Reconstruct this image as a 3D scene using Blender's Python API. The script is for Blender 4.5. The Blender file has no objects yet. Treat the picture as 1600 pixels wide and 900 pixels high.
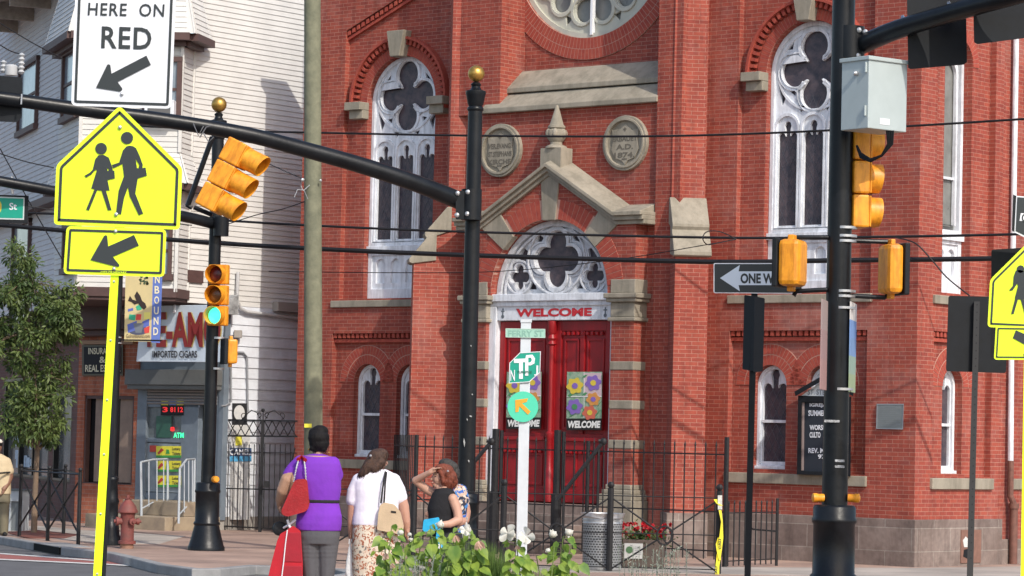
import bpy, bmesh, math, random
from mathutils import Vector, Matrix, Quaternion
from mathutils.geometry import tessellate_polygon, delaunay_2d_cdt
random.seed(7)
R=math.radians
SC=bpy.context.scene
COL=SC.collection
# ---------------------------------------------------------------- camera
F=4600.0; ROLL=.024; CH=1.85; PITCH=math.atan(238/F)
fwd=Vector((0,math.cos(PITCH),math.sin(PITCH))); r0=Vector((1,0,0)); u0=r0.cross(fwd)
cright=r0*math.cos(ROLL)+u0*math.sin(ROLL); cup=u0*math.cos(ROLL)-r0*math.sin(ROLL)
cd=bpy.data.cameras.new('camera'); cam=bpy.data.objects.new('camera',cd); COL.objects.link(cam)
cd.sensor_width=36; cd.lens=F/1600*36; cd.clip_end=2000; cd.clip_start=.5
cam.matrix_world=Matrix(((cright.x,cup.x,-fwd.x,0),(cright.y,cup.y,-fwd.y,0),(cright.z,cup.z,-fwd.z,CH),(0,0,0,1)))
SC.camera=cam
# ---------------------------------------------------------------- light
W=bpy.data.worlds.new('World'); SC.world=W; W.use_nodes=True
nt=W.node_tree; bg=nt.nodes['Background']; sky=nt.nodes.new('ShaderNodeTexSky')
SUNH=Vector((-.469,.883)).normalized(); ELEV=R(40)
sky.sky_type='NISHITA'; sky.sun_disc=False; sky.sun_elevation=ELEV; sky.sun_rotation=math.atan2(-SUNH.x,-SUNH.y)
sky.dust_density=2.0
nt.links.new(sky.outputs[0],bg.inputs[0]); bg.inputs[1].default_value=.15
sl=bpy.data.lights.new('sun','SUN'); sl.energy=2.5; sl.angle=R(.6); sl.color=(1,.93,.83)
so=bpy.data.objects.new('sun',sl); COL.objects.link(so)
sd=Vector((SUNH.x*math.cos(ELEV),SUNH.y*math.cos(ELEV),-math.sin(ELEV)))
so.rotation_euler=sd.to_track_quat('-Z','Y').to_euler(); so.location=(10,-20,30)
SC.view_settings.view_transform='Standard'; SC.view_settings.look='None'
SC.view_settings.exposure=.47; SC.view_settings.gamma=1
# ---------------------------------------------------------------- pixel -> place (used only to choose real positions)
def ray(x,y):
    d=cright*(x-800)+cup*(450-y)+fwd*F
    return d/d.y
def at(x,y,Y): return Vector((0,0,CH))+ray(x,y)*Y
def ground(x,y,z=.12):
    r=ray(x,y); return Vector((0,0,CH))+r*((z-CH)/r.z)
def plane_fn(p,n):
    p=Vector(p); n=Vector(n).normalized()
    def f(x,y,off=0):
        r=ray(x,y); o=Vector((0,0,CH)); return o+r*(((p+n*off-o).dot(n))/r.dot(n))
    f.n=n
    return f
def yplane(Y,x0=800,yaw=0):
    # plane facing the camera turned by yaw; positive yaw turns its right end away
    p=at(x0,450,Y); return plane_fn(p,(math.sin(yaw),-math.cos(yaw),0))
TH=R(40)
U=Vector((math.cos(TH),-math.sin(TH),0)); N=Vector((-math.sin(TH),-math.cos(TH),0))
C0=ground(1427,886); C0.z=0
CM=Matrix(((U.x,-N.x,0,C0.x),(U.y,-N.y,0,C0.y),(0,0,1,0),(0,0,0,1)))   # church frame: x along facade, y into the building
# ---------------------------------------------------------------- materials
MC={}
def nd(nt,t,**k):
    n=nt.nodes.new(t)
    for a,v in k.items(): setattr(n,a,v)
    return n
def mat(name,c,r=.6,m=0,var=0,vs=3,bump=0,bs=60,emit=0,c2=None,trans=0,sheen=0,coat=0):
    if name in MC: return MC[name]
    M=bpy.data.materials.new(name); M.use_nodes=True; nt=M.node_tree; b=nt.nodes['Principled BSDF']
    if max(c)<.06: b.inputs['Specular IOR Level'].default_value=.28
    b.inputs['Base Color'].default_value=(*c,1); b.inputs['Roughness'].default_value=r; b.inputs['Metallic'].default_value=m
    if coat: b.inputs['Coat Weight'].default_value=coat
    L=nt.links.new
    if var or c2 or bump:
        tc=nd(nt,'ShaderNodeTexCoord')
    if var or c2:
        no=nd(nt,'ShaderNodeTexNoise'); no.inputs['Scale'].default_value=vs; no.inputs['Detail'].default_value=6; no.inputs['Roughness'].default_value=.65
        L(tc.outputs['Object'],no.inputs['Vector'])
        rp=nd(nt,'ShaderNodeValToRGB'); rp.color_ramp.elements[0].position=.33; rp.color_ramp.elements[1].position=.67
        d=c2 if c2 else tuple(x*(1-var) for x in c); h=c if c2 else tuple(min(1,x*(1+var*.6)) for x in c)
        rp.color_ramp.elements[0].color=(*d,1); rp.color_ramp.elements[1].color=(*h,1)
        L(no.outputs['Fac'],rp.inputs['Fac']); L(rp.outputs['Color'],b.inputs['Base Color'])
        mr=nd(nt,'ShaderNodeMapRange'); mr.inputs['To Min'].default_value=max(.05,r-.1); mr.inputs['To Max'].default_value=min(1,r+.12)
        L(no.outputs['Fac'],mr.inputs['Value']); L(mr.outputs['Result'],b.inputs['Roughness'])
    if bump:
        n2=nd(nt,'ShaderNodeTexNoise'); n2.inputs['Scale'].default_value=bs; n2.inputs['Detail'].default_value=4
        L(tc.outputs['Object'],n2.inputs['Vector'])
        bp=nd(nt,'ShaderNodeBump'); bp.inputs['Strength'].default_value=bump; bp.inputs['Distance'].default_value=.01
        L(n2.outputs['Fac'],bp.inputs['Height']); L(bp.outputs['Normal'],b.inputs['Normal'])
    if emit:
        b.inputs['Emission Color'].default_value=(*c,1); b.inputs['Emission Strength'].default_value=emit
    MC[name]=M; return M
def brickmat(name,c1,c2,mortar,w=.2,h=.0625,ms=.0045,stain=(.8,.62,.6),sq=.5,stainamt=.35,rough=.85,bump=.35):
    if name in MC: return MC[name]
    M=bpy.data.materials.new(name); M.use_nodes=True; nt=M.node_tree; b=nt.nodes['Principled BSDF']; L=nt.links.new
    tc=nd(nt,'ShaderNodeTexCoord'); sp=nd(nt,'ShaderNodeSeparateXYZ'); sn=nd(nt,'ShaderNodeSeparateXYZ')
    L(tc.outputs['Object'],sp.inputs[0]); L(tc.outputs['Normal'],sn.inputs[0])
    def mth(op,a,b_):
        n=nd(nt,'ShaderNodeMath',operation=op)
        for i,v in enumerate((a,b_)):
            if isinstance(v,(int,float)): n.inputs[i].default_value=v
            else: L(v,n.inputs[i])
        return n.outputs[0]
    hh=mth('SUBTRACT',mth('MULTIPLY',sp.outputs[1],sn.outputs[0]),mth('MULTIPLY',sp.outputs[0],sn.outputs[1]))
    cb=nd(nt,'ShaderNodeCombineXYZ'); L(hh,cb.inputs[0]); L(sp.outputs[2],cb.inputs[1])
    br=nd(nt,'ShaderNodeTexBrick'); L(cb.outputs[0],br.inputs['Vector'])
    br.offset=sq
    for k,v in (('Color1',(*c1,1)),('Color2',(*c2,1)),('Mortar',(*mortar,1)),('Scale',1),('Mortar Size',ms),('Mortar Smooth',.15),('Bias',0),('Brick Width',w),('Row Height',h)):
        br.inputs[k].default_value=v
    no=nd(nt,'ShaderNodeTexNoise'); no.inputs['Scale'].default_value=.9; no.inputs['Detail'].default_value=8; no.inputs['Roughness'].default_value=.7
    L(tc.outputs['Object'],no.inputs['Vector'])
    rp=nd(nt,'ShaderNodeValToRGB'); rp.color_ramp.elements[0].position=.3; rp.color_ramp.elements[0].color=(*stain,1); rp.color_ramp.elements[1].position=.6; rp.color_ramp.elements[1].color=(1,1,1,1)
    L(no.outputs['Fac'],rp.inputs['Fac'])
    mx=nd(nt,'ShaderNodeMix',data_type='RGBA',blend_type='MULTIPLY'); mx.inputs['Factor'].default_value=stainamt*2
    L(br.outputs['Color'],mx.inputs['A']); L(rp.outputs['Color'],mx.inputs['B'])
    # fine speckle
    n3=nd(nt,'ShaderNodeTexNoise'); n3.inputs['Scale'].default_value=14; n3.inputs['Detail'].default_value=5; L(tc.outputs['Object'],n3.inputs['Vector'])
    r3=nd(nt,'ShaderNodeValToRGB'); r3.color_ramp.elements[0].position=.3; r3.color_ramp.elements[0].color=(.8,.8,.8,1); r3.color_ramp.elements[1].position=.7; r3.color_ramp.elements[1].color=(1.0,1.0,1.0,1)
    L(n3.outputs['Fac'],r3.inputs['Fac'])
    m2=nd(nt,'ShaderNodeMix',data_type='RGBA',blend_type='MULTIPLY'); m2.inputs['Factor'].default_value=1
    L(mx.outputs['Result'],m2.inputs['A']); L(r3.outputs['Color'],m2.inputs['B'])
    # pale lime bloom in patches
    n4=nd(nt,'ShaderNodeTexNoise'); n4.inputs['Scale'].default_value=.55; n4.inputs['Detail'].default_value=9; n4.inputs['Roughness'].default_value=.75
    mp=nd(nt,'ShaderNodeMapping'); mp.inputs['Location'].default_value=(5,3,8); L(tc.outputs['Object'],mp.inputs['Vector']); L(mp.outputs['Vector'],n4.inputs['Vector'])
    r4=nd(nt,'ShaderNodeValToRGB'); r4.color_ramp.elements[0].position=.52; r4.color_ramp.elements[0].color=(0,0,0,1); r4.color_ramp.elements[1].position=.8; r4.color_ramp.elements[1].color=(.35,.35,.35,1)
    L(n4.outputs['Fac'],r4.inputs['Fac'])
    m3=nd(nt,'ShaderNodeMix',data_type='RGBA'); L(r4.outputs['Color'],m3.inputs['Factor']); L(m2.outputs['Result'],m3.inputs['A']); m3.inputs['B'].default_value=(*[min(1,x*.6+.22) for x in mortar],1)
    n5=nd(nt,'ShaderNodeTexNoise'); n5.inputs['Scale'].default_value=1; n5.inputs['Detail'].default_value=7; n5.inputs['Roughness'].default_value=.7
    mp5=nd(nt,'ShaderNodeMapping'); mp5.inputs['Scale'].default_value=(5,5,.55); L(tc.outputs['Object'],mp5.inputs['Vector']); L(mp5.outputs['Vector'],n5.inputs['Vector'])
    r5=nd(nt,'ShaderNodeValToRGB'); r5.color_ramp.elements[0].position=.32; r5.color_ramp.elements[0].color=(.66,.62,.62,1); r5.color_ramp.elements[1].position=.52; r5.color_ramp.elements[1].color=(1,1,1,1)
    L(n5.outputs['Fac'],r5.inputs['Fac']); m5=nd(nt,'ShaderNodeMix',data_type='RGBA',blend_type='MULTIPLY'); m5.inputs['Factor'].default_value=.8; L(m3.outputs['Result'],m5.inputs['A']); L(r5.outputs['Color'],m5.inputs['B'])
    L(m5.outputs['Result'],b.inputs['Base Color']); b.inputs['Roughness'].default_value=rough
    bp=nd(nt,'ShaderNodeBump'); bp.inputs['Strength'].default_value=bump; bp.inputs['Distance'].default_value=.004; bp.invert=True
    L(br.outputs['Fac'],bp.inputs['Height']); L(bp.outputs['Normal'],b.inputs['Normal'])
    MC[name]=M; return M
BR1=(.39,.082,.050); BR2=(.29,.055,.038)
m_brick=brickmat('red_brick',BR1,BR2,(.44,.215,.16),ms=.0042)
m_brickp=mat('red_brick_plain',BR1,.85,c2=(.29,.042,.03),vs=9)
m_mortar=mat('mortar',(.46,.27,.21),.9)
m_stone=mat('brownstone_trim',(.35,.31,.245),.85,c2=(.26,.235,.185),vs=2.5,bump=.3,bs=30)
m_base=brickmat('brownstone_base',(.30,.235,.205),(.22,.165,.145),(.38,.33,.29),w=.93,h=.345,ms=.008,stain=(.6,.55,.53),stainamt=.5,bump=.6)
m_white=mat('white_painted_wood',(.74,.77,.82),.55,var=.12,vs=7,bump=.15,bs=25)
m_whitew=mat('weathered_white_wood',(.66,.68,.72),.65,c2=(.40,.41,.43),vs=9,bump=.3,bs=30)
m_glass=mat('dark_leaded_glass',(.035,.035,.05),.2,c2=(.10,.075,.085),vs=7,bump=.3,bs=12)
m_lead=mat('lead_came',(.10,.10,.12),.5,.3)
m_rose=mat('fogged_glazing',(.52,.51,.43),.35,c2=(.40,.41,.35),vs=3)
m_rosed=mat('fogged_dark_glass',(.20,.205,.195),.3,var=.25,vs=3)
m_reddoor=mat('red_door_paint',(.29,.008,.012),.38,var=.15,vs=5)
m_black=mat('black_paint',(.010,.012,.015),.34,c2=(.005,.006,.008),vs=5,bump=.15,bs=30)
m_blackm=mat('black_matte',(.009,.011,.014),.6,var=.3,vs=9)
m_iron=mat('black_iron',(.018,.018,.02),.5,var=.3,vs=20)
m_gold=mat('gold_finial',(.60,.37,.10),.36,.85,c2=(.42,.24,.05),vs=22)
m_yel=mat('signal_yellow',(.85,.36,.02),.45,c2=(.72,.27,.012),vs=9)
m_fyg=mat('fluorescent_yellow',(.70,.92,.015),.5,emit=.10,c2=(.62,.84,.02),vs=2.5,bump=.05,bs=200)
m_sgn=mat('sign_ink',(.035,.042,.045),.5)
m_swhite=mat('sign_white',(.72,.74,.78),.45,var=.04,vs=5)
def add_streak(M,amt=.35,sc=(9,9,.8),dark=(.55,.54,.52),p0=.36,p1=.56):
    nt=M.node_tree; b=nt.nodes['Principled BSDF']; L=nt.links.new; inp=b.inputs['Base Color']
    n=nd(nt,'ShaderNodeTexNoise'); n.inputs['Scale'].default_value=1; n.inputs['Detail'].default_value=8; n.inputs['Roughness'].default_value=.7
    tc=nd(nt,'ShaderNodeTexCoord'); mp=nd(nt,'ShaderNodeMapping'); mp.inputs['Scale'].default_value=sc; L(tc.outputs['Object'],mp.inputs['Vector']); L(mp.outputs['Vector'],n.inputs['Vector'])
    r=nd(nt,'ShaderNodeValToRGB'); r.color_ramp.elements[0].position=p0; r.color_ramp.elements[0].color=(*dark,1); r.color_ramp.elements[1].position=p1; r.color_ramp.elements[1].color=(1,1,1,1); L(n.outputs['Fac'],r.inputs['Fac'])
    m=nd(nt,'ShaderNodeMix',data_type='RGBA',blend_type='MULTIPLY'); m.inputs['Factor'].default_value=amt
    if inp.is_linked: L(inp.links[0].from_socket,m.inputs['A'])
    else: m.inputs['A'].default_value=inp.default_value
    L(r.outputs['Color'],m.inputs['B']); L(m.outputs['Result'],inp)
add_streak(m_stone,.6,(5,5,1.0),(.55,.55,.52)); add_streak(m_yel,.6,(14,14,3),(.55,.45,.35),.40,.55); add_streak(m_white,.75,(11,11,1.6),(.62,.62,.62)); add_streak(m_reddoor,.7,(6,6,1.0),(.6,.6,.6)); add_streak(m_base,.7,(3,3,2),(.6,.6,.6)); add_streak(m_fyg,.18,(7,7,1.2),(.6,.6,.5))
m_zinc=mat('galvanised',(.55,.56,.57),.4,.7,var=.15,vs=30)
m_steel=mat('bare_aluminium',(.5,.51,.53),.38,.75)
m_green=mat('sign_green',(.0,.29,.20),.45)
m_cabinet=mat('cabinet_grey',(.42,.48,.48),.4,var=.06,vs=4)
m_conc=mat('concrete',(.36,.34,.31),.9,c2=(.28,.26,.24),vs=4,bump=.3,bs=40)
# ---------------------------------------------------------------- building kit
RM={}
def tag(o,label=None,cat=None,group=None,kind=None):
    for k,v in (('label',label),('category',cat),('group',group),('kind',kind)):
        if v: o[k]=v
    return o
def thing(name,loc,label,cat,group=None,M=None):
    o=bpy.data.objects.new(name,None); COL.objects.link(o); o.empty_display_size=.1
    M=M or Matrix.Translation(loc); o.matrix_world=M; RM[o.name]=M.copy()
    return tag(o,label,cat,group)
class MB:
    def __init__(s,M=None): s.v=[]; s.f=[]; s.M=M; s.uv=None
    def add(s,vs,fs,M=None):
        o=len(s.v); M2=M or s.M
        s.v+= [ (M2@Vector(v)) if M2 else Vector(v) for v in vs]
        s.f+= [tuple(i+o for i in f) for f in fs]; return s
    def box(s,x0,x1,y0,y1,z0,z1,M=None):
        return s.add([(x0,y0,z0),(x1,y0,z0),(x1,y1,z0),(x0,y1,z0),(x0,y0,z1),(x1,y0,z1),(x1,y1,z1),(x0,y1,z1)],
            [(0,3,2,1),(4,5,6,7),(0,1,5,4),(1,2,6,5),(2,3,7,6),(3,0,4,7)],M)
    def hexa(s,a,b):   # two matching quads
        return s.add(list(a)+list(b),[(3,2,1,0),(4,5,6,7),(0,1,5,4),(1,2,6,5),(2,3,7,6),(3,0,4,7)])
    def tube(s,pts,r,n=10,caps=True,close=False,flat=None):
        pts=[Vector(p) for p in pts]; m=len(pts)
        rs=r if isinstance(r,(list,tuple)) else [r]*m
        vs=[];fs=[]; pn=None
        for i,p in enumerate(pts):
            if close: t=(pts[(i+1)%m]-pts[i-1])
            else: t=(pts[min(i+1,m-1)]-pts[max(i-1,0)])
            t.normalize()
            if pn is None:
                a=Vector((0,0,1)) if abs(t.z)<.9 else Vector((0,1,0))
                pn=t.cross(a).normalized()
            pn=(pn-t*pn.dot(t)).normalized(); q=t.cross(pn)
            for k in range(n):
                a=2*math.pi*k/n+(math.pi/n if n==4 else 0); vs.append(p+(pn*math.cos(a)+q*math.sin(a))*rs[i])
        for i in range(m if close else m-1):
            j=(i+1)%m
            for k in range(n):
                l=(k+1)%n; fs.append((i*n+k,i*n+l,j*n+l,j*n+k))
        if caps and not close:
            fs.append(tuple(range(n-1,-1,-1))); fs.append(tuple((m-1)*n+k for k in range(n)))
        return s.add(vs,fs)
    def lathe(s,c,prof,n=24,axis=None):
        c=Vector(c); ax=(Vector(axis).normalized() if axis is not None else Vector((0,0,1)))
        a=Vector((0,0,1)) if abs(ax.z)<.9 else Vector((1,0,0))
        e1=ax.cross(a).normalized(); e2=ax.cross(e1)
        vs=[];fs=[];m=len(prof)
        for r,h in prof:
            for k in range(n):
                t=2*math.pi*k/n; vs.append(c+ax*h+(e1*math.cos(t)+e2*math.sin(t))*max(r,1e-4))
        for i in range(m-1):
            for k in range(n):
                l=(k+1)%n; fs.append((i*n+k,i*n+l,(i+1)*n+l,(i+1)*n+k))
        fs.append(tuple(range(n-1,-1,-1))); fs.append(tuple((m-1)*n+k for k in range(n)))
        return s.add(vs,fs)
    def ball(s,c,r,n=12,sc=(1,1,1)):
        c=Vector(c); vs=[];fs=[]; m=n//2+1
        for i in range(m+1):
            p=math.pi*i/m
            for k in range(n):
                t=2*math.pi*k/n
                vs.append(c+Vector((math.sin(p)*math.cos(t)*sc[0],math.sin(p)*math.sin(t)*sc[1],math.cos(p)*sc[2]))*r)
        for i in range(m):
            for k in range(n):
                l=(k+1)%n; fs.append((i*n+k,(i+1)*n+k,(i+1)*n+l,i*n+l))
        return s.add(vs,fs)
    def poly(s,out,holes,P,d0,d1):
        """outline+holes (2D) mapped by P(a,b,depth); solid between depth d0 (front) and d1"""
        loops=[out]+list(holes or [])
        flat=[q for l in loops for q in l]
        tri=None
        if holes:
            ed=[];o=0
            for l in loops:
                ed+=[(o+i,o+(i+1)%len(l)) for i in range(len(l))]; o+=len(l)
            vo,eo,fo,vi,_,_=delaunay_2d_cdt([Vector(q) for q in flat],ed,[],0,1e-7)
            if len(vo)==len(flat):
                mp={i:vi[i][0] for i in range(len(vo))}; tri=[]
                def inl(l,x,y):
                    c=False
                    for i in range(len(l)):
                        (x1,y1),(x2,y2)=l[i-1],l[i]
                        if (y1>y)!=(y2>y) and x<(x2-x1)*(y-y1)/(y2-y1)+x1: c=not c
                    return c
                for f in fo:
                    x=sum(vo[i].x for i in f)/len(f); y=sum(vo[i].y for i in f)/len(f)
                    if inl(out,x,y) and not any(inl(h,x,y) for h in holes): tri.append(tuple(mp[i] for i in f))
        if tri is None: tri=tessellate_polygon([[Vector((a,b,0)) for a,b in l] for l in loops])
        A=[P(a,b,d0) for a,b in flat]; B=[P(a,b,d1) for a,b in flat]; k=len(flat)
        fs=[tuple(t) for t in tri]+[tuple(i+k for i in reversed(t)) for t in tri]
        o=0
        for l in loops:
            for i in range(len(l)):
                j=(i+1)%len(l); fs.append((o+i,o+j,k+o+j,k+o+i))
            o+=len(l)
        return s.add(A+B,fs)
    def mark(s):
        if not hasattr(s,'mk'): s.mk=[]
        if s.v and (not s.mk or s.mk[-1]!=(len(s.v),len(s.f))): s.mk.append((len(s.v),len(s.f)))
        return s
    def build_each(s,name,m,parent=None,**k):
        cuts=[(0,0)]+getattr(s,'mk',[])+[(len(s.v),len(s.f))]; out=[]
        for (a,b),(c,d) in zip(cuts,cuts[1:]):
            if c==a: continue
            q=MB(); q.v=s.v[a:c]; q.f=[tuple(i-a for i in f) for f in s.f[b:d]]; out.append(q.build(name,m,parent,**k))
        return out
    def build(s,name,m,parent=None,smooth=False,bevel=0,angle=35,kind=None):
        me=bpy.data.meshes.new(name)
        loc=None
        if parent is None:
            xs=[v.x for v in s.v]; ys=[v.y for v in s.v]; zs=[v.z for v in s.v]
            Mx=Matrix.Translation(((min(xs)+max(xs))/2,(min(ys)+max(ys))/2,min(zs)))
        else: Mx=RM[parent.name]
        inv=Mx.inverted()
        me.from_pydata([inv@v for v in s.v],[],s.f); me.materials.append(m)
        bm=bmesh.new(); bm.from_mesh(me); bmesh.ops.recalc_face_normals(bm,faces=bm.faces)
        bm.to_mesh(me); bm.free()
        if smooth:
            for p in me.polygons: p.use_smooth=True
            me.update(); 
            try: me.set_sharp_from_angle(angle=R(angle))
            except Exception: pass
        o=bpy.data.objects.new(name,me); COL.objects.link(o)
        if parent is None: o.matrix_world=Mx
        else: o.parent=parent
        RM[o.name]=Mx.copy()
        if bevel:
            b=o.modifiers.new('bevel','BEVEL'); b.width=bevel; b.segments=2; b.limit_method='ANGLE'; b.angle_limit=R(40)
        if kind: o['kind']=kind
        return o
def LP(M=None):      # xz-plane in a frame; depth = towards the viewer
    return (lambda a,b,d:(a,-d,b))
def circ(cx,cy,r,n=24,ry=None,a0=0,a1=2*math.pi):
    full=abs(a1-a0-2*math.pi)<1e-6
    return [(cx+r*math.cos(a0+(a1-a0)*i/(n if full else n-1)),cy+(ry or r)*math.sin(a0+(a1-a0)*i/(n if full else n-1))) for i in range(n)]
def rect(x0,x1,y0,y1): return [(x0,y0),(x1,y0),(x1,y1),(x0,y1)]
def rrect(x0,x1,y0,y1,r,n=4):
    o=[]
    for cx,cy,a in ((x1-r,y1-r,0),(x0+r,y1-r,90),(x0+r,y0+r,180),(x1-r,y0+r,270)):
        for i in range(n+1):
            t=R(a+90*i/n); o.append((cx+r*math.cos(t),cy+r*math.sin(t)))
    return o
def arch(cx,hw,z0,zs,n=20,k=1.0):
    return [(cx-hw,z0),(cx+hw,z0)]+[(cx+hw*math.cos(math.pi*i/n),zs+hw*k*math.sin(math.pi*i/n)) for i in range(n+1)]
def offset(pts,d):
    # move a ccw loop inward by d (outward if negative)
    a=sum(pts[i][0]*pts[(i+1)%len(pts)][1]-pts[(i+1)%len(pts)][0]*pts[i][1] for i in range(len(pts)))
    if a<0: pts=pts[::-1]
    out=[];m=len(pts)
    for i in range(m):
        p0=Vector(pts[i-1]);p1=Vector(pts[i]);p2=Vector(pts[(i+1)%m])
        e1=(p1-p0);e2=(p2-p1)
        if e1.length<1e-9 or e2.length<1e-9: continue
        e1.normalize();e2.normalize(); n1=Vector((-e1.y,e1.x));n2=Vector((-e2.y,e2.x)); b=n1+n2
        if b.length<1e-6: continue
        b.normalize(); out.append(tuple(p1+b*(d/max(.45,b.dot(n1)))))
    return out
def foil(cx,cz,off,r,k=4,rot=0,n=72):
    """outline of a k-foil: union of k circles, as radius over angle"""
    o=[]
    for i in range(n):
        t=2*math.pi*i/n; best=off*.55
        for j in range(k):
            a=rot+2*math.pi*j/k; dx,dy=off*math.cos(a),off*math.sin(a)
            b=dx*math.cos(t)+dy*math.sin(t); q=b*b-(off*off-r*r)
            if q>=0: best=max(best,b+math.sqrt(q))
        o.append((cx+best*math.cos(t),cz+best*math.sin(t)))
    return o
TXT={}
def text2d(body,bold=0,shear=0,spacing=1.0):
    key=(body,bold,shear,spacing)
    if key not in TXT:
        c=bpy.data.curves.new('t','FONT'); c.body=body; c.size=1; c.offset=bold; c.shear=shear; c.space_character=spacing; c.align_x='CENTER'; c.resolution_u=3; c.space_line=.95
        o=bpy.data.objects.new('t',c); COL.objects.link(o); dg=bpy.context.evaluated_depsgraph_get()
        me=bpy.data.meshes.new_from_object(o.evaluated_get(dg)); vs=[(v.co.x,v.co.y) for v in me.vertices]; fs=[tuple(p.vertices) for p in me.polygons]
        bpy.data.objects.remove(o); bpy.data.curves.remove(c); bpy.data.meshes.remove(me)
        TXT[key]=(vs,fs)
    return TXT[key]
def put_text(mb,body,P,x0,x1,y0,y1,off,bold=.02,shear=0,spacing=1.0):
    """fit a word into the box x0..x1,y0..y1 (2D coords of P, y0 bottom, y1 top), off = depth"""
    vs,fs=text2d(body,bold,shear,spacing)
    if not vs: return
    ax=min(v[0] for v in vs);bx=max(v[0] for v in vs);ay=min(v[1] for v in vs);by=max(v[1] for v in vs)
    mb.add([P(x0+(v[0]-ax)/(bx-ax)*(x1-x0),y0+(v[1]-ay)/(by-ay)*(y1-y0),off) for v in vs],fs)
def wobble_wire(a,b,sag,n=24):
    a=Vector(a);b=Vector(b); return [a.lerp(b,i/n)-Vector((0,0,sag*4*(i/n)*(1-i/n))) for i in range(n+1)]
# ================================================================ SETTING: ground
SKY=None
def tess_sheet(name,pts,z,m):
    mb=MB(); mb.poly([(p[0],p[1]) for p in pts],[],lambda a,b,d:(a,b,z+d),0,-.02); o=mb.build(name,m); o['kind']='structure'; return o
m_road=mat('asphalt',(.12,.12,.125),.92,c2=(.085,.085,.09),vs=1.6,bump=.4,bs=90)
m_curb=mat('kerb_stone',(.30,.30,.30),.85,c2=(.2,.2,.2),vs=3,bump=.3,bs=30)
m_lane=mat('red_lane_paint',(.33,.10,.085),.85,c2=(.24,.085,.075),vs=3)
m_line=mat('white_road_paint',(.68,.68,.66),.75,c2=(.45,.45,.44),vs=5)
def pavermat(name,c1,c2,mo,w,h,rot=0):
    M=bpy.data.materials.new(name); M.use_nodes=True; nt=M.node_tree; b=nt.nodes['Principled BSDF']; L=nt.links.new
    tc=nd(nt,'ShaderNodeTexCoord'); mp=nd(nt,'ShaderNodeMapping'); mp.inputs['Rotation'].default_value=(0,0,rot); L(tc.outputs['Object'],mp.inputs['Vector'])
    br=nd(nt,'ShaderNodeTexBrick'); L(mp.outputs['Vector'],br.inputs['Vector'])
    for k,v in (('Color1',(*c1,1)),('Color2',(*c2,1)),('Mortar',(*mo,1)),('Scale',1),('Mortar Size',.006),('Brick Width',w),('Row Height',h)): br.inputs[k].default_value=v
    no=nd(nt,'ShaderNodeTexNoise'); no.inputs['Scale'].default_value=.8; no.inputs['Detail'].default_value=9; L(tc.outputs['Object'],no.inputs['Vector'])
    rp=nd(nt,'ShaderNodeValToRGB'); rp.color_ramp.elements[0].position=.3; rp.color_ramp.elements[0].color=(.62,.62,.62,1); rp.color_ramp.elements[1].position=.65; rp.color_ramp.elements[1].color=(1.1,1.08,1.05,1)
    L(no.outputs['Fac'],rp.inputs['Fac']); mx=nd(nt,'ShaderNodeMix',data_type='RGBA',blend_type='MULTIPLY'); mx.inputs['Factor'].default_value=1
    L(br.outputs['Color'],mx.inputs['A']); L(rp.outputs['Color'],mx.inputs['B']); L(mx.outputs['Result'],b.inputs['Base Color']); b.inputs['Roughness'].default_value=.9
    vo=nd(nt,'ShaderNodeTexVoronoi'); vo.inputs['Scale'].default_value=2.2; L(tc.outputs['Object'],vo.inputs['Vector']); rr=nd(nt,'ShaderNodeValToRGB'); rr.color_ramp.elements[0].position=.05; rr.color_ramp.elements[0].color=(.45,.45,.45,1); rr.color_ramp.elements[1].position=.075; rr.color_ramp.elements[1].color=(1,1,1,1); L(vo.outputs['Distance'],rr.inputs['Fac'])
    m9=nd(nt,'ShaderNodeMix',data_type='RGBA',blend_type='MULTIPLY'); m9.inputs['Factor'].default_value=.8; L(mx.outputs['Result'],m9.inputs['A']); L(rr.outputs['Color'],m9.inputs['B']); L(m9.outputs['Result'],b.inputs['Base Color'])
    return M
m_paver=pavermat('pink_pavers',(.42,.29,.23),(.34,.23,.185),(.28,.22,.19),.2,.1,R(-40))
m_walk=pavermat('pale_paving',(.42,.38,.34),(.38,.345,.31),(.25,.23,.21),1.2,1.2,R(-40))
m_mulch=mat('red_mulch',(.22,.07,.045),.95,c2=(.12,.04,.03),vs=20,bump=.8,bs=60)
tess_sheet('road',[(-900,-300),(900,-300),(900,1500),(-900,1500)],0,m_road)
kerbpx=[(-260,806),(0,839),(52,848),(100,856),(165,863),(205,872),(245,882),(300,889),(345,889),(400,884),(470,886),(520,889)]
kerb=[ground(*p) for p in kerbpx]
kerb+= [Vector((-2.0,37.5,0)),Vector((-3.0,33,0)),Vector((-3.4,27,0)),Vector((-3.4,21,0)),Vector((10,20,0)),Vector((30,24,0)),Vector((60,60,0)),Vector((60,120,0)),Vector((-60,120,0)),Vector((-60,70,0))]
K2=[(p.x,p.y) for p in kerb]
inner=offset(K2,.16)
mb=MB(); mb.poly(inner,[],lambda a,b,d:(a,b,.12+d),0,-.1); o=mb.build('sidewalk',m_paver); o['kind']='structure'
mb=MB(); mb.poly(K2,[offset(K2,.163)],lambda a,b,d:(a,b,.124+d),0,-.13); o=mb.build('kerb',m_curb,bevel=.015); o['kind']='structure'
# paler paving strip behind the kerb
strip=[ground(560,889,.12),ground(1700,906,.12),ground(1700,884,.12),ground(1430,888,.12),ground(1200,887,.12),ground(900,884,.12),ground(560,880,.12)]
tess_sheet('pale_pavement',[(p.x,p.y) for p in strip],.126,m_walk)
pt=[ground(x,y,.12) for x,y in ((130,829),(290,838),(250,850),(170,850),(60,840),(0,826),(60,822))]
tess_sheet('pavement_patch',[(p.x,p.y) for p in pt],.126,m_walk)
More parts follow.
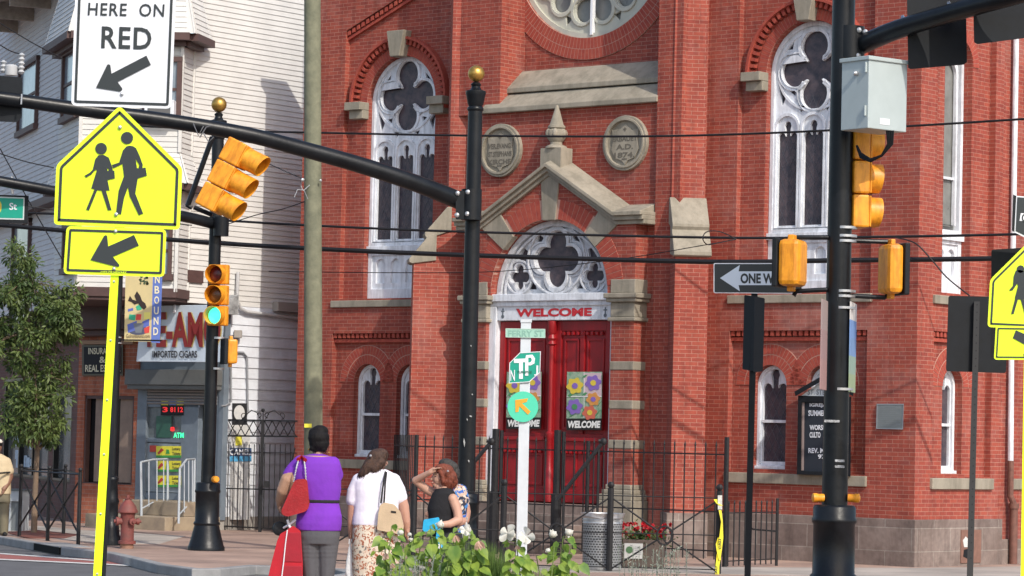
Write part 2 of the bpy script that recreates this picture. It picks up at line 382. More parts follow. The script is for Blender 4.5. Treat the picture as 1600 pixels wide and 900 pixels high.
# painted lane
def onroad(px): return [ground(x,y,0) for x,y in px]
e1=onroad([(-300,842),(0,866),(140,874),(230,882),(320,889)]); e2=onroad([(-300,852),(0,875),(150,881),(320,892)])
def ribbon(name,A,B,z,m):
    mb=MB(); vs=[(p.x,p.y,z) for p in A]+[(p.x,p.y,z) for p in B[::-1]]
    mb.add(vs,[tuple(range(len(vs)))]); o=mb.build(name,m); o['kind']='structure'
ribbon('bus_lane_paint',e1,e2,.006,m_lane)
def band(name,px,w,z):
    a=onroad(px); b=onroad([(x,y+w) for x,y in px]); ribbon(name,a,b,z,m_line)
band('lane_line',[(-300,840),(0,865),(150,876)],1.6,.010)
band('lane_line',[(-300,852),(0,874),(150,881),(320,890)],1.8,.010)
# tree pit and storm drain
pit=[ground(x,y,.12) for x,y in ((8,832),(60,829),(125,836),(100,842),(40,841))]
tess_sheet('tree_pit_mulch',[(p.x,p.y) for p in pit],.131,m_mulch)
P=lambda x,y,z:tuple(ground(x,y,z))
dr=thing('storm_drain',ground(74,858,0),'dark curb inlet of the storm drain below the tree guard','drain')
a,b=ground(54,848.3,.12),ground(94,855.2,.12); a.z=0; b.z=0; t=(b-a).normalized(); nn=Vector((t.y,-t.x,0))
mb=MB(); q=[a+nn*.012,b+nn*.012]; 
mb.hexa([q[0]+Vector((0,0,.012)),q[1]+Vector((0,0,.012)),q[1]+Vector((0,0,.115)),q[0]+Vector((0,0,.115))],[v-nn*.35 for v in (q[0]+Vector((0,0,.012)),q[1]+Vector((0,0,.012)),q[1]+Vector((0,0,.115)),q[0]+Vector((0,0,.115)))])
mb.build('opening',mat('void_black',(.004,.004,.004),.9),dr)
mb=MB(); e=Vector((0,0,.13)); mb.hexa([q[0]+nn*.01+Vector((0,0,.115)),q[1]+nn*.01+Vector((0,0,.115)),q[1]+nn*.01+e,q[0]+nn*.01+e],[q[0]-nn*.5+Vector((0,0,.115)),q[1]-nn*.5+Vector((0,0,.115)),q[1]-nn*.5+e,q[0]-nn*.5+e]); mb.build('slab',m_curb,dr,bevel=.01)

# ================================================================ CHURCH
ch=thing('church',None,'large red brick church with arched gothic windows, buttresses and a red double door','church',M=CM)
PF=lambda a,b,d:(a,-d,b)
PS=lambda a,b,d:(d,a,b)
def cb(): return MB(CM)
# main walls ------------------------------------------------------
WL,WR=-10.57,-2.10      # big window axes
sw=.31                # small window half width
def big(cx,hw=.79): return arch(cx,hw,4.24,7.65)
def small(cx,hw=sw): return arch(cx,hw,1.50,2.80)
lp_up=[(-11.82,4.24),(-9.0,4.24),(-9.0,10.1),(-11.82,8.95)]
lp_lo=rect(-11.95,-9.0,1.46,3.64)
rp_up=[(-3.35,4.20),(-.84,4.20),(-.84,9.9),(-3.35,11.0)]
rp_lo=rect(-3.43,-.88,1.46,3.64)
mb=cb(); mb.poly([(-12.8,.0),(-8.0,.0),(-8.0,11.7),(-12.8,9.6)],[lp_up,lp_lo],PF,0,-.11)
mb.mark(); mb.poly([(-4.7,.0),(0,.0),(0,9.75),(-4.7,11.9)],[rp_up,rp_lo],PF,0,-.11)
mb.build_each('front_wall',m_brick,ch)
mb=cb(); mb.poly([(-12.79,.02),(-8.0,.02),(-8.0,11.6),(-12.79,9.5)],[big(WL),small(-11.2),small(-10.2)],PF,-.112,-.5)
mb.mark(); mb.poly([(-4.7,.02),(-.02,.02),(-.02,9.65),(-4.7,11.8)],[big(WR),small(-2.72),small(-1.72)],PF,-.112,-.5)
mb.build_each('panel_wall',m_brick,ch)
# side wall
sup=rect(.46,2.16,4.2,9.5); slo=rect(.46,2.16,1.46,3.64)
mb=cb(); mb.poly([(.112,0),(2.4,0),(2.4,10.3),(.112,9.6)],[sup,slo],PS,0,-.11)
mb.poly([(.42,.02),(2.38,.02),(2.38,10.2),(.42,9.6)],[arch(1.24,.40,4.24,7.75),arch(1.2,.29,1.5,2.82)],PS,-.112,-.5)
mb.poly([(2.4,0),(14,0),(14,10),(2.4,10)],[],PS,-.08,-.5)
mb.poly([(-.0,.0),(.0,.0),(.0,.0)],[],PS,0,0) if False else None
mb.mark(); mb.box(-12.8,-12.3,.5,14,0,7.9)
mb.build_each('side_wall',m_brick,ch)
# nave body and roofs
mb=cb()
def slab(a,b,y0,y1,t):
    mb.hexa([(a[0],y0,a[1]),(b[0],y0,b[1]),(b[0],y0,b[1]+t),(a[0],y0,a[1]+t)],[(a[0],y1,a[1]),(b[0],y1,b[1]),(b[0],y1,b[1]+t),(a[0],y1,a[1]+t)])
slab((-12.86,9.58),(-8.0,11.72),-.12,.55,.14); mb.mark(); slab((-4.7,11.9),(.06,9.74),-.12,14,.14); mb.mark(); slab((-12.9,7.9),(-6.4,11.9),.55,14,.14); mb.mark(); slab((-6.4,11.9),(-4.7,11.3),.55,14,.14)
mb.build_each('roof',mat('slate_roof',(.30,.31,.33),.6,c2=(.2,.21,.23),vs=4),ch)
mb=cb(); mb.box(-12.3,-.5,13.5,14,0,9.4); mb.build('rear_wall',m_brick,ch)
# plinth ----------------------------------------------------------
mb=cb(); mb.box(-12.86,-8.2,-.06,.3,0,.82); mb.mark(); mb.box(-4.6,.06,-.06,.1,0,.82); mb.mark(); mb.box(-.3,.06,.1,2.45,0,.82); mb.mark(); mb.box(-.2,-.02,2.45,14,0,.5)
mb.build_each('stone_base',m_base,ch,bevel=.012)
# sills and string courses
mb=cb(); mb.mark(); mb.box(-11.98,-8.6,-.05,.14,4.09,4.21); mb.mark(); mb.box(-3.46,-.8,-.05,.14,4.06,4.19); mb.mark(); mb.box(-11.98,-8.6,-.05,.14,1.30,1.455); mb.mark(); mb.box(-3.46,-.84,-.05,.14,1.28,1.44)
mb.mark(); mb.box(-.14,.05,.42,2.2,4.05,4.18); mb.mark(); mb.box(-.14,.05,.42,2.2,1.27,1.44); mb.mark(); mb.box(-.3,-.04,2.9,5,1.27,1.44)
mb.build_each('stone_sill',m_stone,ch,bevel=.012)
# corbel tables
mb=cb()
def dent(P,a0,a1,z,dz=0):
    mb.mark(); n=int(abs(a1-a0)/.105)
    for i in range(n):
        a=a0+(a1-a0)*(i+.15)/n; w=(a1-a0)/n*.55; zz=z+dz*(i/n)
        q=[(a,zz),(a+w,zz+dz/n*.55),(a+w,zz+.075+dz/n*.55),(a,zz+.075)]
        mb.poly(q,[],P,-.02,-.112)
    mb.poly([(a0,z-.075),(a1,z-.075+dz),(a1,z-.02+dz),(a0,z-.02)],[],P,-.05,-.112)
dent(PF,-11.95,-9.0,3.56); dent(PF,-3.43,-.88,3.56); dent(PS,.46,2.16,3.56)
dent(PF,-11.82,-9.0,8.86,1.15); dent(PF,-.84,-3.35,9.8,1.1)
mb.build_each('corbel_table',m_brickp,ch)
# voussoir rings --------------------------------------------------
def ring(P,cx,cz,r0,r1,a0,a1,n,d0,d1,mbb,gap=.07,skip=None):
    for i in range(n):
        if skip and skip(i): continue
        A=a0+(a1-a0)*(i+gap)/n; B=a0+(a1-a0)*(i+1-gap)/n
        q=[(cx+r0*math.cos(A),cz+r0*math.sin(A)),(cx+r1*math.cos(A),cz+r1*math.sin(A)),(cx+r1*math.cos(B),cz+r1*math.sin(B)),(cx+r0*math.cos(B),cz+r0*math.sin(B))]
        mbb.poly(q,[],P,d0,d1)
def disc(P,cx,cz,r0,r1,a0,a1,d0,d1,mbb,n=40):
    o=circ(cx,cz,r1,n,a0=a0,a1=a1)+circ(cx,cz,r0,n,a0=a1,a1=a0); mbb.poly(o,[],P,d0,d1)
vb=cb(); vm=cb(); st=cb()
pi=math.pi
for P_,cx,hw,zs in ((PF,WL,.79,7.65),(PF,WR,.79,7.65),(PS,1.24,.40,7.75)):
    vb.mark(); vm.mark(); st.mark()
    ring(P_,cx,zs,hw+.004,hw+.17,0,pi,int(38*hw/.66),-.099,-.13,vb,gap=.05); disc(P_,cx,zs,hw+.004,hw+.17,0,pi,-.1025,-.13,vm)
    if P_ is PF:
        ring(P_,cx,zs,hw+.19,hw+.29,-.12,pi+.12,34,-.02,-.13,vb,gap=.24)
        disc(P_,cx,zs,hw+.285,hw+.33,-.16,pi+.16,.02,-.13,vb)
        kz=zs+hw; st.poly([(cx-.11,kz-.03),(cx+.11,kz-.03),(cx+.20,kz+.42),(cx-.20,kz+.42)],[],P_,.10,-.13)
        for sg in (-1,1):
            q=[(.0,-.13),(.10,-.13),(.13,-.02),(.2,.0),(.2,.13),(.0,.13)]
            x=cx+sg*(hw+.28); st.mark()
            st.poly([(x+sg*.02,zs-.27),(x-sg*.30,zs-.27),(x-sg*.30,zs-.12),(x+sg*.02,zs-.12)],[],P_,.04,-.13)
            st.poly([(x+sg*.07,zs-.12),(x-sg*.30,zs-.12),(x-sg*.30,zs+.02),(x+sg*.07,zs+.02)],[],P_,.12,-.13)
for P_,cx,hw,zs in ((PF,-11.2,sw,2.8),(PF,-10.2,sw,2.8),(PF,-2.72,sw,2.8),(PF,-1.72,sw,2.8),(PS,1.2,.29,2.82)):
    vb.mark(); vm.mark()
    disc(P_,cx,zs,hw+.004,hw+.33,0,pi,-.1045,-.14,vm,24)
    ring(P_,cx,zs,hw+.006,hw+.155,0,pi,20,-.10,-.13,vb); ring(P_,cx,zs,hw+.17,hw+.32,0,pi,26,-.10,-.13,vb)
vb.build_each('arch_bricks',m_brickp,ch); vm.build_each('arch_mortar',m_mortar,ch); st.build_each('keystone',m_stone,ch,bevel=.012)

# windows ---------------------------------------------------------
def leading(P,x0,x1,z0,z1,d,par,step=.14,zk=1.7,r=.006):
    mb=cb(); hx=step; hz=step*zk
    def seg(a,b):
        mb.tube([CM@Vector(P(a[0],a[1],d)),CM@Vector(P(b[0],b[1],d))],r,n=4) if False else mb.tube([Vector(P(a[0],a[1],d)),Vector(P(b[0],b[1],d))],r,n=4,caps=False)
    w=x1-x0;h=z1-z0; k=-int(h/hz)-1
    while k*hx<w:
        for sg in (1,-1):
            # line x = x0+k*hx + t*hx , z= z0+t*hz  (mirrored for sg=-1)
            t0=max(0,-k); t1=min(h/hz,(w-k*hx)/hx)
            if t1>t0+.02:
                xa=k*hx+t0*hx; xb=k*hx+t1*hx
                if sg<0: xa,xb=w-xa,w-xb
                seg((x0+xa,z0+t0*hz),(x0+xb,z0+t1*hz))
        k+=1
    return mb.build('leading',m_lead,par)
def trefoil_lancet(cx,hw,z0,zs):
    """lancet light with a cusped head"""
    o=[(cx-hw,z0),(cx+hw,z0),(cx+hw,zs)]
    o+=[(cx+hw*.62+hw*.38*math.cos(t),zs+hw*.42*math.sin(t)) for t in [R(a) for a in (20,60,100,140,170)]]
    o+=[(cx+hw*.36*math.cos(t),zs+hw*1.0+hw*.42*math.sin(t)) for t in [R(a) for a in (-40,0,45,90,135,180,220)]]
    o+=[(cx-hw*.62+hw*.38*math.cos(t),zs+hw*.42*math.sin(t)) for t in [R(a) for a in (10,40,80,120,160)]]
    o+=[(cx-hw,zs)]
    return o
def big_window(P,cx,hw,d,zs=7.65,dq=.03):
    zq=zs+dq if hw>.5 else zs-.05; k=hw/.66
    out=arch(cx,hw-.004,4.25,zs,28); inn=arch(cx,hw-.07,5.22,zs,28)
    f=cb(); f.poly(out,[inn,rect(cx-hw+.09,cx+hw-.09,4.42,5.0)],P,d,d-.13)
    f.poly(rect(cx-hw-.06*0,cx+hw,5.06,5.16),[],P,d+.05,d-.02)
    fr=f.build('window',m_white,ch,bevel=.006)
    if hw>.5:
        q=foil(cx,zq,.365,.24,4,0,96)
        lz=[cx-.485,cx,cx+.485]; lw=.175
        lan=[trefoil_lancet(x,lw,5.28,6.66) for x in lz]
        sp=[[(cx+s*.60,zs-.50),(cx+s*.68,zs-.14),(cx+s*.52,zs-.34)] for s in (-1,1)]
        sp+=[[(cx+s*.40,zs+.50),(cx+s*.52,zs+.38),(cx+s*.42,zs+.38)] for s in (-1,1)]
        sp+=[[(cx+s*.36,zs-.36),(cx+s*.46,zs-.28),(cx+s*.34,zs-.26)] for s in (-1,1)]
        sp+=[[(cx+s*.24,zs-.62),(cx+s*.30,zs-.50),(cx+s*.18,zs-.52)] for s in (-1,1)]
        inn2=offset(inn,-.002)
        t=cb(); t.poly(inn2,[q]+lan+sp,P,d-.05,d-.10)
        # raised mouldings
        t2=cb()
        def mould(loop,w,d0,d1): t2.poly(offset(loop,-w),[offset(loop,-.012)],P,d0,d1)
        big_q=foil(cx,zq,.365,.24,4,0,96)
        mould(big_q,.062,d-.02,d-.05)
        for l,x in zip(lan,lz):
            o_=arch(x,lw+.060,5.24,6.80); t2.poly(o_,[arch(x,lw+.022,5.25,6.79)],P,d-.015,d-.05)
        a=circ(cx,zq,.69,44,.64); b=circ(cx,zq,.65,44,.60); t2.poly([p for p in a],[b],P,d-.03,d-.05)
        tr=t.build('tracery',m_white,fr,bevel=.005); RM[tr.name]=RM[ch.name]
        t2.build('moulding',m_white,fr,bevel=.004)
    else:
        t=cb(); t.poly(arch(cx,hw-.12,5.3,zs-.1),[arch(cx,hw-.17,5.3,zs-.15)],P,d-.03,d-.09); t.build('tracery',m_white,fr,bevel=.006)
        t=cb(); t.poly(rect(cx-hw+.1,cx+hw-.1,6.0,6.04),[],P,d-.05,d-.09); t.build('glazing_bar',m_white,fr)
    g=cb(); g.poly(arch(cx,hw-.05,5.2,zs-.01),[],P,d-.105,d-.12); g.build('glass',m_glass if hw>.5 else m_rosed,fr)
    if hw>.5:
        leading(P,cx-.68,cx+.68,5.3,7.3,d-.103,fr,.12,2.0,.0035)
    # blind arcade panel
    b=cb(); b.poly(rect(cx-hw+.06,cx+hw-.06,4.40,5.02),[],P,d-.08,d-.12)
    n=4 if hw>.5 else 2; w=(2*hw-.2)/n
    holes=[arch(cx-hw+.1+w*(i+.5),w*.30,4.52,4.84,8) for i in range(n)]
    b.poly(rect(cx-hw+.085,cx+hw-.085,4.41,5.01),holes,P,d-.03,d-.075); b.build('blind_arcade',m_white,fr,bevel=.004)
    return fr
def small_window(P,cx,hw,d,zs=2.8,lead=True):
    out=arch(cx,hw-.004,1.505,zs,20)
    gl=trefoil_lancet(cx+.0,hw-.085,1.62,zs-.06)
    f=cb(); f.poly(out,[arch(cx,hw-.06,1.57,zs,20)],P,d,d-.12); f.poly(rect(cx-hw,cx+hw,1.502,1.55),[],P,d+.05,d-.01)
    fr=f.build('window',m_white,ch,bevel=.006)
    t=cb(); t.poly(arch(cx,hw-.05,1.56,zs,20),[gl],P,d-.04,d-.09); t.poly(rect(cx-hw+.07,cx+hw-.07,2.22,2.265),[],P,d-.025,d-.09); t.build('tracery',m_white,fr,bevel=.006)
    g=cb(); g.poly(arch(cx,hw-.08,1.56,zs),[],P,d-.085,d-.10); g.build('glass',m_glass,fr)
    if lead: leading(P,cx-hw+.11,cx+hw-.11,1.63,2.2,d-.083,fr); leading(P,cx-hw+.11,cx+hw-.11,2.28,2.9,d-.083,fr)
big_window(PF,WL,.79,-.22,dq=.11); big_window(PF,WR,.79,-.22); big_window(PS,1.24,.40,-.26,7.75)
for c in (-11.2,-10.2,-2.72,-1.72): small_window(PF,c,sw,-.22)
small_window(PS,1.2,.29,-.24,2.82,False)

# tower -----------------------------------------------------------
TC=-6.37
rc=10.05
up=[(-8.3,7.2),(-4.5,7.2),(-4.5,14),(-8.3,14)]
mb=cb(); mb.poly(up,[circ(TC,rc,1.60,48)],PF,-.02,-.4); mb.mark(); mb.box(-8.62,-7.74,-.60,.1,7.225,14); mb.mark(); mb.box(-4.43,-3.95,-.67,.1,7.1,14); mb.build_each('tower_upper_wall',m_brick,ch)
vb=cb(); vm=cb(); disc(PF,TC,rc,1.6,1.96,0,2*pi,.0015,-.04,vm,72); ring(PF,TC,rc,1.604,1.78,0,2*pi,150,.004,-.03,vb,.06); ring(PF,TC,rc,1.79,1.955,0,2*pi,160,.004,-.03,vb,.06)
vb.build('arch_bricks',m_brickp,ch); vm.build('arch_mortar',m_mortar,ch)
f=cb(); f.poly(circ(TC,rc,1.6,64),[circ(TC,rc,1.52,64)],PF,-.05,-.2); fr=f.build('rose_window',m_rose,ch)
hol=[]
for k in range(8):
    a=2*pi*k/8-pi/2
    # teardrop petal with rounded lobes
    px,pz=TC+1.02*math.cos(a),rc+1.02*math.sin(a)
    q=foil(px,pz,.22,.19,3,a+pi,36); hol.append(q)
    a2=a+pi/8; hol.append([(TC+1.36*math.cos(a2)+.09*math.cos(t),rc+1.36*math.sin(a2)+.09*math.sin(t)) for t in (a2,a2+2.1,a2+4.2)])
hol.append(foil(TC,rc,.22,.2,4,0,40))
f=cb(); f.poly(circ(TC,rc,1.53,64),hol,PF,-.10,-.16); f.build('tracery',m_rose,fr,bevel=.012)
f=cb()
for k in range(8):
    a=2*pi*k/8-pi/2; px,pz=TC+1.02*math.cos(a),rc+1.02*math.sin(a)
    f.poly(foil(px,pz,.25,.25,3,a+pi,36),[foil(px,pz,.225,.205,3,a+pi,36)],PF,-.07,-.11)
f.build('moulding',m_rose,fr,bevel=.01)
f=cb(); f.poly(circ(TC,rc,1.53,48),[],PF,-.17,-.19); f.build('glass',m_rosed,fr)
f=cb(); f.poly(rect(TC+.0,TC+.045,rc-1.55,rc+1.5),[],PF,-.02,-.1); f.build('storm_bar',mat('white_metal',(.8,.82,.85),.4),fr)
# lower tower wall, weathering slabs
DA=1.19; dz0=4.2
door_arch=arch(TC,DA,.0,dz0,32)
mb=cb(); mb.poly([(-8.3,.0),(-4.40,.0),(-4.40,7.22),(-8.3,7.22)],[arch(TC,1.16,.02,dz0,32)],PF,.6,.0)
mb.mark(); mb.box(-8.62,-8.3,-.35,.1,0,7.1); mb.mark(); mb.box(-4.43,-3.95,-.67,.1,0,7.1)
mb.build_each('tower_lower_wall',m_brick,ch)
mb=cb()
for (za,da,zb,db) in ((7.27,.70,7.56,.37),(7.62,.42,7.98,.03)):
    mb.mark()
    mb.hexa([(-8.06,-da,za-.05),(-4.42,-da,za-.05),(-4.42,-da,za+.03),(-8.06,-da,za+.03)],[(-8.06,.0,za-.05),(-4.42,.0,za-.05),(-4.42,-db,zb),(-8.06,-db,zb)])
mb.build_each('weathering_slab',m_stone,ch,bevel=.01)
# diagonal buttresses
q2=1/math.sqrt(2)
for cx,sg in ((-8.40,-1),(-4.42,1)):
    dr=Vector((sg*q2,-q2,0)); la=Vector((q2,sg*q2,0))
    def PB(a,z,c,cx=cx,dr=dr,la=la): return tuple(Vector((cx,.0,z))+dr*a+la*c)
    hw=.26
    mb=cb(); mb.poly([(-.4,0),(1.27,0),(1.27,4.82),(.72,5.6),(.72,14),(-.4,14)],[],PB,hw,-hw); bt=mb.build('buttress',m_brick,ch)
    mb=cb(); mb.poly([(.66,5.30),(1.06,5.16),(1.10,5.22),(1.10,5.26),(.735,5.70),(.66,5.70)],[],PB,hw+.03,-hw-.03)
    mb.mark(); mb.poly([(.9,4.80),(1.29,4.74),(1.35,4.76),(1.35,4.82),(1.03,5.22),(.9,5.26)],[],PB,hw+.035,-hw-.035); 
    mb.build_each('weathering',m_stone,bt,bevel=.012); 
    mb=cb(); mb.poly([(-.3,0),(1.33,0),(1.33,.80),(-.3,.80)],[],PB,hw+.06,-hw-.06); mb.build('plinth',m_base,bt,bevel=.012)
# portal ----------------------------------------------------------
Pd=.90
def pz(x): return 6.02-abs(x-TC)*.60
mb=cb(); 
out=[(-8.30,3.80),(-7.68,3.80),(-7.68,4.2)]
gb=[(-8.12,4.16)]+[(TC-DA-.02,4.16)]+[(TC+(DA+.02)*math.cos(pi-pi*i/32),dz0+(DA+.02)*math.sin(pi*i/32)) for i in range(33)]+[(-4.62,4.16),(-4.62,5.36),(-5.0,5.36),(TC,6.20),(-7.74,5.36),(-8.12,5.36)]
mb.poly(gb,[],PF,Pd,.55)
for a,b in ((-8.12,-7.66),(-5.07,-4.62)):
    mb.box(a,b,-Pd,-.4,.9,4.17)
mb.build('portal_wall',m_brick,ch)
mb=cb()
for a,b in ((-8.12,-7.66),(-5.07,-4.62)):
    for z in (1.83,2.45,3.06): mb.mark(); mb.box(a-.012,b+.012,-Pd-.012,-.4,z-.07,z+.07)
    mb.mark()
    for z0,z1,e in ((3.76,3.82,.05),(3.82,4.06,.015),(4.06,4.12,.07),(4.12,4.20,.10)): mb.box(a-e,b+e,-Pd-e,-.45,z0,z1)
    mb.box(a-.02,b+.02,-Pd-.02,-.45,4.2,4.42)
    mb.mark()
    for z0,z1,e in ((.0,.95,.12),(.95,1.05,.10),(1.05,1.12,.07),(1.12,1.2,.03)): mb.box(a-e,b+e,-Pd-e,-.45,z0,z1)
mb.build_each('portal_stone',m_stone,ch,bevel=.015)
mb=cb(); vb=cb(); vm=cb()
disc(PF,TC,dz0,DA+.02,DA+.34,.12,pi-.12,Pd+.006,Pd-.1,vm); 
def sk(i): 
    t=(i+.5)/42*(pi-.2)+.1
    return abs(t-pi/2)<.12 or abs(t-pi*.25)<.13 or abs(t-pi*.75)<.13
ring(PF,TC,dz0,DA+.025,DA+.34,.1,pi-.1,42,Pd+.010,Pd-.1,vb,.05,sk)
for t,w,rr in ((pi/2,.13,1.9),(pi*.25,.15,1.78),(pi*.75,.15,1.78)):
    mb.mark(); ct,s_=math.cos(t),math.sin(t); e=Vector((-s_,ct)); c=Vector((ct,s_))
    q=[Vector((TC,dz0))+c*(DA-.0)+e*w,Vector((TC,dz0))+c*rr+e*(w*1.5),Vector((TC,dz0))+c*rr-e*(w*1.5),Vector((TC,dz0))+c*(DA-.0)-e*w]
    mb.poly([tuple(v) for v in q],[],PF,Pd+.03,Pd-.1)
mb.build_each('keystone',m_stone,ch,bevel=.01); vb.build('arch_bricks',m_brickp,ch); vm.build('arch_mortar',m_mortar,ch)
# pediment coping
mb=cb()
def cop(pts,d,h0,h1):
    o=[(x,z+h0) for x,z in pts]+[(x,z+h1) for x,z in pts[::-1]]; mb.poly(o,[],PF,d,.5)
line=[(-8.32,5.44),(-7.80,5.44),(TC,6.27),(-4.98,5.44),(-4.42,5.44)]
cop(line,Pd+.06,-.16,-.09); cop(line,Pd+.11,-.095,-.02); cop(line,Pd+.16,-.025,.04); 
top=[(-8.28,5.47),(-7.8,5.47),(TC,6.31),(-4.98,5.47),(-4.46,5.47)]
# sloped top of the coping back to the wall
A=[(x,-Pd-.14,z+.005) for x,z in top]; B=[(x,-.6,z+.15) for x,z in top]; C=[(x,-.6,z-.1) for x,z in top]; D=[(x,-Pd-.14,z-.02) for x,z in top]
n5=5; mb.add(A+B+C+D,[(i,i+1,n5+i+1,n5+i) for i in range(4)]+[(n5+i,n5+i+1,2*n5+i+1,2*n5+i) for i in range(4)]+[(0,n5,2*n5,3*n5),(4,3*n5+4,2*n5+4,n5+4)])
mb.build('pediment',m_stone,ch,bevel=.012)
# finial
fc=(TC,-.78)
mb=cb(); mb.box(TC-.21,TC+.21,-.92,-.62,6.2,6.56)
mb.lathe((TC,-.78,6.56),[(.18,0),(.17,.03),(.10,.06),(.095,.10),(.14,.15),(.175,.23),(.165,.29),(.12,.31),(.145,.33),(.14,.36),(.115,.38),(.025,.68),(.0,.71)],18)
for k in range(6): mb.ball((TC+.13*math.cos(k*pi/3),-.78+.13*math.sin(k*pi/3),6.80),.06,10,(1,1,1.3))
mb.build('finial',m_stone,ch,smooth=True)
# medallions
for cx,lines in ((-7.66,('VER.EVANG.','ST.STEPHANS','KIRCHE')),(-5.07,('ERBAUET','A.D.','1874.'))):
    cz=6.60; d=.62
    mb=cb(); mb.poly(circ(cx,cz,.44,36),[circ(cx,cz,.37,36)],PF,d+.05,d-.03); mb.poly(circ(cx,cz,.40,36),[circ(cx,cz,.36,36)],PF,d+.07,d); mb.poly(circ(cx,cz,.38,36),[],PF,d+.012,d-.03)
    sh=[(-.28,.22),(-.14,.20),(0,.30),(.14,.20),(.28,.22),(.25,.05),(.28,-.1),(.2,-.24),(.06,-.28),(0,-.35),(-.06,-.28),(-.2,-.24),(-.28,-.1),(-.25,.05)]
    mb.poly([(cx+a*.98,cz+b) for a,b in sh],[],PF,d+.035,d)
    md=mb.build('medallion',m_stone,ch,bevel=.01)
    mb=cb(); h=.085
    for i,l in enumerate(lines):
        w=min(.25,.035*len(l)+.03); z=cz+.07-i*.13
        put_text(mb,l,PF,cx-w,cx+w,z-h/2,z+h/2,d+.039,.03)
    mb.poly(rect(cx-.05,cx+.05,cz-.26,cz-.245),[],PF,d+.042,d+.03); mb.poly(rect(cx-.008,cx+.008,cz+.19,cz+.25),[],PF,d+.042,d+.03); mb.poly(rect(cx-.03,cx+.03,cz+.215,cz+.23),[],PF,d+.042,d+.03)
    mb.build('inscription',mat('carved_shadow',(.13,.115,.09),.9),md)
# tympanum
dt=.72
inn=arch(TC,DA-.05,4.24,4.24+.0,32)
semi=[(TC+(DA-.03)*math.cos(pi*i/32),4.22+(DA-.03)*math.sin(pi*i/32)) for i in range(33)]
semo=[(TC+(DA+.015)*math.cos(pi*i/32),4.19+(DA+.015)*math.sin(pi*i/32)) for i in range(33)]
f=cb(); f.poly(semo,[],PF,dt-.1,dt-.12); fr=f.build('fanlight',m_glass,ch)
hol=[foil(TC,4.78,.25,.20,4,0,72),foil(TC-.77,4.50,.115,.085,4,0,40),foil(TC+.77,4.50,.115,.085,4,0,40)]
hol+=[[(TC+s*.30,5.13),(TC+s*.42,5.20),(TC+s*.45,5.02),(TC+s*.36,5.05)] for s in (-1,1)]
hol+=[[(TC+s*.62,4.92),(TC+s*.72,4.98),(TC+s*.82,4.78),(TC+s*.66,4.76)] for s in (-1,1)]
hol+=[[(TC+s*.42,4.30),(TC+s*.52,4.55),(TC+s*.58,4.30)] for s in (-1,1)]
f=cb(); f.poly(semi,hol,PF,dt-.04,dt-.10); f.build('tracery',m_whitew,fr,bevel=.006)
f=cb(); 
f.poly(foil(TC,4.78,.29,.25,4,0,72),[foil(TC,4.78,.26,.205,4,0,72)],PF,dt-.0,dt-.05)
f.poly(foil(TC,4.78,.34,.29,4,0,72),[foil(TC,4.78,.325,.265,4,0,72)],PF,dt-.02,dt-.05)
for s in (-1,1):
    f.poly(foil(TC+s*.77,4.5,.135,.12,4,0,40),[foil(TC+s*.77,4.5,.122,.09,4,0,40)],PF,dt-.01,dt-.05)
    f.poly(circ(TC+s*.77,4.5,.28,30),[circ(TC+s*.77,4.5,.25,30)],PF,dt+.0,dt-.05)
f.poly(circ(TC,4.78,.60,40,.57),[circ(TC,4.78,.57,40,.54)],PF,dt+.01,dt-.05)
f.poly([(a*1.0,b) for a,b in semo],[semi[:1]+[(TC+(DA-.09)*math.cos(pi*i/32),4.22+(DA-.09)*math.sin(pi*i/32)) for i in range(1,32)]+semi[-1:]],PF,dt+.03,dt-.05) if False else None
disc(PF,TC,4.2,DA-.08,DA+.01,0,pi,dt+.04,dt-.05,f)
disc(PF,TC,4.2,DA-.15,DA-.11,0,pi,dt+.01,dt-.05,f)
f.build('moulding',m_whitew,fr,bevel=.006)
# door surround
f=cb(); f.box(-7.66,-5.09,-.86,-.6,4.10,4.22); f.box(-7.66,-5.09,-.82,-.6,4.02,4.10); f.box(-7.67,-7.52,-.82,-.6,.88,4.02); f.box(-5.20,-5.09,-.76,-.6,.88,4.02); f.box(-7.66,-5.09,-.79,-.6,3.79,4.03)
f.build('door_frame',m_white,ch,bevel=.01)
f=cb(); f.box(-7.68,-5.06,-.60,-.3,.0,4.1); f.build('door_backing',m_brick,ch)
# doors
for a,b,x0,x1 in ((-7.51,-6.42,-7.51,-6.42),(-6.34,-5.20,-6.34,-5.20)):
    f=cb(); f.box(a,b,-.68,-.62,.88,3.78)
    do=f.build('door',m_reddoor,ch)
    f=cb()
    w=b-a
    for (u0,u1,z0,z1) in ((.0,.10,.88,3.78),(.90,1.0,.88,3.78),(.10,.90,3.62,3.78),(.10,.90,1.72,1.98),(.10,.90,.88,1.08),(.44,.52,1.98,3.62)):
        f.box(a+w*u0,a+w*u1,-.715,-.65,z0,z1)
    for (u0,u1,z0,z1) in ((.14,.41,2.04,3.50),(.55,.86,2.04,3.50),(.14,.41,1.14,1.66),(.55,.86,1.14,1.66)):
        f.poly(rect(a+w*u0,a+w*u1,z0,z1),[rect(a+w*u0+.04,a+w*u1-.04,z0+.04,z1-.04)],PF,.70,.66)
    for i in range(9): f.box(a+w*(.12+i*.085),a+w*(.12+i*.085)+.05,-.73,-.66,3.55,3.61)
    for i in range(9): f.box(a+w*(.12+i*.085),a+w*(.12+i*.085)+.05,-.735,-.66,1.66,1.71)
    f.box(a+w*.08,a+w*.92,-.75,-.66,1.86,1.92)
    f.build('panelling',m_reddoor,do,bevel=.008)
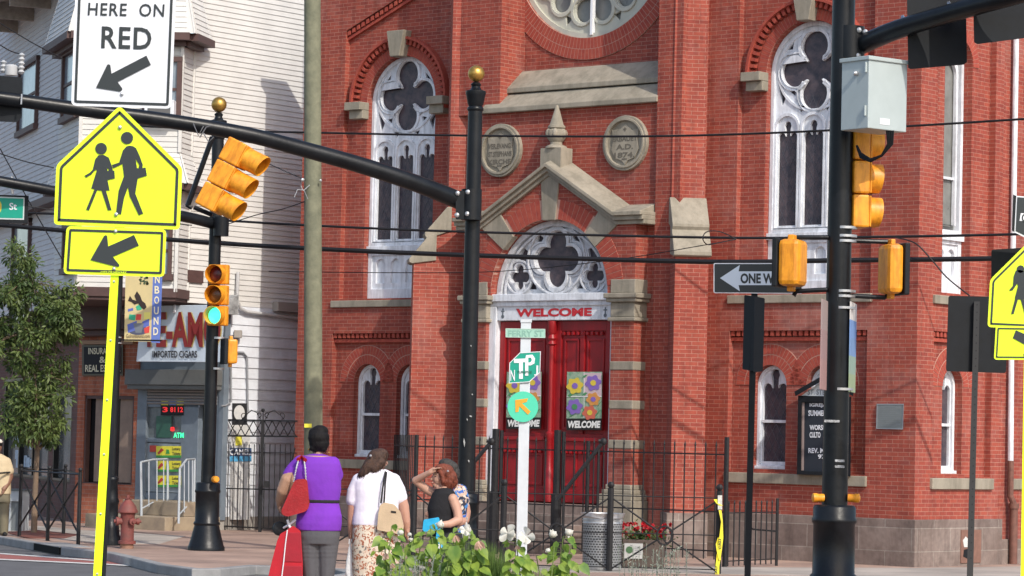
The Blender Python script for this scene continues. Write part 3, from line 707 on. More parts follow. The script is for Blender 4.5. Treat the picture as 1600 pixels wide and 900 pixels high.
f=cb(); f.box(-6.43,-6.33,-.74,-.62,.88,3.78); f.lathe((TC-.01,-.76,.88),[(.075,0),(.075,.5),(.05,.55),(.05,1.0),(.07,1.03),(.07,1.1),(.045,1.13),(.045,2.5),(.075,2.53),(.05,2.58),(.075,2.62),(.05,2.68),(.075,2.72),(.075,2.9)],14)
f.build('door_post',m_reddoor,ch,smooth=True)
# entrance steps
f=cb()
for i in range(5): f.box(-7.75-.0*i,-5.0,-1.0-.28*(5-i),-.62,0,.12+.148*(i+1) if i<5 else 1)
f.build('entrance_steps',m_base,ch,bevel=.012)
# lettering on the head of the door
f=cb(); put_text(f,'WELCOME',PF,-7.12,-5.55,3.85,3.985,.796,.045); f.build('lettering',mat('lettering_red',(.5,.02,.03),.5),ch)
f=cb()
for x in (-7.40,-5.28):
    f.mark(); f.poly(rect(x-.012,x+.012,3.83,3.99),[],PF,.795,.79); f.poly(rect(x-.035,x+.035,3.935,3.955),[],PF,.796,.79); f.poly(circ(x,3.86,.03,10),[circ(x,3.86,.014,10)],PF,.797,.79)
f.build_each('emblem',mat('emblem_grey',(.12,.14,.16),.6),ch)
# plinth access hatch on the side
f=cb(); f.box(-.02,.075,1.22,1.80,.16,.66); hb=f.build('hatch',mat('hatch_brown',(.22,.115,.085),.7,var=.2,vs=9),ch)
f=cb(); f.poly([(1.26,.50),(1.34,.56),(1.42,.52),(1.40,.40),(1.30,.40)],[],PS,.08,.07); f.build('paper_scrap',mat('paper',(.6,.6,.58),.8),hb)
f=cb(); f.poly([(1.30,.36),(1.44,.38),(1.42,.22),(1.28,.26)],[],PS,.08,.07); f.build('tape_patch',m_blackm,hb)
# downpipe on the nave wall
dp=thing('downpipe',CM@Vector((0,2.8,.1)),'downpipe on the right wall, white above and rust brown below','downpipe')
f=cb(); f.tube([(.02,2.74,1.25),(.0,2.74,3.2),(.0,2.74,9.5)],.045,10); f.build('upper_pipe',m_white,dp,smooth=True)
f=cb(); f.tube([(.05,2.80,.12),(.05,2.80,1.0)],.065,12); f.tube([(.05,2.8,.98),(.05,2.80,1.06)],.08,12); f.tube([(.05,2.80,1.05),(.02,2.74,1.18),(.02,2.74,1.72)],.05,10); f.build('lower_pipe',mat('rusty_brown',(.17,.075,.055),.7,var=.3,vs=10),dp,smooth=True)
# ================================================================ CORNER HOUSE
m_sid=mat('cream_siding',(.64,.63,.60),.7,c2=(.56,.55,.525),vs=2.2)
m_sidg=mat('grey_siding',(.60,.60,.60),.7,c2=(.52,.52,.53),vs=2.2)
m_clap=mat('white_clapboard',(.72,.76,.82),.7,c2=(.60,.62,.66),vs=3)
m_brown=mat('brown_trim',(.085,.045,.04),.6,var=.2,vs=6)
m_orbrick=brickmat('orange_brick',(.46,.155,.08),(.36,.105,.055),(.38,.25,.19),w=.22,h=.075,ms=.005)
m_dkbrick=brickmat('dark_brown_brick',(.16,.065,.05),(.12,.05,.042),(.14,.10,.085),w=.22,h=.075,ms=.005)
m_winglass=mat('window_glass',(.16,.20,.24),.12,c2=(.30,.34,.38),vs=2.5)
m_dark=mat('dark_interior',(.015,.015,.017),.6)
m_bluegrey=mat('blue_grey_paint',(.16,.195,.235),.5,var=.15,vs=5)
P1=Vector((-5.15,52.8,0)); P2=Vector((-6.8,54.18,0)); P3=Vector((-8.06,55.24,0))
ED=Vector((-.326,.945,0)).normalized()
def FR(A,d):
    d=Vector(d).normalized(); i=Vector((-d.y,d.x,0)); return Matrix(((d.x,i.x,0,A[0]),(d.y,i.y,0,A[1]),(0,0,1,0),(0,0,0,1)))
def siding(mb,A,B,z0,z1,pitch=.095,lap=.016,o0=0,o1=0,ext=0):
    A=Vector(A);B=Vector(B); L=(B-A).length; M=FR(A,B-A); n=int(round((z1-z0)/pitch)); p=(z1-z0)/n
    for i in range(n):
        a=z0+i*p; b=a+p; fa=o0+(o1-o0)*(i/n); fb=o0+(o1-o0)*((i+1)/n)
        e0=ext*fa; e1=ext*fb
        mb.add([(-e0,-fa-lap,a),(L+e0,-fa-lap,a),(L+e1,-fb-.002,b+.004),(-e1,-fb-.002,b+.004),(-e0,-fa+.03,a),(L+e0,-fa+.03,a),(L+e1,-fb+.03,b),(-e1,-fb+.03,b)],
            [(0,1,2,3),(0,4,5,1),(7,6,5,4),(0,3,7,4),(1,5,6,2)],M)
house=thing('corner_house',(P1.x,P1.y,0),'corner house clad in cream siding with a bay turret over brick and tobacco shop fronts','house')
fs=plane_fn(P1,U)      # side wall
fsh=plane_fn(P1,N)     # shop fronts
side_dir=-N
Aw=fs(303,100); Aw=Vector((Aw.x,Aw.y,0))
bdir=Vector((.21,.978,0)).normalized()
def hitx(A,d,px,py):
    # point on plan line A+t*d seen at pixel column px
    r=ray(px,py); # X/Y=r.x
    t=(r.x*A.y-A.x)/(d.x-r.x*d.y); return A+d*t
Bw=hitx(Aw,bdir,285,100)
Cw=hitx(Bw,Vector((-1,.05,0)).normalized(),128,150)
Dw=hitx(Cw,ED,95,120)
inw=Vector((-ED.y,ED.x,0))
Dw2=Dw+Vector((ED.y,-ED.x,0))*.0+Vector((.945,.326,0))*.30
Ew=Dw2+ED*14
far=P1+side_dir*12
# upper storeys
ZT=12.5; ZM=4.15
mb=MB(); a=P1; siding(mb,Aw+Vector((0,0,0)),far,ZM,ZT,.0965); mb.mark()
siding(mb,P1-side_dir*(P1-Aw).length*0,P1+side_dir*.01,ZM,ZM+.1); sd_=mb.build_each('siding_wall',m_sid,house)
bay=[(Dw,Cw),(Cw,Bw),(Bw,Aw)]
mb=MB()
for A,B in bay:
    mb.mark()
    siding(mb,A,B,4.35,6.1,.0965); siding(mb,A,B,6.2,6.75,.0965,.016,.22,.0,.4); siding(mb,A,B,6.75,8.65,.0965); siding(mb,A,B,8.82,9.9,.0965,.016,.30,.02,.4); siding(mb,A,B,9.9,ZT,.0965)
mb.build_each('bay_wall',m_sid,house)
mb=MB(); siding(mb,Ew,Dw2,ZM,ZT,.102,.015); mb.build('siding_wall',m_sidg,house)
mb=MB()
def skirt(z0,z1,o):
    for A,B in bay:
        M=FR(A,B-A); L=(B-A).length; mb.box(-o*.5,L+o*.5,-o,.1,z0,z1,M)
for z0,z1,o in ((8.62,8.70,.16),(8.70,8.83,.33)): 
    skirt(z0,z1,o)
mb.mark(); skirt(6.09,6.2,.24); mb.mark(); skirt(4.2,4.36,.04)
mb.mark(); M=FR(Ew,Dw2-Ew); L=(Dw2-Ew).length; mb.box(0,L,-.28,.1,6.05,6.2,M)
mb.build_each('cornice',m_brown,house)
def offp(o):
    pts=[Dw,Cw,Bw,Aw]; out=[]
    for i,p in enumerate(pts):
        ns=[]
        for a,b in ((i-1,i),(i,i+1)):
            if 0<=a and b<len(pts): d=(pts[b]-pts[a]).normalized(); ns.append(Vector((d.y,-d.x,0)))
        n_=sum(ns,Vector((0,0,0))).normalized(); out.append(p+n_*(o/max(.5,n_.dot(ns[0]))))
    return out
mb=MB()
for z0,z1,o0,o1 in ((6.2,6.75,.22,0),(8.82,9.9,.30,.02)):
    mb.mark(); a=offp(o0-.0); b=offp(o1+.0); mb.add([(p.x,p.y,z0) for p in a]+[(p.x,p.y,z1) for p in b],[(i,i+1,5+i,4+i) for i in range(3)])
    for i in range(4): mb.tube([(a[i].x,a[i].y,z0),(b[i].x,b[i].y,z1)],.02,4)
mb.build_each('flared_skirt',m_sid,house)
mb=MB()
for p in (Cw,Bw,Aw): mb.mark(); mb.box(p.x-.03,p.x+.03,p.y-.04,p.y+.05,4.3,6.1); mb.box(p.x-.03,p.x+.03,p.y-.04,p.y+.05,6.75,8.65)
mb.build_each('corner_trim',m_sid,house)
# eave boards upper left
mb=MB(); f_e=plane_fn(Dw2,(-.945*-1,-.0,0)) if False else None
M=FR(Dw2+ED*9,-ED); 
mb.box(1.5,8.2,-.9,.05,10.28,10.45,M); mb.box(1.5,8.2,-.95,-.82,10.15,10.5,M); 
for i in range(4): mb.box(2.2+i*1.9,2.3+i*1.9,-.8,.05,9.95,10.28,M)
mb.build('eave',mat('weathered_board',(.36,.30,.25),.8,var=.3,vs=8),house)
def hwin(fn,x0,x1,y0,y1,off=.02,gm=None,lift=0,name='window',mid=True):
    """window by its picture corners on a wall plane"""
    a=fn(x0,y1,off); b=fn(x1,y1,off); t=fn(x0,y0,off); z0,z1=a.z,t.z
    A=Vector((a.x,a.y,0)); B=Vector((b.x,b.y,0)); M=FR(A,B-A); L=(B-A).length
    mb=MB(M); w=min(.09,L*.14)
    mb.box(-.0,w,-.06,.04,z0,z1); mb.box(L-w,L,-.06,.04,z0,z1); mb.box(0,L,-.07,.04,z1-.09,z1); mb.box(-.03,L+.03,-.09,.04,z0-.06,z0+.05)
    if mid: mb.box(w,L-w,-.03,.03,(z0+z1)/2-.025,(z0+z1)/2+.025)
    o=mb.build(name,m_brown,house); mb=MB(M); mb.box(w,L-w,-.005,.02,z0+.03,z1-.05); mb.build('pane',gm or m_winglass,o); return o
fE=plane_fn(Dw2,(-.945,-.326,0)); fD=plane_fn(Cw,(-.945,-.326,0)); fC=plane_fn(Cw,(Bw-Cw).cross(Vector((0,0,1))))
hwin(fE,29,58,108,212); hwin(fE,17,44,352,520); hwin(fD,98,122,85,190); hwin(fD,86+14,122,352,425)
hwin(fC,222,283,88,190); hwin(fC,225,268,350,432)
mb=MB(); a=fs(288,432,.03)
c=fC(253,172,.02); M=FR((c.x,c.y,0),Bw-Cw); mb=MB(M); mb.box(-.26,.26,-.3,.1,c.z-.15,c.z+.15); ac=mb.build('air_conditioner',m_white,house,bevel=.01)
mb=MB(M); mb.box(-.20,.20,-.31,-.29,c.z-.11,c.z+.11); mb.build('grille',mat('grille_dark',(.1,.1,.1),.6),ac)
# floor slab under the upper storeys + lower body
mb=MB(); mb.poly([(Dw2.x,Dw2.y),(Dw.x,Dw.y),(Cw.x,Cw.y),(Bw.x,Bw.y),(Aw.x,Aw.y),(far.x,far.y),(Ew.x,Ew.y)],[],lambda a,b,d:(a,b,4.2+d),0,-.06); mb.build('soffit',m_brown,house)
# lower side wall: wide clapboards
mb=MB(); siding(mb,P1+side_dir*.10,far,.35,4.2,.19,.02); mb.build('clapboard_wall',m_clap,house)
mb=MB(); M=FR(P1,side_dir); mb.box(-.02,12,-.03,.05,.1,.36,M); mb.build('foundation',m_conc,house)
mb=MB(); M=FR(P1,side_dir); mb.box(-.02,.11,-.06,.05,.3,4.15,M); mb.build('corner_board',m_bluegrey,house)
mb=MB(); M=FR((fs(288,431).x,fs(288,431).y,0),side_dir); z=fs(300,431).z; L=(fs(317,431)-fs(290,431)).length; mb.box(.05,L,-.05,.0,z-.12,z+.10,M); mb.build('shutter_board',m_brown,house)
# drain pipe crossing the side wall
mb=MB(); mb.tube([fs(372,425,.08),fs(370,468,.08),fs(376,482,.08),fs(386,487,.08),fs(480,499,.08)],.032,8); mb.build('drain_pipe',mat('pale_pipe',(.5,.5,.5),.5),house,smooth=True)
mb=MB(); M=FR((fs(425,480).x,fs(425,480).y,0),side_dir); z=fs(425,480).z; mb.box(0,2.2,-.16,0,z-.07,z+.1,M); mb.build('shade_box',mat('taupe_metal',(.33,.30,.27),.6),house)
mb=MB(); mb.tube([fs(350,560,.05),fs(352,553,.05),fs(362,550,.05),fs(380,551,.05),fs(386,558,.05),fs(387,645,.05)],.02,8); mb.tube([fs(361,556,.06),fs(361,628,.06),fs(352,634,.06),fs(346,634,.06)],.018,8); mb.build('conduit',mat('grey_conduit',(.25,.26,.28),.5),house,smooth=True)
mb=MB(); p=fs(372,522,.08); mb.box(p.x-.07,p.x+.07,p.y-.05,p.y+.05,p.z-.07,p.z+.07); mb.build('junction_box',mat('taupe_metal',(.33,.30,.27),.6),house,bevel=.01)
# corner shop front ------------------------------------------------
MS=FR(P2,P1-P2); LS=(P1-P2).length
def sp(px,py,off=0): # pixel -> local along shop front (x,z)
    p=fsh(px,py,off); q=MS.inverted()@p; return q.x,q.z
mb=MB(MS); mb.poly(rect(-.02,LS,.0,4.15),[rect(.25,LS-.12,.62,2.62)],PF,0,-.3); mb.build('shop_wall',m_bluegrey,house)
x0,_=sp(206,580); 
mb=MB(MS); mb.box(-.05,LS+.02,-.34,.02,2.70,2.98); mb.box(-.02,LS,-.30,.02,2.62,2.70); mb.build('shutter_box',mat('shutter_box_grey',(.13,.135,.135),.5,var=.15,vs=4),house,bevel=.01)
mb=MB(MS)
for i in range(5): mb.tube([MS@Vector((.25,-.02,2.60-i*.055)),MS@Vector((LS-.12,-.02,2.60-i*.055))],.028,8) if False else mb.tube([(.25,-.02,2.60-i*.055),(LS-.12,-.02,2.60-i*.055)],.028,8)
mb.build('roller_shutter',mat('shutter_slat',(.26,.25,.25),.5,.4),house,smooth=True)
dx0,_=sp(222,700); dx1,_=sp(286,700); dx2,_=sp(311,700)
mb=MB(MS); mb.box(.0,.25,-.05,.02,.6,2.65); mb.box(dx0-.05,dx0+.06,-.02,.06,.62,2.36); mb.box(dx1-.05,dx2-.02,-.02,.10,.62,2.36); mb.box(dx0,dx2,-.02,.06,2.3,2.38); mb.box(dx0,dx1,-.02,.06,.62,.74); mb.box(dx0,dx1,-.015,.05,1.66,1.74); 
sf=mb.build('shop_frame',m_bluegrey,house,bevel=.008)
mb=MB(MS); mb.box(dx0+.05,dx1-.04,.02,.04,.74,2.31); mb.build('door_glass',mat('shop_glass',(.10,.12,.13),.15,c2=(.20,.23,.25),vs=3),sf)
mb=MB(MS); mb.box(.2,LS-.1,.26,.30,.6,2.65); mb.build('interior',m_dark,sf)
# lower panel of the door is bright metal/glass
mb=MB(MS); mb.box(dx0+.06,dx1-.05,.0,.02,.76,1.64); mb.build('door_panel',mat('door_grey',(.28,.33,.37),.3,c2=(.17,.2,.23),vs=4),sf)
# little roof above the shop sign
mb=MB(MS); mb.hexa([(-.15,-.42,3.98),(LS+.25,-.42,3.98),(LS+.25,-.42,4.08),(-.15,-.42,4.08)],[(-.15,.1,3.98),(LS+.25,.1,3.98),(LS+.25,.1,4.34),(-.15,.1,4.34)]); mb.build('shingle_roof',mat('old_shingles',(.10,.10,.10),.8,c2=(.45,.46,.46),vs=5),house)
# brick front ------------------------------------------------------
MBk=FR(P3,P2-P3); LB=(P2-P3).length
bx0,_=[ (MBk.inverted()@fsh(133,680)).x,0]; bx1=(MBk.inverted()@fsh(211,680)).x
mb=MB(MBk); mb.poly(rect(0,LB,0,4.0),[rect(bx0,min(bx1,LB-.1),.86,2.5)],PF,.04,-.25); mb.build('brick_front',m_orbrick,house)
bx1=min(bx1,LB-.1)
mb=MB(MBk); mb.box(bx0,bx1,.1,.14,.86,2.5); wi=mb.build('window',mat('black_glass',(.015,.015,.017),.1),house)
mb=MB(MBk); mb.box(bx0,bx1,-.03,.06,.82,.88); mb.box(bx0,bx1,-.02,.06,2.44,2.5); mb.box(bx0,bx0+.05,-.02,.08,.86,2.5); mb.box(bx1-.05,bx1,-.02,.08,.86,2.5); mb.build('frame',m_brown,wi)
for a,b in ((.16,.34),(.66,.92)):
    w=bx1-bx0; mb=MB(MBk); mb.box(bx0+w*a,bx0+w*b,.05,.095,.9,2.45); mb.build('curtain',mat('tan_curtain',(.26,.19,.15),.8,var=.15,vs=6),wi)
mb=MB(MBk); mb.box(-.1,LB+.1,-.32,.05,3.72,4.16); mb.box(-.1,LB+.1,-.2,.05,3.6,3.72); mb.build('fascia',m_brown,house,bevel=.02)
mb=MB(MBk); mb.box(.15,LB-.1,-.12,.0,3.45,3.52); mb.build('sign_lamp_bar',mat('copper_brown',(.30,.17,.09),.5),house)
# dark brick run ---------------------------------------------------
ME=FR(P3+ED*12,-ED)
fEl=plane_fn(P3,(-.945,-.326,0))
def ex(px,py): return (ME.inverted()@fEl(px,py)).x
h1=rect(ex(84,680),ex(111,680),.86,2.55); h2=rect(ex(6,680),ex(76,680),.86,2.9)
mb=MB(ME); mb.poly(rect(0,12,0,4.2),[h1,h2],PF,0,-.25); mb.build('brick_front',m_dkbrick,house)
for i,h in enumerate((h1,h2)):
    a,b=h[0][0],h[1][0]; z0,z1=h[0][1],h[2][1]
    mb=MB(ME); mb.box(a,b,.10,.13,z0,z1); wi=mb.build('shop_window',mat('reflective_glass',(.04,.045,.05),.08,c2=(.20,.20,.19),vs=1.6),house)
    mb=MB(ME)
    for t in ((0,1) if i==0 else (0,.36,.66,1)): x=a+(b-a)*t; mb.box(x-.05,x+.05,.0,.12,z0,z1)
    mb.box(a,b,0,.12,z0-.03,z0+.05); mb.box(a,b,0,.12,z1-.06,z1); mb.build('frame',m_black,wi)
    if i==1:
        random.seed(3)
        for k in range(11):
            u_=random.uniform(.06,.62); z_=random.uniform(1.0,1.9); mb=MB(ME); x=a+(b-a)*u_; mb.box(x,x+random.uniform(.3,.6),.07,.09,z_,z_+random.uniform(.12,.26)); mb.build('notice',mat('pale_blue_notice',(.42,.52,.62),.6,var=.3,vs=9),wi)
mb=MB(ME); mb.box(0,12.1,-.3,.05,3.72,4.18); mb.build('fascia',m_brown,house)
# tobacco shop sign ------------------------------------------------
ts=thing('shop_sign',fsh(270,560,.3),'pale blue tobacco shop sign with red raised letters above the corner shutter','sign')
m_tsign=mat('sign_pale_blue',(.62,.70,.78),.5,var=.08,vs=5)
sx=lambda px,py,o:fsh(px,py,1.15+o)
mb=MB(); mb.poly([(213,565),(222,478),(352,476),(345,566)],[],sx,0,-.07); mb.build('panel',m_tsign,ts,bevel=.01)
def tpx(mb,body,P,x0,x1,yt,yb,off,**k): put_text(mb,body,P,x0,x1,yb,yt,off,**k)
def extr(mb,depth_vec):
    pass
for off,c,dx in ((.01,mat('gold_edge',(.70,.58,.22),.5),1.8),(.03,mat('sign_red_letters',(.24,.018,.015),.45),0)):
    mb=MB(); tpx(mb,'TE-AMO',sx,222+dx,345+dx,487,543,off,bold=.035); mb.build('letters',c,ts)
mb=MB(); tpx(mb,'IMPORTED CIGARS',sx,238,308,548,559,.02,bold=.03); mb.build('letters',mat('sign_black_letters',(.04,.04,.05),.5),ts)
mb=MB(); mb.tube([sx(235,500,-.12),fsh(245,500,.1)],.02,5); mb.tube([sx(330,500,-.12),fsh(330,500,.1)],.02,5); mb.build('wall_brackets',m_black,ts)
mb=MB(); mb.tube([sx(273,478,.02),sx(272,488,.1)],.03,8); mb.build('lamp',m_white,ts,smooth=True)
# insurance sign
iz=thing('office_sign',fsh(158,585,.06),'black framed office sign with cream serif letters on the orange brick','sign')
so_=lambda px,py,o:fsh(px,py,.10+o)
mb=MB(); mb.poly([(128,587),(128,539),(192,539),(192,587)],[],so_,0,-.05); mb.build('frame',mat('dark_olive',(.10,.09,.06),.5),iz)
mb=MB(); mb.poly([(131,584),(131,542),(189,542),(189,584)],[],so_,.01,0); mb.build('panel',m_dark,iz)
mb=MB(); tpx(mb,'INSURANCE',so_,138,183,543.5,553.5,.015); tpx(mb,'&',so_,155,165,557,567,.015); tpx(mb,'REAL ESTATE',so_,133,188,570,581,.015); mb.build('letters',mat('cream_letters',(.70,.64,.45),.5),iz)
# gooseneck lamp
gl=thing('wall_lamp',fsh(152,474,.2),'black gooseneck wall lamp over the brown fascia','lamp')
mb=MB(); mb.tube([fsh(152,478,.3),fsh(152,440,.35),fsh(153,430,.5)],.02,6); mb.build('arm',m_black,gl,smooth=True)
mb=MB(); c=fsh(152,470,.55); mb.lathe(c,[(.13,-.06),(.12,0),(.06,.1),(.03,.2)],12); mb.build('shade',m_black,gl,smooth=True)
# lottery posters & lit signs on the shop door
sd2=lambda px,py,o:fsh(px,py,.0+o)
for i,(y0,y1) in enumerate(((697,715),(720,737),(743,761))):
    t=thing('lottery_poster',fsh(264,y1,.03),['top','middle','lowest'][i]+' yellow and green lottery poster on the shop door, %s'%['just under the red sticker level','between the two other posters','nearest to the steps'][i],'poster','lottery posters on the shop door')
    mb=MB(); mb.poly([(244,y1),(244,y0),(283,y0),(283,y1)],[],sd2,.03,.022); mb.build('sheet',mat('poster_yellow',(.75,.68,.05),.5),t)
    mb=MB(); mb.poly([(244,y1),(244,y1-3.5),(283,y1-3.5),(283,y1)],[],sd2,.036,.03); mb.build('strip',mat('poster_green',(.05,.30,.06),.5),t)
    mb=MB(); tpx(mb,'Lottery',sd2,269,282,y0+2,y0+8,.034); tpx(mb,'Tickets',sd2,269,282,y0+9,y0+14,.034); mb.build('lettering',m_sgn,t)
    mb=MB(); mb.poly([(252,y0+3),(256,y0+6),(248,y0+13),(246,y0+11)],[],sd2,.036,.03); mb.build('red_swash',mat('poster_red',(.5,.05,.03),.5),t)
    mb=MB(); mb.poly([(260,y0+5),(264,y0+6),(265,y0+12),(259,y0+12)],[],sd2,.036,.03); mb.build('green_mark',mat('poster_green',(.05,.30,.06),.5),t)
t=thing('red_sticker',fsh(240,706,.03),'small red sticker left of the top lottery poster','sticker')
mb=MB(); mb.poly([(234,706),(234,696),(245,696),(245,706)],[],sd2,.028,.022); mb.build('sheet',mat('poster_red',(.5,.05,.03),.5),t)
t=thing('jackpot_sign',fsh(268,648,.03),'lottery jackpot display with red lit digits in the shop door glass','sign')
mb=MB(); mb.poly([(251,649),(251,623),(287,623),(287,649)],[],sd2,.03,.015); mb.build('case',m_dark,t)
for i,c in enumerate(((.62,.56,.06),(.15,.2,.45),(.62,.56,.06))):
    mb=MB(); mb.poly([(252+i*12,633),(252+i*12,623),(263+i*12,623),(263+i*12,633)],[],sd2,.036,.03); mb.build('header',mat('jack%d'%(i%2),c,.5),t)
mb=MB()
for i,d in enumerate(('3','81','12')): tpx(mb,d,sd2,254+i*12,262+i*12,636,644,.036,bold=.03)
mb.build('digits',mat('led_red',(.9,.03,.03),.5,emit=.5),t)
t=thing('atm_sign',fsh(278,683,.03),'small green lit ATM sign low in the door glass','sign')
mb=MB(); mb.poly([(244,684),(244,650),(268,650),(268,684)],[],sd2,.026,.015); mb.build('case',mat('dim_green',(.03,.10,.07),.4),t)
mb=MB(); tpx(mb,'ATM',sd2,271,287,676,684,.036,bold=.03); mb.build('letters',mat('led_green',(.05,.9,.35),.5,emit=1.0),t)
mb=MB(); tpx(mb,'8',sd2,266,273,667,674,.036,bold=.04); mb.build('mark',mat('led_red',(.9,.03,.03),.5,emit=.5),t)
# steps and rails
stp=thing('shop_steps',ground(262,828),'two tan concrete steps below the corner shop door','steps')
mb=MB(MS); mb.box(.12,LS+.05,-1.35,.0,.10,.36); mb.box(.55,LS+.0,-.85,.0,.36,.62); mb.build('steps',mat('tan_concrete',(.36,.29,.20),.9,c2=(.25,.2,.15),vs=4),stp,bevel=.015)
m_rail=mat('pale_grey_rail',(.42,.46,.50),.45)
for pts,lab in (([(221,808,220,722),(262,787,262,717)],'left'),([(279,818,281,732),(303,794,304,717)],'right')):
    t=thing('hand_rail',fsh(pts[0][0],pts[0][1],1.3),('left' if lab=='left' else 'right')+' grey metal hand rail beside the corner shop steps','railing','hand rails of the corner shop steps')
    g=lambda x,y,o=0:fsh(x,y,1.25-(x-pts[0][0])/(pts[1][0]-pts[0][0])*.9)
    (xa,ya,xb,yb),(xc,yc,xd,yd)=pts
    mb=MB(); mb.tube([g(xa,ya),g(xb,yb)],.022,6); mb.build('post',m_rail,t)
    mb=MB(); mb.tube([g(xc,yc),g(xd,yd)],.022,6); mb.build('post',m_rail,t)
    m1=xb+(xd-xb)*.45
    mb=MB(); mb.tube([g(xb,yb),g(m1,yd+1),g(xd,yd)],.018,6); mb.build('top_rail',m_rail,t)
    mb=MB(); mb.tube([g(xa,ya-13),g(m1,yc-2),g(xc,yc-4)],.015,6); mb.build('low_rail',m_rail,t)
    mb=MB()
    for k in (.3,.6,.85): x=xb+(xd-xb)*k; mb.tube([g(x,ya-13-(ya-13-yc+4)*k),g(x,yb+(yd-yb)*min(1,k*2))],.012,5)
    mb.build('balusters',m_rail,t)
# cigarette advert boards behind the gate
t=thing('advert_column',fs(366,805,.15),'tall white cigarette advert column standing behind the iron gate','advert')
cpl=yplane(53.0,375)
mb=MB(); mb.poly([(359,812),(361,664),(391,664),(390,812)],[],cpl,.05,-.05); mb.build('board',mat('advert_white',(.62,.60,.56),.6,c2=(.5,.5,.5),vs=12),t)
mb=MB(); mb.poly([(359,713),(359,700),(393,700),(393,713)],[],cpl,.06,.05); mb.build('blue_band',mat('navy_band',(.03,.06,.14),.5),t)
mb=MB(); mb.poly([(359,721),(359,713),(393,713),(393,721)],[],cpl,.06,.05); mb.build('light_band',mat('sky_band',(.08,.35,.6),.5),t)
mb=MB(); tpx(mb,'CAMEL',cpl,359,391,701.5,711,.064,bold=.03); mb.build('lettering',m_swhite,t)
mb=MB(); mb.poly([(368,696),(368,680),(378,680),(378,696)],[],cpl,.062,.05); mb.build('yellow_mark',mat('poster_yellow',(.75,.68,.05),.5),t)
t=thing('advert_panel',fs(374,664,.15),'black panel with a white oval on the wall above the advert column','advert')
mb=MB(); mb.poly([(363,666),(363,630),(386,630),(386,666)],[],cpl,.03,-.0); mb.build('panel',m_dark,t)
mb=MB(); mb.poly(circ(374,645,8.5,20,12),[],cpl,.036,.03); mb.build('oval',mat('advert_white',(.62,.60,.56),.6),t)

# ================================================================ IRON GATE
gd=plane_fn(C0+N*.12,N)
gate=thing('iron_gate',ground(408,830),'tall black iron gate with scrollwork between the clapboard house and the church','gate')
def bar(mb,fn,pts,r,off=0,n=6): mb.tube([fn(x,y,off) for x,y in pts],r,n)
mb=MB(); bar(mb,gd,[(355,656),(464,658)],.02,n=4); bar(mb,gd,[(355,681),(464,682)],.02,n=4); bar(mb,gd,[(352,763),(463,766)],.016,n=4); bar(mb,gd,[(350,822),(462,828)],.018,n=4); bar(mb,gd,[(354,706),(463,708)],.012,n=4); bar(mb,gd,[(354,655),(349,830)],.03,n=4); mb.build('frame',m_iron,gate)
mb=MB(); bar(mb,gd,[(411,656),(406,832)],.04,n=4); mb.build('post',m_iron,gate)
mb=MB()
for x0,x1,n_ in ((357,409,4),(413,462,4)):
    w=(x1-x0)/n_
    for i in range(n_):
        bar(mb,gd,[(x0+i*w,657),(x0+(i+1)*w,681)],.009,n=4); bar(mb,gd,[(x0+i*w,681),(x0+(i+1)*w,657)],.009,n=4)
mb.build('lattice',m_iron,gate)
mb=MB()
for i in range(13):
    x=357+i*8.1; bar(mb,gd,[(x,694),(x-2.4,826)],.009,n=5)
mb.build('pickets',m_iron,gate)
mb=MB()
def spiral(cx,cy,r,a0,turn,n=16): return [(cx+r*(1-.7*i/n)*math.cos(a0+turn*i/n),cy+r*(1-.7*i/n)*math.sin(a0+turn*i/n)) for i in range(n+1)]
for s_ in (-1,1):
    bar(mb,gd,[(411+s_*4,655),(411+s_*9,645),(411+s_*18,641),(411+s_*26,648),(411+s_*33,655)],.008,n=5)
    bar(mb,gd,spiral(411+s_*29,649,6,pi/2,s_*-5),.008,n=5); bar(mb,gd,spiral(411+s_*7,648,5,pi/2,s_*5),.008,n=5)
bar(mb,gd,[(411,656),(411,640)],.01); mb.ball(gd(411,641),.035,8); mb.build('scrollwork',m_iron,gate)
mb=MB(); bar(mb,gd,[(440,790),(461,700)],.016,-.0,n=4); mb.build('brace',m_iron,gate)
mb=MB(); p=gd(416,757,.04); mb.box(p.x-.05,p.x+.05,p.y-.03,p.y+.03,p.z-.06,p.z+.06); mb.build('lock',m_iron,gate)
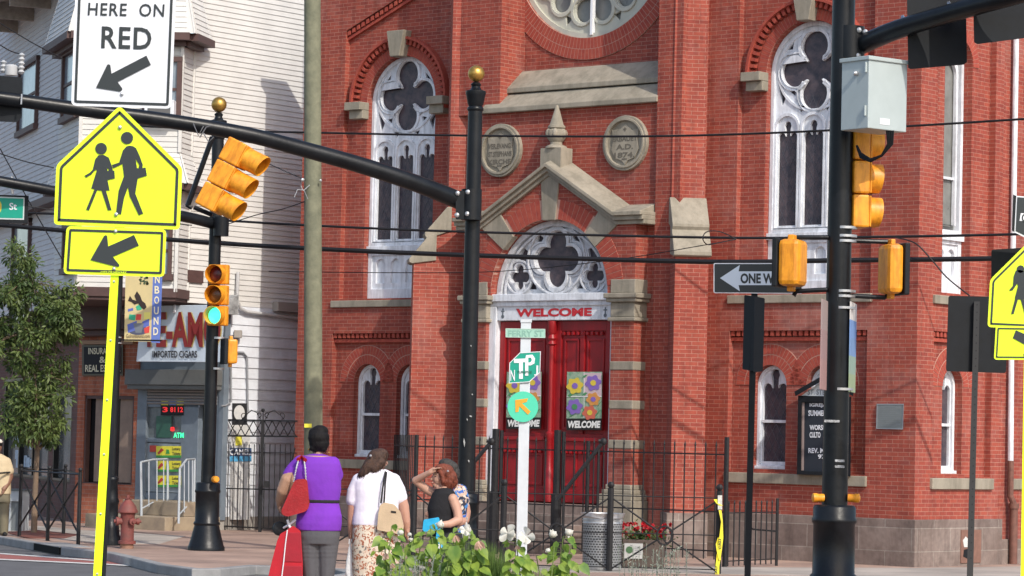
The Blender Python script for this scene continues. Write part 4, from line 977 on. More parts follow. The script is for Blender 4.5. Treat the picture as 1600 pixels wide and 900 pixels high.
# ================================================================ CHURCH FRONT: boards, banners, plaque
def chf(d): return plane_fn(C0+N*d,N)
m_ban=[mat('banner_green',(.10,.28,.16),.8,c2=(.40,.46,.36),vs=10),mat('banner_pink',(.55,.42,.45),.8)]
m_bl=mat('cloth_black',(.02,.02,.02),.8); m_pur=mat('cloth_purple',(.22,.13,.45),.8); m_or=mat('cloth_orange',(.60,.27,.07),.8); m_ylw=mat('cloth_yellow',(.65,.50,.06),.8); m_rdc=mat('cloth_coral',(.55,.13,.08),.8); m_grn=mat('cloth_green',(.07,.25,.10),.8); m_cr=mat('cloth_white',(.75,.75,.72),.8)
fb=chf(.80)
for i,(x0,x1,y0,y1) in enumerate(((791,845,581,670),(885,940,581,672))):
    t=thing('door_banner',fb((x0+x1)/2,y1),('flower banner on the left red door, mostly behind the white street sign post' if i==0 else 'flower banner reading welcome on the right red door, in full view'),'banner','flower banners on the church doors')
    w=x1-x0;h=y1-y0
    X=lambda a:x0+w*a
    Y=lambda b:y0+h*b
    mb=MB(); mb.poly([(X(.0),Y(.80)),(X(.02),Y(0)),(X(1.02),Y(0)),(X(1),Y(.80))],[],fb,.0,-.01); mb.build('cloth',m_ban[0],t)
    mb=MB(); mb.poly([(X(.5),Y(.42)),(X(.5),Y(.02)),(X(1.0),Y(.02)),(X(1),Y(.42))],[],fb,.004,.0); mb.build('pink_square',m_ban[1],t)
    mb=MB(); mb.poly([(X(.0),Y(1)),(X(.0),Y(.80)),(X(1),Y(.80)),(X(1),Y(1))],[],fb,.004,-.01); mb.build('black_band',m_bl,t)
    def bloom(cx,cy,r,mp,mc):
        mb=MB(); pl=[]
        for k in range(30):
            a=2*pi*k/30; rr=r*(.88+.12*math.cos(6*a+i)); pl.append((X(cx)+rr*w*math.cos(a),Y(cy)+rr*w*math.sin(a)))
        mb.poly(pl,[],fb,.010,.004); f_=mb.build('flower',mp,t)
        mb=MB(); mb.poly(circ(X(cx),Y(cy),r*w*.35,10),[],fb,.014,.010); mb.build('flower_centre',mc,f_)
    bloom(.24,.24,.25,m_ylw,m_pur); bloom(.76,.19,.24,m_pur,m_ylw); bloom(.23,.60,.24,m_pur,m_grn); bloom(.76,.47,.21,m_or,m_pur); bloom(.66,.70,.22,m_rdc,m_ylw)
    mb=MB()
    for (a,b,c,d) in ((.02,.42,.2,.38),(.45,.40,.6,.36),(.85,.62,1,.5),(.05,.78,.3,.70),(.4,.78,.55,.60),(.8,.78,.98,.64),(.45,.1,.6,.05)):
        mb.poly([(X(a),Y(b)),(X((a+c)/2),Y(b)-h*.05),(X(c),Y(d)),(X((a+c)/2),Y(d)+h*.05)],[],fb,.008,.004)
    mb.build('leaves',m_grn,t)
    mb=MB(); mb.poly([(X(.49),Y(.79)),(X(.49),Y(.01)),(X(.51),Y(.01)),(X(.51),Y(.79))],[],fb,.007,.004); mb.poly([(X(.01),Y(.43)),(X(.01),Y(.415)),(X(1),Y(.415)),(X(1),Y(.43))],[],fb,.007,.004); mb.build('seams',m_cr,t)
    mb=MB(); put_text(mb,'WELCOME',fb,X(.04),X(.97),Y(.965),Y(.84),.008,bold=.05,shear=.15); mb.build('lettering',m_cr,t)
# notice board
nbp=chf(.16)
t=thing('notice_board',nbp(1290,740),'black framed church notice board with small white gable, half hidden by the thick pole','notice board')
mb=MB(); mb.poly([(1245,741),(1247,618),(1330,620),(1329,744)],[[(1252,736),(1253,628),(1323,630),(1322,738)]],nbp,.03,-.18); mb.poly([(1241,612),(1283,588),(1334,613),(1333,619),(1283,596),(1243,619)],[],nbp,.10,-.16); mb.build('frame',m_blackm,t)
mb=MB(); mb.poly([(1251,619),(1282,597),(1327,620)],[],nbp,.02,-.16); mb.build('gable',mat('pale_board',(.60,.64,.66),.5),t)
mb=MB(); put_text(mb,"ST. STEPHAN'S",nbp,1262,1318,617,608,.025,bold=.02); mb.build('gable_lettering',mat('grey_ink',(.2,.22,.24),.5),t)
mb=MB(); mb.poly([(1251,737),(1252,627),(1324,629),(1323,739)],[],nbp,-.02,-.08); mb.build('panel',mat('felt_black',(.025,.03,.04),.6),t)
mb=MB(); mb.poly([(1252,735),(1253,629),(1257,629),(1256,735)],[],nbp,.0,-.02); mb.build('reveal',mat('taupe_reveal',(.35,.27,.25),.6),t)
mb=MB()
for txt,x0,x1,y0,y1 in (('IGREJA',1265,1292,630,637),('SUMMER HOURS',1263,1316,641,650),('WORSHIP',1265,1296,664,672),('CULTO',1265,1282,675,684),('REV. MOACIR',1263,1314,700,708),('973',1278,1294,710,717)): put_text(mb,txt,nbp,x0,x1,y1,y0,-.012,bold=.035)
mb.build('letters',m_swhite,t)
# plaque
pp=chf(.03)
t=thing('wall_plaque',pp(1390,670),'grey metal historic plaque on the church corner pier','plaque')
mb=MB(); mb.poly([(1369,670),(1370,631),(1412,631),(1411,671)],[],pp,.0,-.03); mb.build('plate',mat('plaque_metal',(.26,.28,.28),.4,.5,var=.12,vs=10),t)
mb=MB(); mb.poly([(1369,670),(1370,631),(1412,631),(1411,671)],[[(1370.5,669),(1371,632.3),(1411,632.3),(1410,669.7)]],pp,.008,-.0); mb.build('rim',m_steel,t)
mb=MB()
for i in range(11): y=635+i*3.0; mb.poly([(1374,y+1),(1374,y),(1407 if i%3 else 1400,y),(1407 if i%3 else 1400,y+1)],[],pp,.004,0)
mb.build('text_lines',mat('plaque_ink',(.21,.23,.23),.5),t)

# ================================================================ POLES AND SIGNALS
def poleprof(s_): return [(r*s_,h*s_) for r,h in ((.275,0),(.275,.05),(.262,.07),(.235,.16),(.20,.30),(.183,.37),(.197,.385),(.197,.41),(.178,.43),(.176,.84),(.19,.86),(.19,.885),(.18,.90),(.18,.98),(.165,1.0),(.0,1.01))]
def gpole(name,label,px,py,Y,s_,r0,r1,ptop,ball=True,group=None):
    b=at(px,py,Y); b=Vector((b.x,b.y,.12)); top=at(*ptop,Y)
    t=thing(name,b,label,'signal pole' if 'signal' in name else 'pole',group)
    mb=MB(); mb.lathe(b,poleprof(s_),32); mb.build('base',m_black,t,smooth=True,angle=50)
    mb=MB(); mb.tube([b+Vector((0,0,.95*s_)),Vector((b.x,b.y,top.z))],[r0,r1],24); mb.build('shaft',m_black,t,smooth=True)
    if ball:
        z=top.z; mb=MB(); mb.lathe((b.x,b.y,z-.02),[(r1,0),(r1*1.15,.02),(r1*1.15,.05),(r1*.95,.07),(r1*1.1,.1),(r1*1.35,.22),(r1*1.42,.24),(r1*1.42,.28),(r1*.8,.3),(r1*.6,.34),(r1*.75,.37),(r1*.5,.4),(0,.41)],20); mb.build('collar',m_black,t,smooth=True,angle=50)
        mb=MB(); mb.ball((b.x,b.y,z+.50),.115,20); mb.build('ball_finial',m_gold,t,smooth=True)
    return t,b
def armtube(mb,pts,Y0,Y1,r0,r1,n=16):
    m=len(pts); P_=[at(x,y,Y0+(Y1-Y0)*i/(m-1)) for i,(x,y) in enumerate(pts)]
    # smooth with catmull-rom
    out=[];rs=[]
    for i in range(m-1):
        p0=P_[max(i-1,0)];p1=P_[i];p2=P_[i+1];p3=P_[min(i+2,m-1)]
        for k in range(6):
            t=k/6; out.append(.5*((2*p1)+(p2-p0)*t+(2*p0-5*p1+4*p2-p3)*t*t+(3*p1-p0-3*p2+p3)*t**3)); rs.append(r0+(r1-r0)*((i+t)/(m-1)))
    out.append(P_[-1]); rs.append(r1); mb.tube(out,rs,n)
# middle pole with long arm
mp_,bm_=gpole('signal_pole','tall black pole with gold ball and long curved arm, left of the red church doors',726,850,40,1.0,.118,.098,(741,172))
mb=MB(); armtube(mb,[(728,318),(690,302),(640,283),(560,257),(470,232),(380,209),(250,187),(120,170),(0,153),(-140,136)],40,37.6,.125,.085); mb.build('mast_arm',m_black,mp_,smooth=True)
yp=yplane(39.85)
mb=MB(); mb.poly(rrect(712,735,298,343,2),[],yp,.1,-.1); mb.tube([yp(737,296),yp(736,344)],.14,20); mb.build('bracket',m_black,mp_,smooth=True,angle=30)
mb=MB()
for x,y in ((715,302),(731,300),(714,336),(730,334)): mb.mark(); mb.ball(yp(x,y,.12),.035,8)
mb.build_each('bolt',m_zinc,mp_,smooth=True)
mb=MB(); 
for a,b,c in (((302,193),(310,212),(318,197)),((312,215),(322,199),(330,196)),((318,208),(326,222),(334,214))): mb.tube([at(*a,37.8),at(*b,37.8),at(*c,37.8)],.008,5)
mb.build('chain_wrap',mat('dull_chain',(.20,.20,.21),.5,.5),mp_)
# left pole
lp_,bl_=gpole('signal_pole','black pole with gold ball on the left corner, its base between hydrant and iron gate',322,855,43.6,1.0,.094,.088,(350,216))
mb=MB(); armtube(mb,[(335,350),(300,341),(250,331),(150,312),(60,294),(-60,272)],43.6,41.8,.085,.075); mb.build('mast_arm',m_black,lp_,smooth=True)
yl=yplane(43.5); mb=MB(); mb.tube([yl(346,339),yl(345,369)],.115,18); mb.build('bracket',m_black,lp_,smooth=True)
mb=MB(); c=at(335,749,43.4); mb.lathe(c,[(.05,0),(.05,.1),(.035,.12)],12,axis=(.4,-1,0)); mb.build('push_button',m_yel,lp_,smooth=True)
mb=MB()
for y in (528,576): c=at(341-(y-528)*.02,y,43.6); mb.mark(); mb.lathe(c,[(.099,-.015),(.099,.015)],20)
mb.build_each('band',m_zinc,lp_,smooth=True)
# generic traffic signal, front = -y local
m_lens={'r':mat('lens_red_off',(.10,.012,.01),.25),'a':mat('lens_amber_off',(.14,.055,.01),.25),'g':mat('lens_green_off',(.01,.08,.06),.25),'G':mat('lens_green_lit',(.06,.90,.50),.3,emit=1.2)}
m_vis=mat('visor_inside',(.03,.025,.015),.6)
def signal(M,label,sz=.34,lens='rag',vis=.24,depth=.20,group='three-lens traffic signals',visr=.152):
    t=thing('traffic_signal',None,label,'traffic light',group,M=M)
    for i,l in enumerate(lens):
        zc=sz*(1-i); mb=MB(M); h=sz/2-.006; mb.box(-h,h,0,depth,zc-h,zc+h); b=mb.build('signal_section',m_yel,t,bevel=.02)
        mb=MB(M); rr=sz*.40; mb.poly(rect(-h*.96,h*.96,zc-h*.96,zc+h*.96),[],PF,.02,.0); mb.build('door_frame',m_yel,b,bevel=.01)
        mb=MB(); c=M@Vector((0,-.025,zc)); ax=(M.to_3x3()@Vector((0,-1,0))); mb.lathe(c,[(rr,0),(rr*.8,.03),(rr*.4,.045),(.0,.05)],24,axis=ax); mb.build('lens',m_lens[l],b,smooth=True)
        # cut-away tunnel visor
        mb=MB(M); n=24; V=[];Fc=[]; vr=sz*.45
        for k in range(n+1):
            a=R(-75)+R(330)*k/n; L=vis*(.80+.20*(math.sin(a)*.5+.5))
            V+=[(vr*math.cos(a),-.02,zc+vr*math.sin(a)),(vr*math.cos(a),-.02-L,zc+vr*math.sin(a)),((vr-.006)*math.cos(a),-.02,zc+(vr-.006)*math.sin(a)),((vr-.006)*math.cos(a),-.02-L,zc+(vr-.006)*math.sin(a))]
        for k in range(n):
            o=k*4; Fc+=[(o,o+1,o+5,o+4),(o+2,o+6,o+7,o+3),(o+1,o+3,o+7,o+5)]
        mb.add(V,Fc); mb.build('visor',m_yel,b,smooth=True)
    return t
def SM(px,py,Y,yaw,tilt=0,roll=0):
    return Matrix.Translation(at(px,py,Y))@Matrix.Rotation(yaw,4,'Z')@Matrix.Rotation(roll,4,'Y')@Matrix.Rotation(tilt,4,'X')
# yaw 0 faces camera; negative yaw turns towards picture left
signal(SM(339.5,461,43.35,R(-16)),'upright yellow traffic signal with its green light lit, on the left corner pole',sz=.305,lens='raG',vis=.17,depth=.12)
signal(
 (lambda f,k:Matrix(((f.cross(k).x*-1,-f.x,k.x,at(365,282,37.7).x),(f.cross(k).y*-1,-f.y,k.y,at(365,282,37.7).y),(f.cross(k).z*-1,-f.z,k.z,at(365,282,37.7).z),(0,0,0,1))))(Vector((.86,-.28,-.42)).normalized(),(Vector((.42,.0,.9))-Vector((.86,-.28,-.42)).normalized()*Vector((.42,.0,.9)).dot(Vector((.86,-.28,-.42)).normalized())).normalized()),
 'tilted yellow traffic signal seen from its side under the long arm, visors pointing right',sz=.325,vis=.28,depth=.28)
# hanger of the tilted signal
mb=MB(); mb.tube([at(332,214,38),at(293,322,38)],.035,8); mb.tube([at(303,324,38),at(332,336,38)],.03,8); mb.tube([at(291,320,38),at(300,325,38)],.03,6)
t=mb.build('signal_hanger',m_black,None,smooth=True); tag(t,'thin black strut hanging left of the tilted traffic signal','bracket')
# small pedestrian head on the left pole
def pedhead(M,label,w,h,d,group='yellow pedestrian signal boxes'):
    t=thing('pedestrian_signal',None,label,'pedestrian light',group,M=M)
    mb=MB(M); mb.box(-w/2,w/2,0,d,-h/2,h/2); mb.build('housing',m_yel,t,bevel=.05 if w>.3 else .03)
    mb=MB(M); mb.box(-w/2-.01,w/2+.01,-.055,0,-h/2-.01,h/2+.01); mb.build('visor_grille',m_blackm,t,bevel=.01)
    mb=MB(M); mb.box(-w/2*.3,w/2*.3,d*.3,d*.6,h/2-.01,h/2+.05); mb.mark(); mb.box(-w/2*.3,w/2*.3,d*.3,d*.6,-h/2-.05,-h/2+.01); mb.build_each('hinge_lug',m_yel,t,bevel=.01)
    return t
pedhead(SM(353,549,43.4,R(-72)),'small yellow pedestrian signal on the right of the left corner pole',.28,.36,.15)
mb=MB()
for (x,y,w,h) in ((733,650,5,2),(724,690,3,9),(737,616,2,2),(729,655,2,3),(735,540,2,2),(731,720,3,3)):
    mb.mark(); P_=yplane(39.87); mb.poly([(x,y),(x+w*.3,y-h*.6),(x+w,y+h*.1),(x+w*.6,y+h)],[],P_,.006,.0)
mb.build_each('tape_scrap',mat('scrap_pale',(.42,.43,.42),.7,c2=(.2,.2,.2),vs=30),mp_)
# ---- right big pole
Yr=29.0
rp_,brp=gpole('signal_pole','thick black pole at the right carrying the grey cabinet and two yellow pedestrian boxes',1302,900,Yr,1.17,.128,.112,(1326,-60),ball=False)
yr=yplane(Yr)
mb=MB(); mb.tube([yr(1311,-20,.05),yr(1311,200,.08),yr(1308,470,.1)],.022,8); mb.build('conduit',m_blackm,rp_,smooth=True)
mb=MB(); mb.lathe(at(1330,43,Yr),[(.128,0),(.128,.0)],20) if False else mb.tube([yr(1329,42),yr(1328,92)],.14,20); mb.poly(rrect(1338,1350,44,92,2),[],yr,.09,-.09); mb.build('arm_bracket',m_black,rp_,smooth=True,angle=30)
mb=MB()
for x,y in ((1342,47),(1341,87),(1352,50)): mb.mark(); mb.ball(yr(x,y,.12),.028,8)
mb.build_each('bolt',m_zinc,rp_,smooth=True)
mb=MB(); armtube(mb,[(1345,70),(1400,47),(1480,22),(1560,0),(1680,-32)],Yr,27.0,.098,.085); mb.build('mast_arm',m_black,rp_,smooth=True)
mb=MB()
for y in (356,369,377,455,463,481,608): c=at(1326-(y-60)*.0245,y,Yr); mb.mark(); mb.lathe(c,[(.131,-.012),(.131,.012)],24)
mb.build_each('band',m_steel,rp_,smooth=True)
for i,(x,y) in enumerate(((1415,40),(1487,18),(1518,8))):
    c=at(x,y,28.6-i*.3); mb=MB(); mb.lathe(c,[(.106,-.012),(.106,.012)],20,axis=(1,-.3,.34)); mb.build('band',m_steel,rp_,smooth=True)
mb=MB()
for pts in (((1302,371),(1245,371),(1241,378)),((1302,452),(1245,455),(1240,462)),((1330,376),(1388,378),(1393,386)),((1330,462),(1382,465),(1392,457))):
    mb.mark(); mb.tube([at(x,y,Yr-.02) for x,y in pts],.024,10)
mb.build_each('side_bracket',m_black,rp_,smooth=True)
for x,l in ((1279,'left'),(1333,'right')):
    mb=MB(); s_=-1 if l=='left' else 1; mb.lathe(at(x+(8 if s_<0 else -8),778,Yr-.05),[(.04,0),(.04,.06),(.045,.07),(.045,.11),(.02,.12)],12,axis=(s_,-.2,0)); mb.build('push_button',m_yel,rp_,smooth=True)
mb=MB(); 
for y,w in ((658,24),(720,15),(729,15)): mb.mark(); c=at(1300+ (0 if y==658 else 12),y,Yr-.13); mb.poly(rrect(-w/317,w/317,-.012,.012,.004),[],lambda a,b,d:(c.x+a,c.y-d,c.z+b),.006,0)
mb.build_each('sticker_remnant',mat('torn_sticker',(.55,.57,.6),.6,c2=(.1,.1,.1),vs=40),rp_)
pedhead(SM(1222,411,28.95,R(-112)) ,'left yellow pedestrian box on the thick pole, covering the end of the one way sign',.33,.46,.22)
pedhead(SM(1403,421,28.95,R(106)),'right yellow pedestrian box on the thick pole, its black face turned right',.33,.49,.16)
M=SM(1352,279,29.1,R(102)); 
signal(M,'yellow traffic signal seen from behind, below the grey cabinet on the thick pole',sz=.335,vis=.14,depth=.17)
mb=MB(); mb.tube([at(1330,250,29.1),at(1341,250,29.1)],.03,8); mb.tube([at(1330,300,29.1),at(1341,300,29.1)],.03,8); mb.build('signal_bracket',m_black,rp_)
# cabinet: nearest edge at px 1358
ky=Vector((0,0,0)); cc=at(1357,150,28.2)
ck=thing('control_cabinet',(cc.x,cc.y,at(1357,202,28.2).z),'pale grey metal cabinet strapped high on the thick pole','cabinet')
dA=Vector((-.62,.78,0)).normalized(); dB=Vector((.80,.60,0)).normalized()
zt,zb=at(1357,90,28.2).z,at(1357,200,28.2).z
LA=43/4600*28.2/ (.62+.12*.78) ; LB=61/4600*28.2/(.80-.121*.6)
Mk=Matrix(((dB.x,-dB.y,0,cc.x),(dB.y,dB.x,0,cc.y),(0,0,1,0),(0,0,0,1)))
a=Vector((cc.x,cc.y,0)); q=[a,a+dB*LB,a+dB*LB+dA*LA,a+dA*LA]
mb=MB(); mb.hexa([Vector((p.x,p.y,zb)) for p in q],[Vector((p.x,p.y,zt)) for p in q]); mb.build('body',m_cabinet,ck,bevel=.008)
mb=MB(); g=.018
e=[a-dB*g-dA*g,a+dB*(LB+g)-dA*g,a+dB*(LB+g)+dA*(LA+g),a-dB*g+dA*(LA+g)]; mb.hexa([Vector((p.x,p.y,zt-.02)) for p in e],[Vector((p.x,p.y,zt+.02)) for p in e]); mb.build('lid',m_cabinet,ck,bevel=.006)
mb=MB(); ax=dB.cross(Vector((0,0,1))); 
p=a-dA*0+dA*(LA*.42)+Vector((0,0,zt-.14)); mb.lathe(p,[(.02,0),(.025,.03),(.012,.05)],10,axis=(-dB)); mb.build('lock',m_zinc,ck,smooth=True)
mb=MB(); nB=-dA
p0=a+dB*(LB*.30)+Vector((0,0,zb+.05)); p1=a+dB*(LB*.55)+Vector((0,0,zb+.05)); mb.hexa([p0+nB*.004,p1+nB*.004,p1+nB*.004+Vector((0,0,.06)),p0+nB*.004+Vector((0,0,.06))],[p0,p1,p1+Vector((0,0,.06)),p0+Vector((0,0,.06))]); mb.build('label_plate',m_swhite,ck)
for z in (zb+.12,zt-.14):
    mb=MB(); p=a+dA*.03-dB*.012+Vector((0,0,z)); mb.tube([p,p+Vector((0,0,.1))],.012,8); mb.build('hinge',m_cabinet,ck)
mb=MB()
for k in range(4): mb.tube([at(1386+k*3,204,28.4),at(1388+k*2,225,28.45),at(1378,243,28.5),at(1360,249+k,28.6),at(1345,240+k*2,28.7),at(1339,228,28.8)],.013,7)
mb.build('cable_loop',m_blackm,ck,smooth=True)
# big black sign backs on the right arm
for i,(pts,Y_) in enumerate((([(1419,106),(1416,-60),(1508,-72),(1511,97),(1506,101),(1423,108)],28.2),([(1522,66),(1519,-70),(1660,-90),(1664,48),(1660,52),(1527,69)],27.6))):
    P_=yplane(Y_+.25); t=thing('arm_sign',P_(pts[0][0],pts[0][1]),('narrower black sign back hanging from the upper right arm, next to the grey cabinet' if i==0 else 'wider black sign back on the upper right arm at the picture edge'),'sign','black sign backs on the right arm')
    mb=MB(); mb.poly(pts,[],P_,.01,-.01); mb.build('plate',m_blackm,t)
# small hanging banners seen edge-on
def edge_banner(name,label,px0,px1,y0,y1,Y_,cols):
    A=at(px0,y0,Y_); B=at(px1,y0,Y_+.55 if px1>px0 else Y_-.5); zA=A.z; zb_=at(px0,y1,Y_).z
    t=thing(name,(A.x,A.y,zb_),label,'banner','banners on the thick pole')
    d=(B-A); d.z=0; nn_=Vector((-d.y,d.x,0)).normalized()*.006
    n_=len(cols)
    for k,c in enumerate(cols):
        z1=zA-(zA-zb_)*k/n_; z0=zA-(zA-zb_)*(k+1)/n_
        mb=MB(); mb.hexa([A.xy.to_3d()+Vector((0,0,z0))-nn_,A.xy.to_3d()+d+Vector((0,0,z0))-nn_,A.xy.to_3d()+d+Vector((0,0,z1))-nn_,A.xy.to_3d()+Vector((0,0,z1))-nn_],[A.xy.to_3d()+Vector((0,0,z0))+nn_,A.xy.to_3d()+d+Vector((0,0,z0))+nn_,A.xy.to_3d()+d+Vector((0,0,z1))+nn_,A.xy.to_3d()+Vector((0,0,z1))+nn_])
        mb.build('cloth',mat('ban_%d_%d'%(px0,k),c,.7),t)
    return t
edge_banner('pole_banner','narrow blue and green banner seen edge-on right of the thick pole',1329,1338,471,612,Yr-.1,[(.6,.58,.56),(.16,.28,.55),(.16,.28,.5),(.25,.36,.3),(.28,.36,.22)])
edge_banner('pole_banner','narrow faded pink banner seen edge-on left of the thick pole',1293,1284,471,610,Yr-.1,[(.33,.26,.25),(.33,.22,.22),(.36,.22,.21)])

# ================================================================ SIGNS
m_wborder=m_sgn
def sgn_plate(t,P_,out,m,off=0,th=.004,name='panel'):
    mb=MB(); mb.poly(out,[],P_,off,off-th); return mb.build(name,m,t)
def stroke(t,P_,out,w,m,off,name='border'):
    o=offset(out,0); i_=offset(o,w); n=len(o); assert len(i_)==n
    mb=MB(); mb.add([P_(a,b,off) for a,b in o]+[P_(a,b,off) for a,b in i_],[(k,(k+1)%n,n+(k+1)%n,n+k) for k in range(n)]); return mb.build(name,m,t)
# white regulatory sign + yellow school signs on the left
Yl=17.8; yS=yplane(Yl)
def quadr(pts,r,n=4):
    """round the corners of a polygon (picture coords)"""
    o=[];m=len(pts)
    for i in range(m):
        p=Vector(pts[i]);a=(Vector(pts[i-1])-p);b=(Vector(pts[(i+1)%m])-p); la,lb=a.length,b.length; a.normalize();b.normalize()
        s0=p+a*r;s1=p+b*r
        for k in range(n+1):
            t=k/n; o.append(tuple(s0*(1-t)**2+p*2*t*(1-t)+s1*t*t))
    return o
ws=thing('regulatory_sign',yS(190,165),'white sign reading HERE ON RED with a black arrow, above the yellow school sign','sign')
out=quadr([(111,165),(120,-68),(277,-62),(268,170)],9)
sgn_plate(ws,yS,out,m_swhite)
stroke(ws,yS,offset(quadr([(111,165),(120,-68),(277,-62),(268,170)],9),4.6),4.0,m_sgn,.004)
def ztext(t,body,P_,x0,x1,y0,y1,off,bold,m,dy=0,name='lettering',sp=1.0):
    # sign lettering that follows the picture tilt of the plate
    mb=MB(); vs,fs_=text2d(body,bold,0,sp)
    ax_=min(v[0] for v in vs);bx=max(v[0] for v in vs);ay=min(v[1] for v in vs);by=max(v[1] for v in vs)
    mb.add([P_(x0+(v[0]-ax_)/(bx-ax_)*(x1-x0)-(v[1]-ay)/(by-ay)*-dy*.5,y1-(v[1]-ay)/(by-ay)*(y1-y0)+(v[0]-ax_)/(bx-ax_)*dy,off) for v in vs],fs_); return mb.build(name,m,t)
ztext(ws,'HERE  ON',yS,137,256,4,24,.005,.012,m_sgn,2.5,sp=1.12)
ztext(ws,'RED',yS,158,236,41,75,.005,.018,m_sgn,2.5,sp=1.1)
ztext(ws,'STOP',yS,158,238,-48,-14,.005,.04,m_sgn,2.5,sp=1.1)
A1=[(600,548),(670,405),(676,401),(686,404),(690,410),(697,460),(915,347),(943,405),(735,512),(763,550),(765,560),(750,572)]
mb=MB(); mb.poly([(x/4,y/4) for x,y in A1],[],yS,.006,.0); mb.build('arrow',m_sgn,ws)
mb=MB(); mb.ball(yS(190.5,147,.005),.012,8); mb.build('bolt',m_zinc,ws,smooth=True)
pent=quadr([(187,165),(285,262),(281,359),(84,351),(88,258)],7)
yS2=lambda a,b,d:yS(a,b,d)
ss=thing('school_crossing_sign',yS(185,356),'large fluorescent yellow school crossing sign with two walking figures, on the left post','sign')
sgn_plate(ss,yS2,pent,m_fyg,.006)
stroke(ss,yS2,offset(pent,5.6),4.4,m_sgn,.010)
AD=[(790,15),(810,10),(832,14),(850,25),(872,72),(893,130),(890,150),(910,147),(918,198),(862,215),(858,235),(846,310),(895,435),(868,445),(810,325),(800,270),(775,340),(757,440),(725,434),(742,290),(775,200),(765,125),(708,152),(700,130),(745,115),(768,40)]
ADh=[(848,92),(856,150),(866,152),(870,130)]
CHd=[(615,70),(650,68),(680,85),(700,140),(705,165),(715,167),(718,215),(672,225),(685,290),(662,290),(697,412),(675,415),(635,292),(608,288),(557,415),(538,410),(590,282),(570,277),(605,165),(598,160),(570,190),(540,210),(528,198),(560,180),(580,160),(595,95)]
f4=lambda L,ox=0,oy=225:[(x/4+ox,y/4+oy) for x,y in L]
mb=MB(); mb.poly(f4(AD),[f4(ADh)],yS2,.012,.006); mb.poly(circ(198.5,215.5,9.6,20),[],yS2,.012,.006); mb.build('adult_figure',m_sgn,ss)
mb=MB(); mb.poly(f4(CHd),[f4([(668,150),(673,170),(682,158)])],yS2,.012,.006); mb.poly(circ(158,232.2,9.2,20),[],yS2,.012,.006); mb.build('child_figure',m_sgn,ss)
mb=MB()
for x,y in ((187.5,199),(181.5,335)): mb.mark(); mb.ball(yS2(x,y,.012),.013,8)
mb.build_each('bolt',m_zinc,ss,smooth=True)
ar=thing('arrow_plaque',yS(180,430),'yellow arrow plaque pointing down left under the large left school sign','sign')
pl=quadr([(99,428),(104,353),(260,358),(257,433)],8); A2=[(565,725),(650,575),(660,569),(670,575),(676,640),(838,568),(868,635),(705,705),(746,755),(745,765),(732,768)]
yS3=lambda a,b,d:yS(a,b,d+.004)
sgn_plate(ar,yS3,pl,m_fyg,.006); stroke(ar,yS3,offset(pl,4.4),3.8,m_sgn,.010)
mb=MB(); mb.poly(f4(A2),[],yS3,.012,.006); mb.build('arrow',m_sgn,ar)
mb=MB()
for x,y in ((180.5,361.5),(178,420)): mb.mark(); mb.ball(yS3(x,y,.012),.012,8)
mb.build_each('bolt',m_zinc,ar,smooth=True)
ztext(ar,'CITY OF NEWARK',yS3,157,198,423.5,427,.0115,.01,m_fyg,.6)
# post of those signs: perforated black channel faced with a yellow strip
po=thing('sign_post',at(154,905,Yl),'slim black sign post with fluorescent yellow strip, under the left school signs','sign post')
g0=at(150,960,Yl); 
def slant(P_,x0,y0,x1,y1,w0,w1,off0,off1):
    return [(x0-w0,y0),(x0+w0,y0),(x1+w1,y1),(x1-w1,y1)]
yl2=yplane(Yl)
mb=MB(); mb.poly([(174,425),(191,425),(162,960),(144,960)],[],yl2,-.012,-.05); mb.poly([(186,425),(191,425),(162,960),(157,960)],[],yl2,.0,-.05); mb.poly([(186,-50),(197,-50),(190,425),(178,425)],[],yl2,-.012,-.05); mb.build('channel_post',m_blackm,po)
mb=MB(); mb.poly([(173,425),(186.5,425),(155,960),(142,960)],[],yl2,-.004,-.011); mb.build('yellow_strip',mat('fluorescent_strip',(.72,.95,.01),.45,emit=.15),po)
mb=MB()
for y in (440,532,625,710,803,897): mb.ball(yl2(179-(y-425)*.0575,y,-.002),.009,6)
mb.build('bolts',m_zinc,po,smooth=True)
# right school signs
Yq=26; yQ=yplane(Yq,1600,R(-0))
rs=thing('school_crossing_sign',yQ(1600,515),'fluorescent yellow school crossing sign cut by the right picture edge','sign')
kx=1547; pent2=quadr([(1608,372),(1668,450),(1668,520),(1544,511),(1546,437)],6)
pent2=quadr([(1620,365),(1700,436),(1697,518),(1543,511),(1547,437)],6)
sgn_plate(rs,yQ,pent2,m_fyg,0); stroke(rs,yQ,offset(pent2,4.0),3.0,m_sgn,.005)
fq=lambda L:[(1500+x/3,280+y/3) for x,y in L]
C2=[(262,428),(280,425),(305,432),(335,470),(335,490),(310,480),(318,560),(300,562),(318,640),(306,642),(285,565),(272,563),(252,632),(240,632),(258,562),(258,555),(272,500),(268,490),(248,520),(234,524),(232,518),(248,500),(252,455)]
mb=MB(); mb.poly(fq(C2),[],yQ,.006,0); mb.poly(circ(1594.7,420.5,6,16),[],yQ,.006,0); mb.build('child_figure',m_sgn,rs)
A3=[(350,400),(385,410),(420,500),(440,560),(418,565),(405,500),(400,520),(402,560),(430,650),(410,655),(380,580),(360,650),(342,648),(360,540),(365,500),(340,512),(336,500),(365,480)]
mb=MB(); mb.poly(fq(A3),[],yQ,.006,0); mb.poly(circ(1625,405,7,16),[],yQ,.006,0); mb.build('adult_figure',m_sgn,rs)
ar2=thing('arrow_plaque',yQ(1600,562),'yellow arrow plaque at the right picture edge, under the cut-off school sign','sign')
pl2=quadr([(1553,562),(1556,509),(1688,511),(1686,563)],5); yQ2=lambda a,b,d:yQ(a,b,d+.008)
sgn_plate(ar2,yQ2,pl2,m_fyg,0); stroke(ar2,yQ2,offset(pl2,3),2.2,m_sgn,.005)
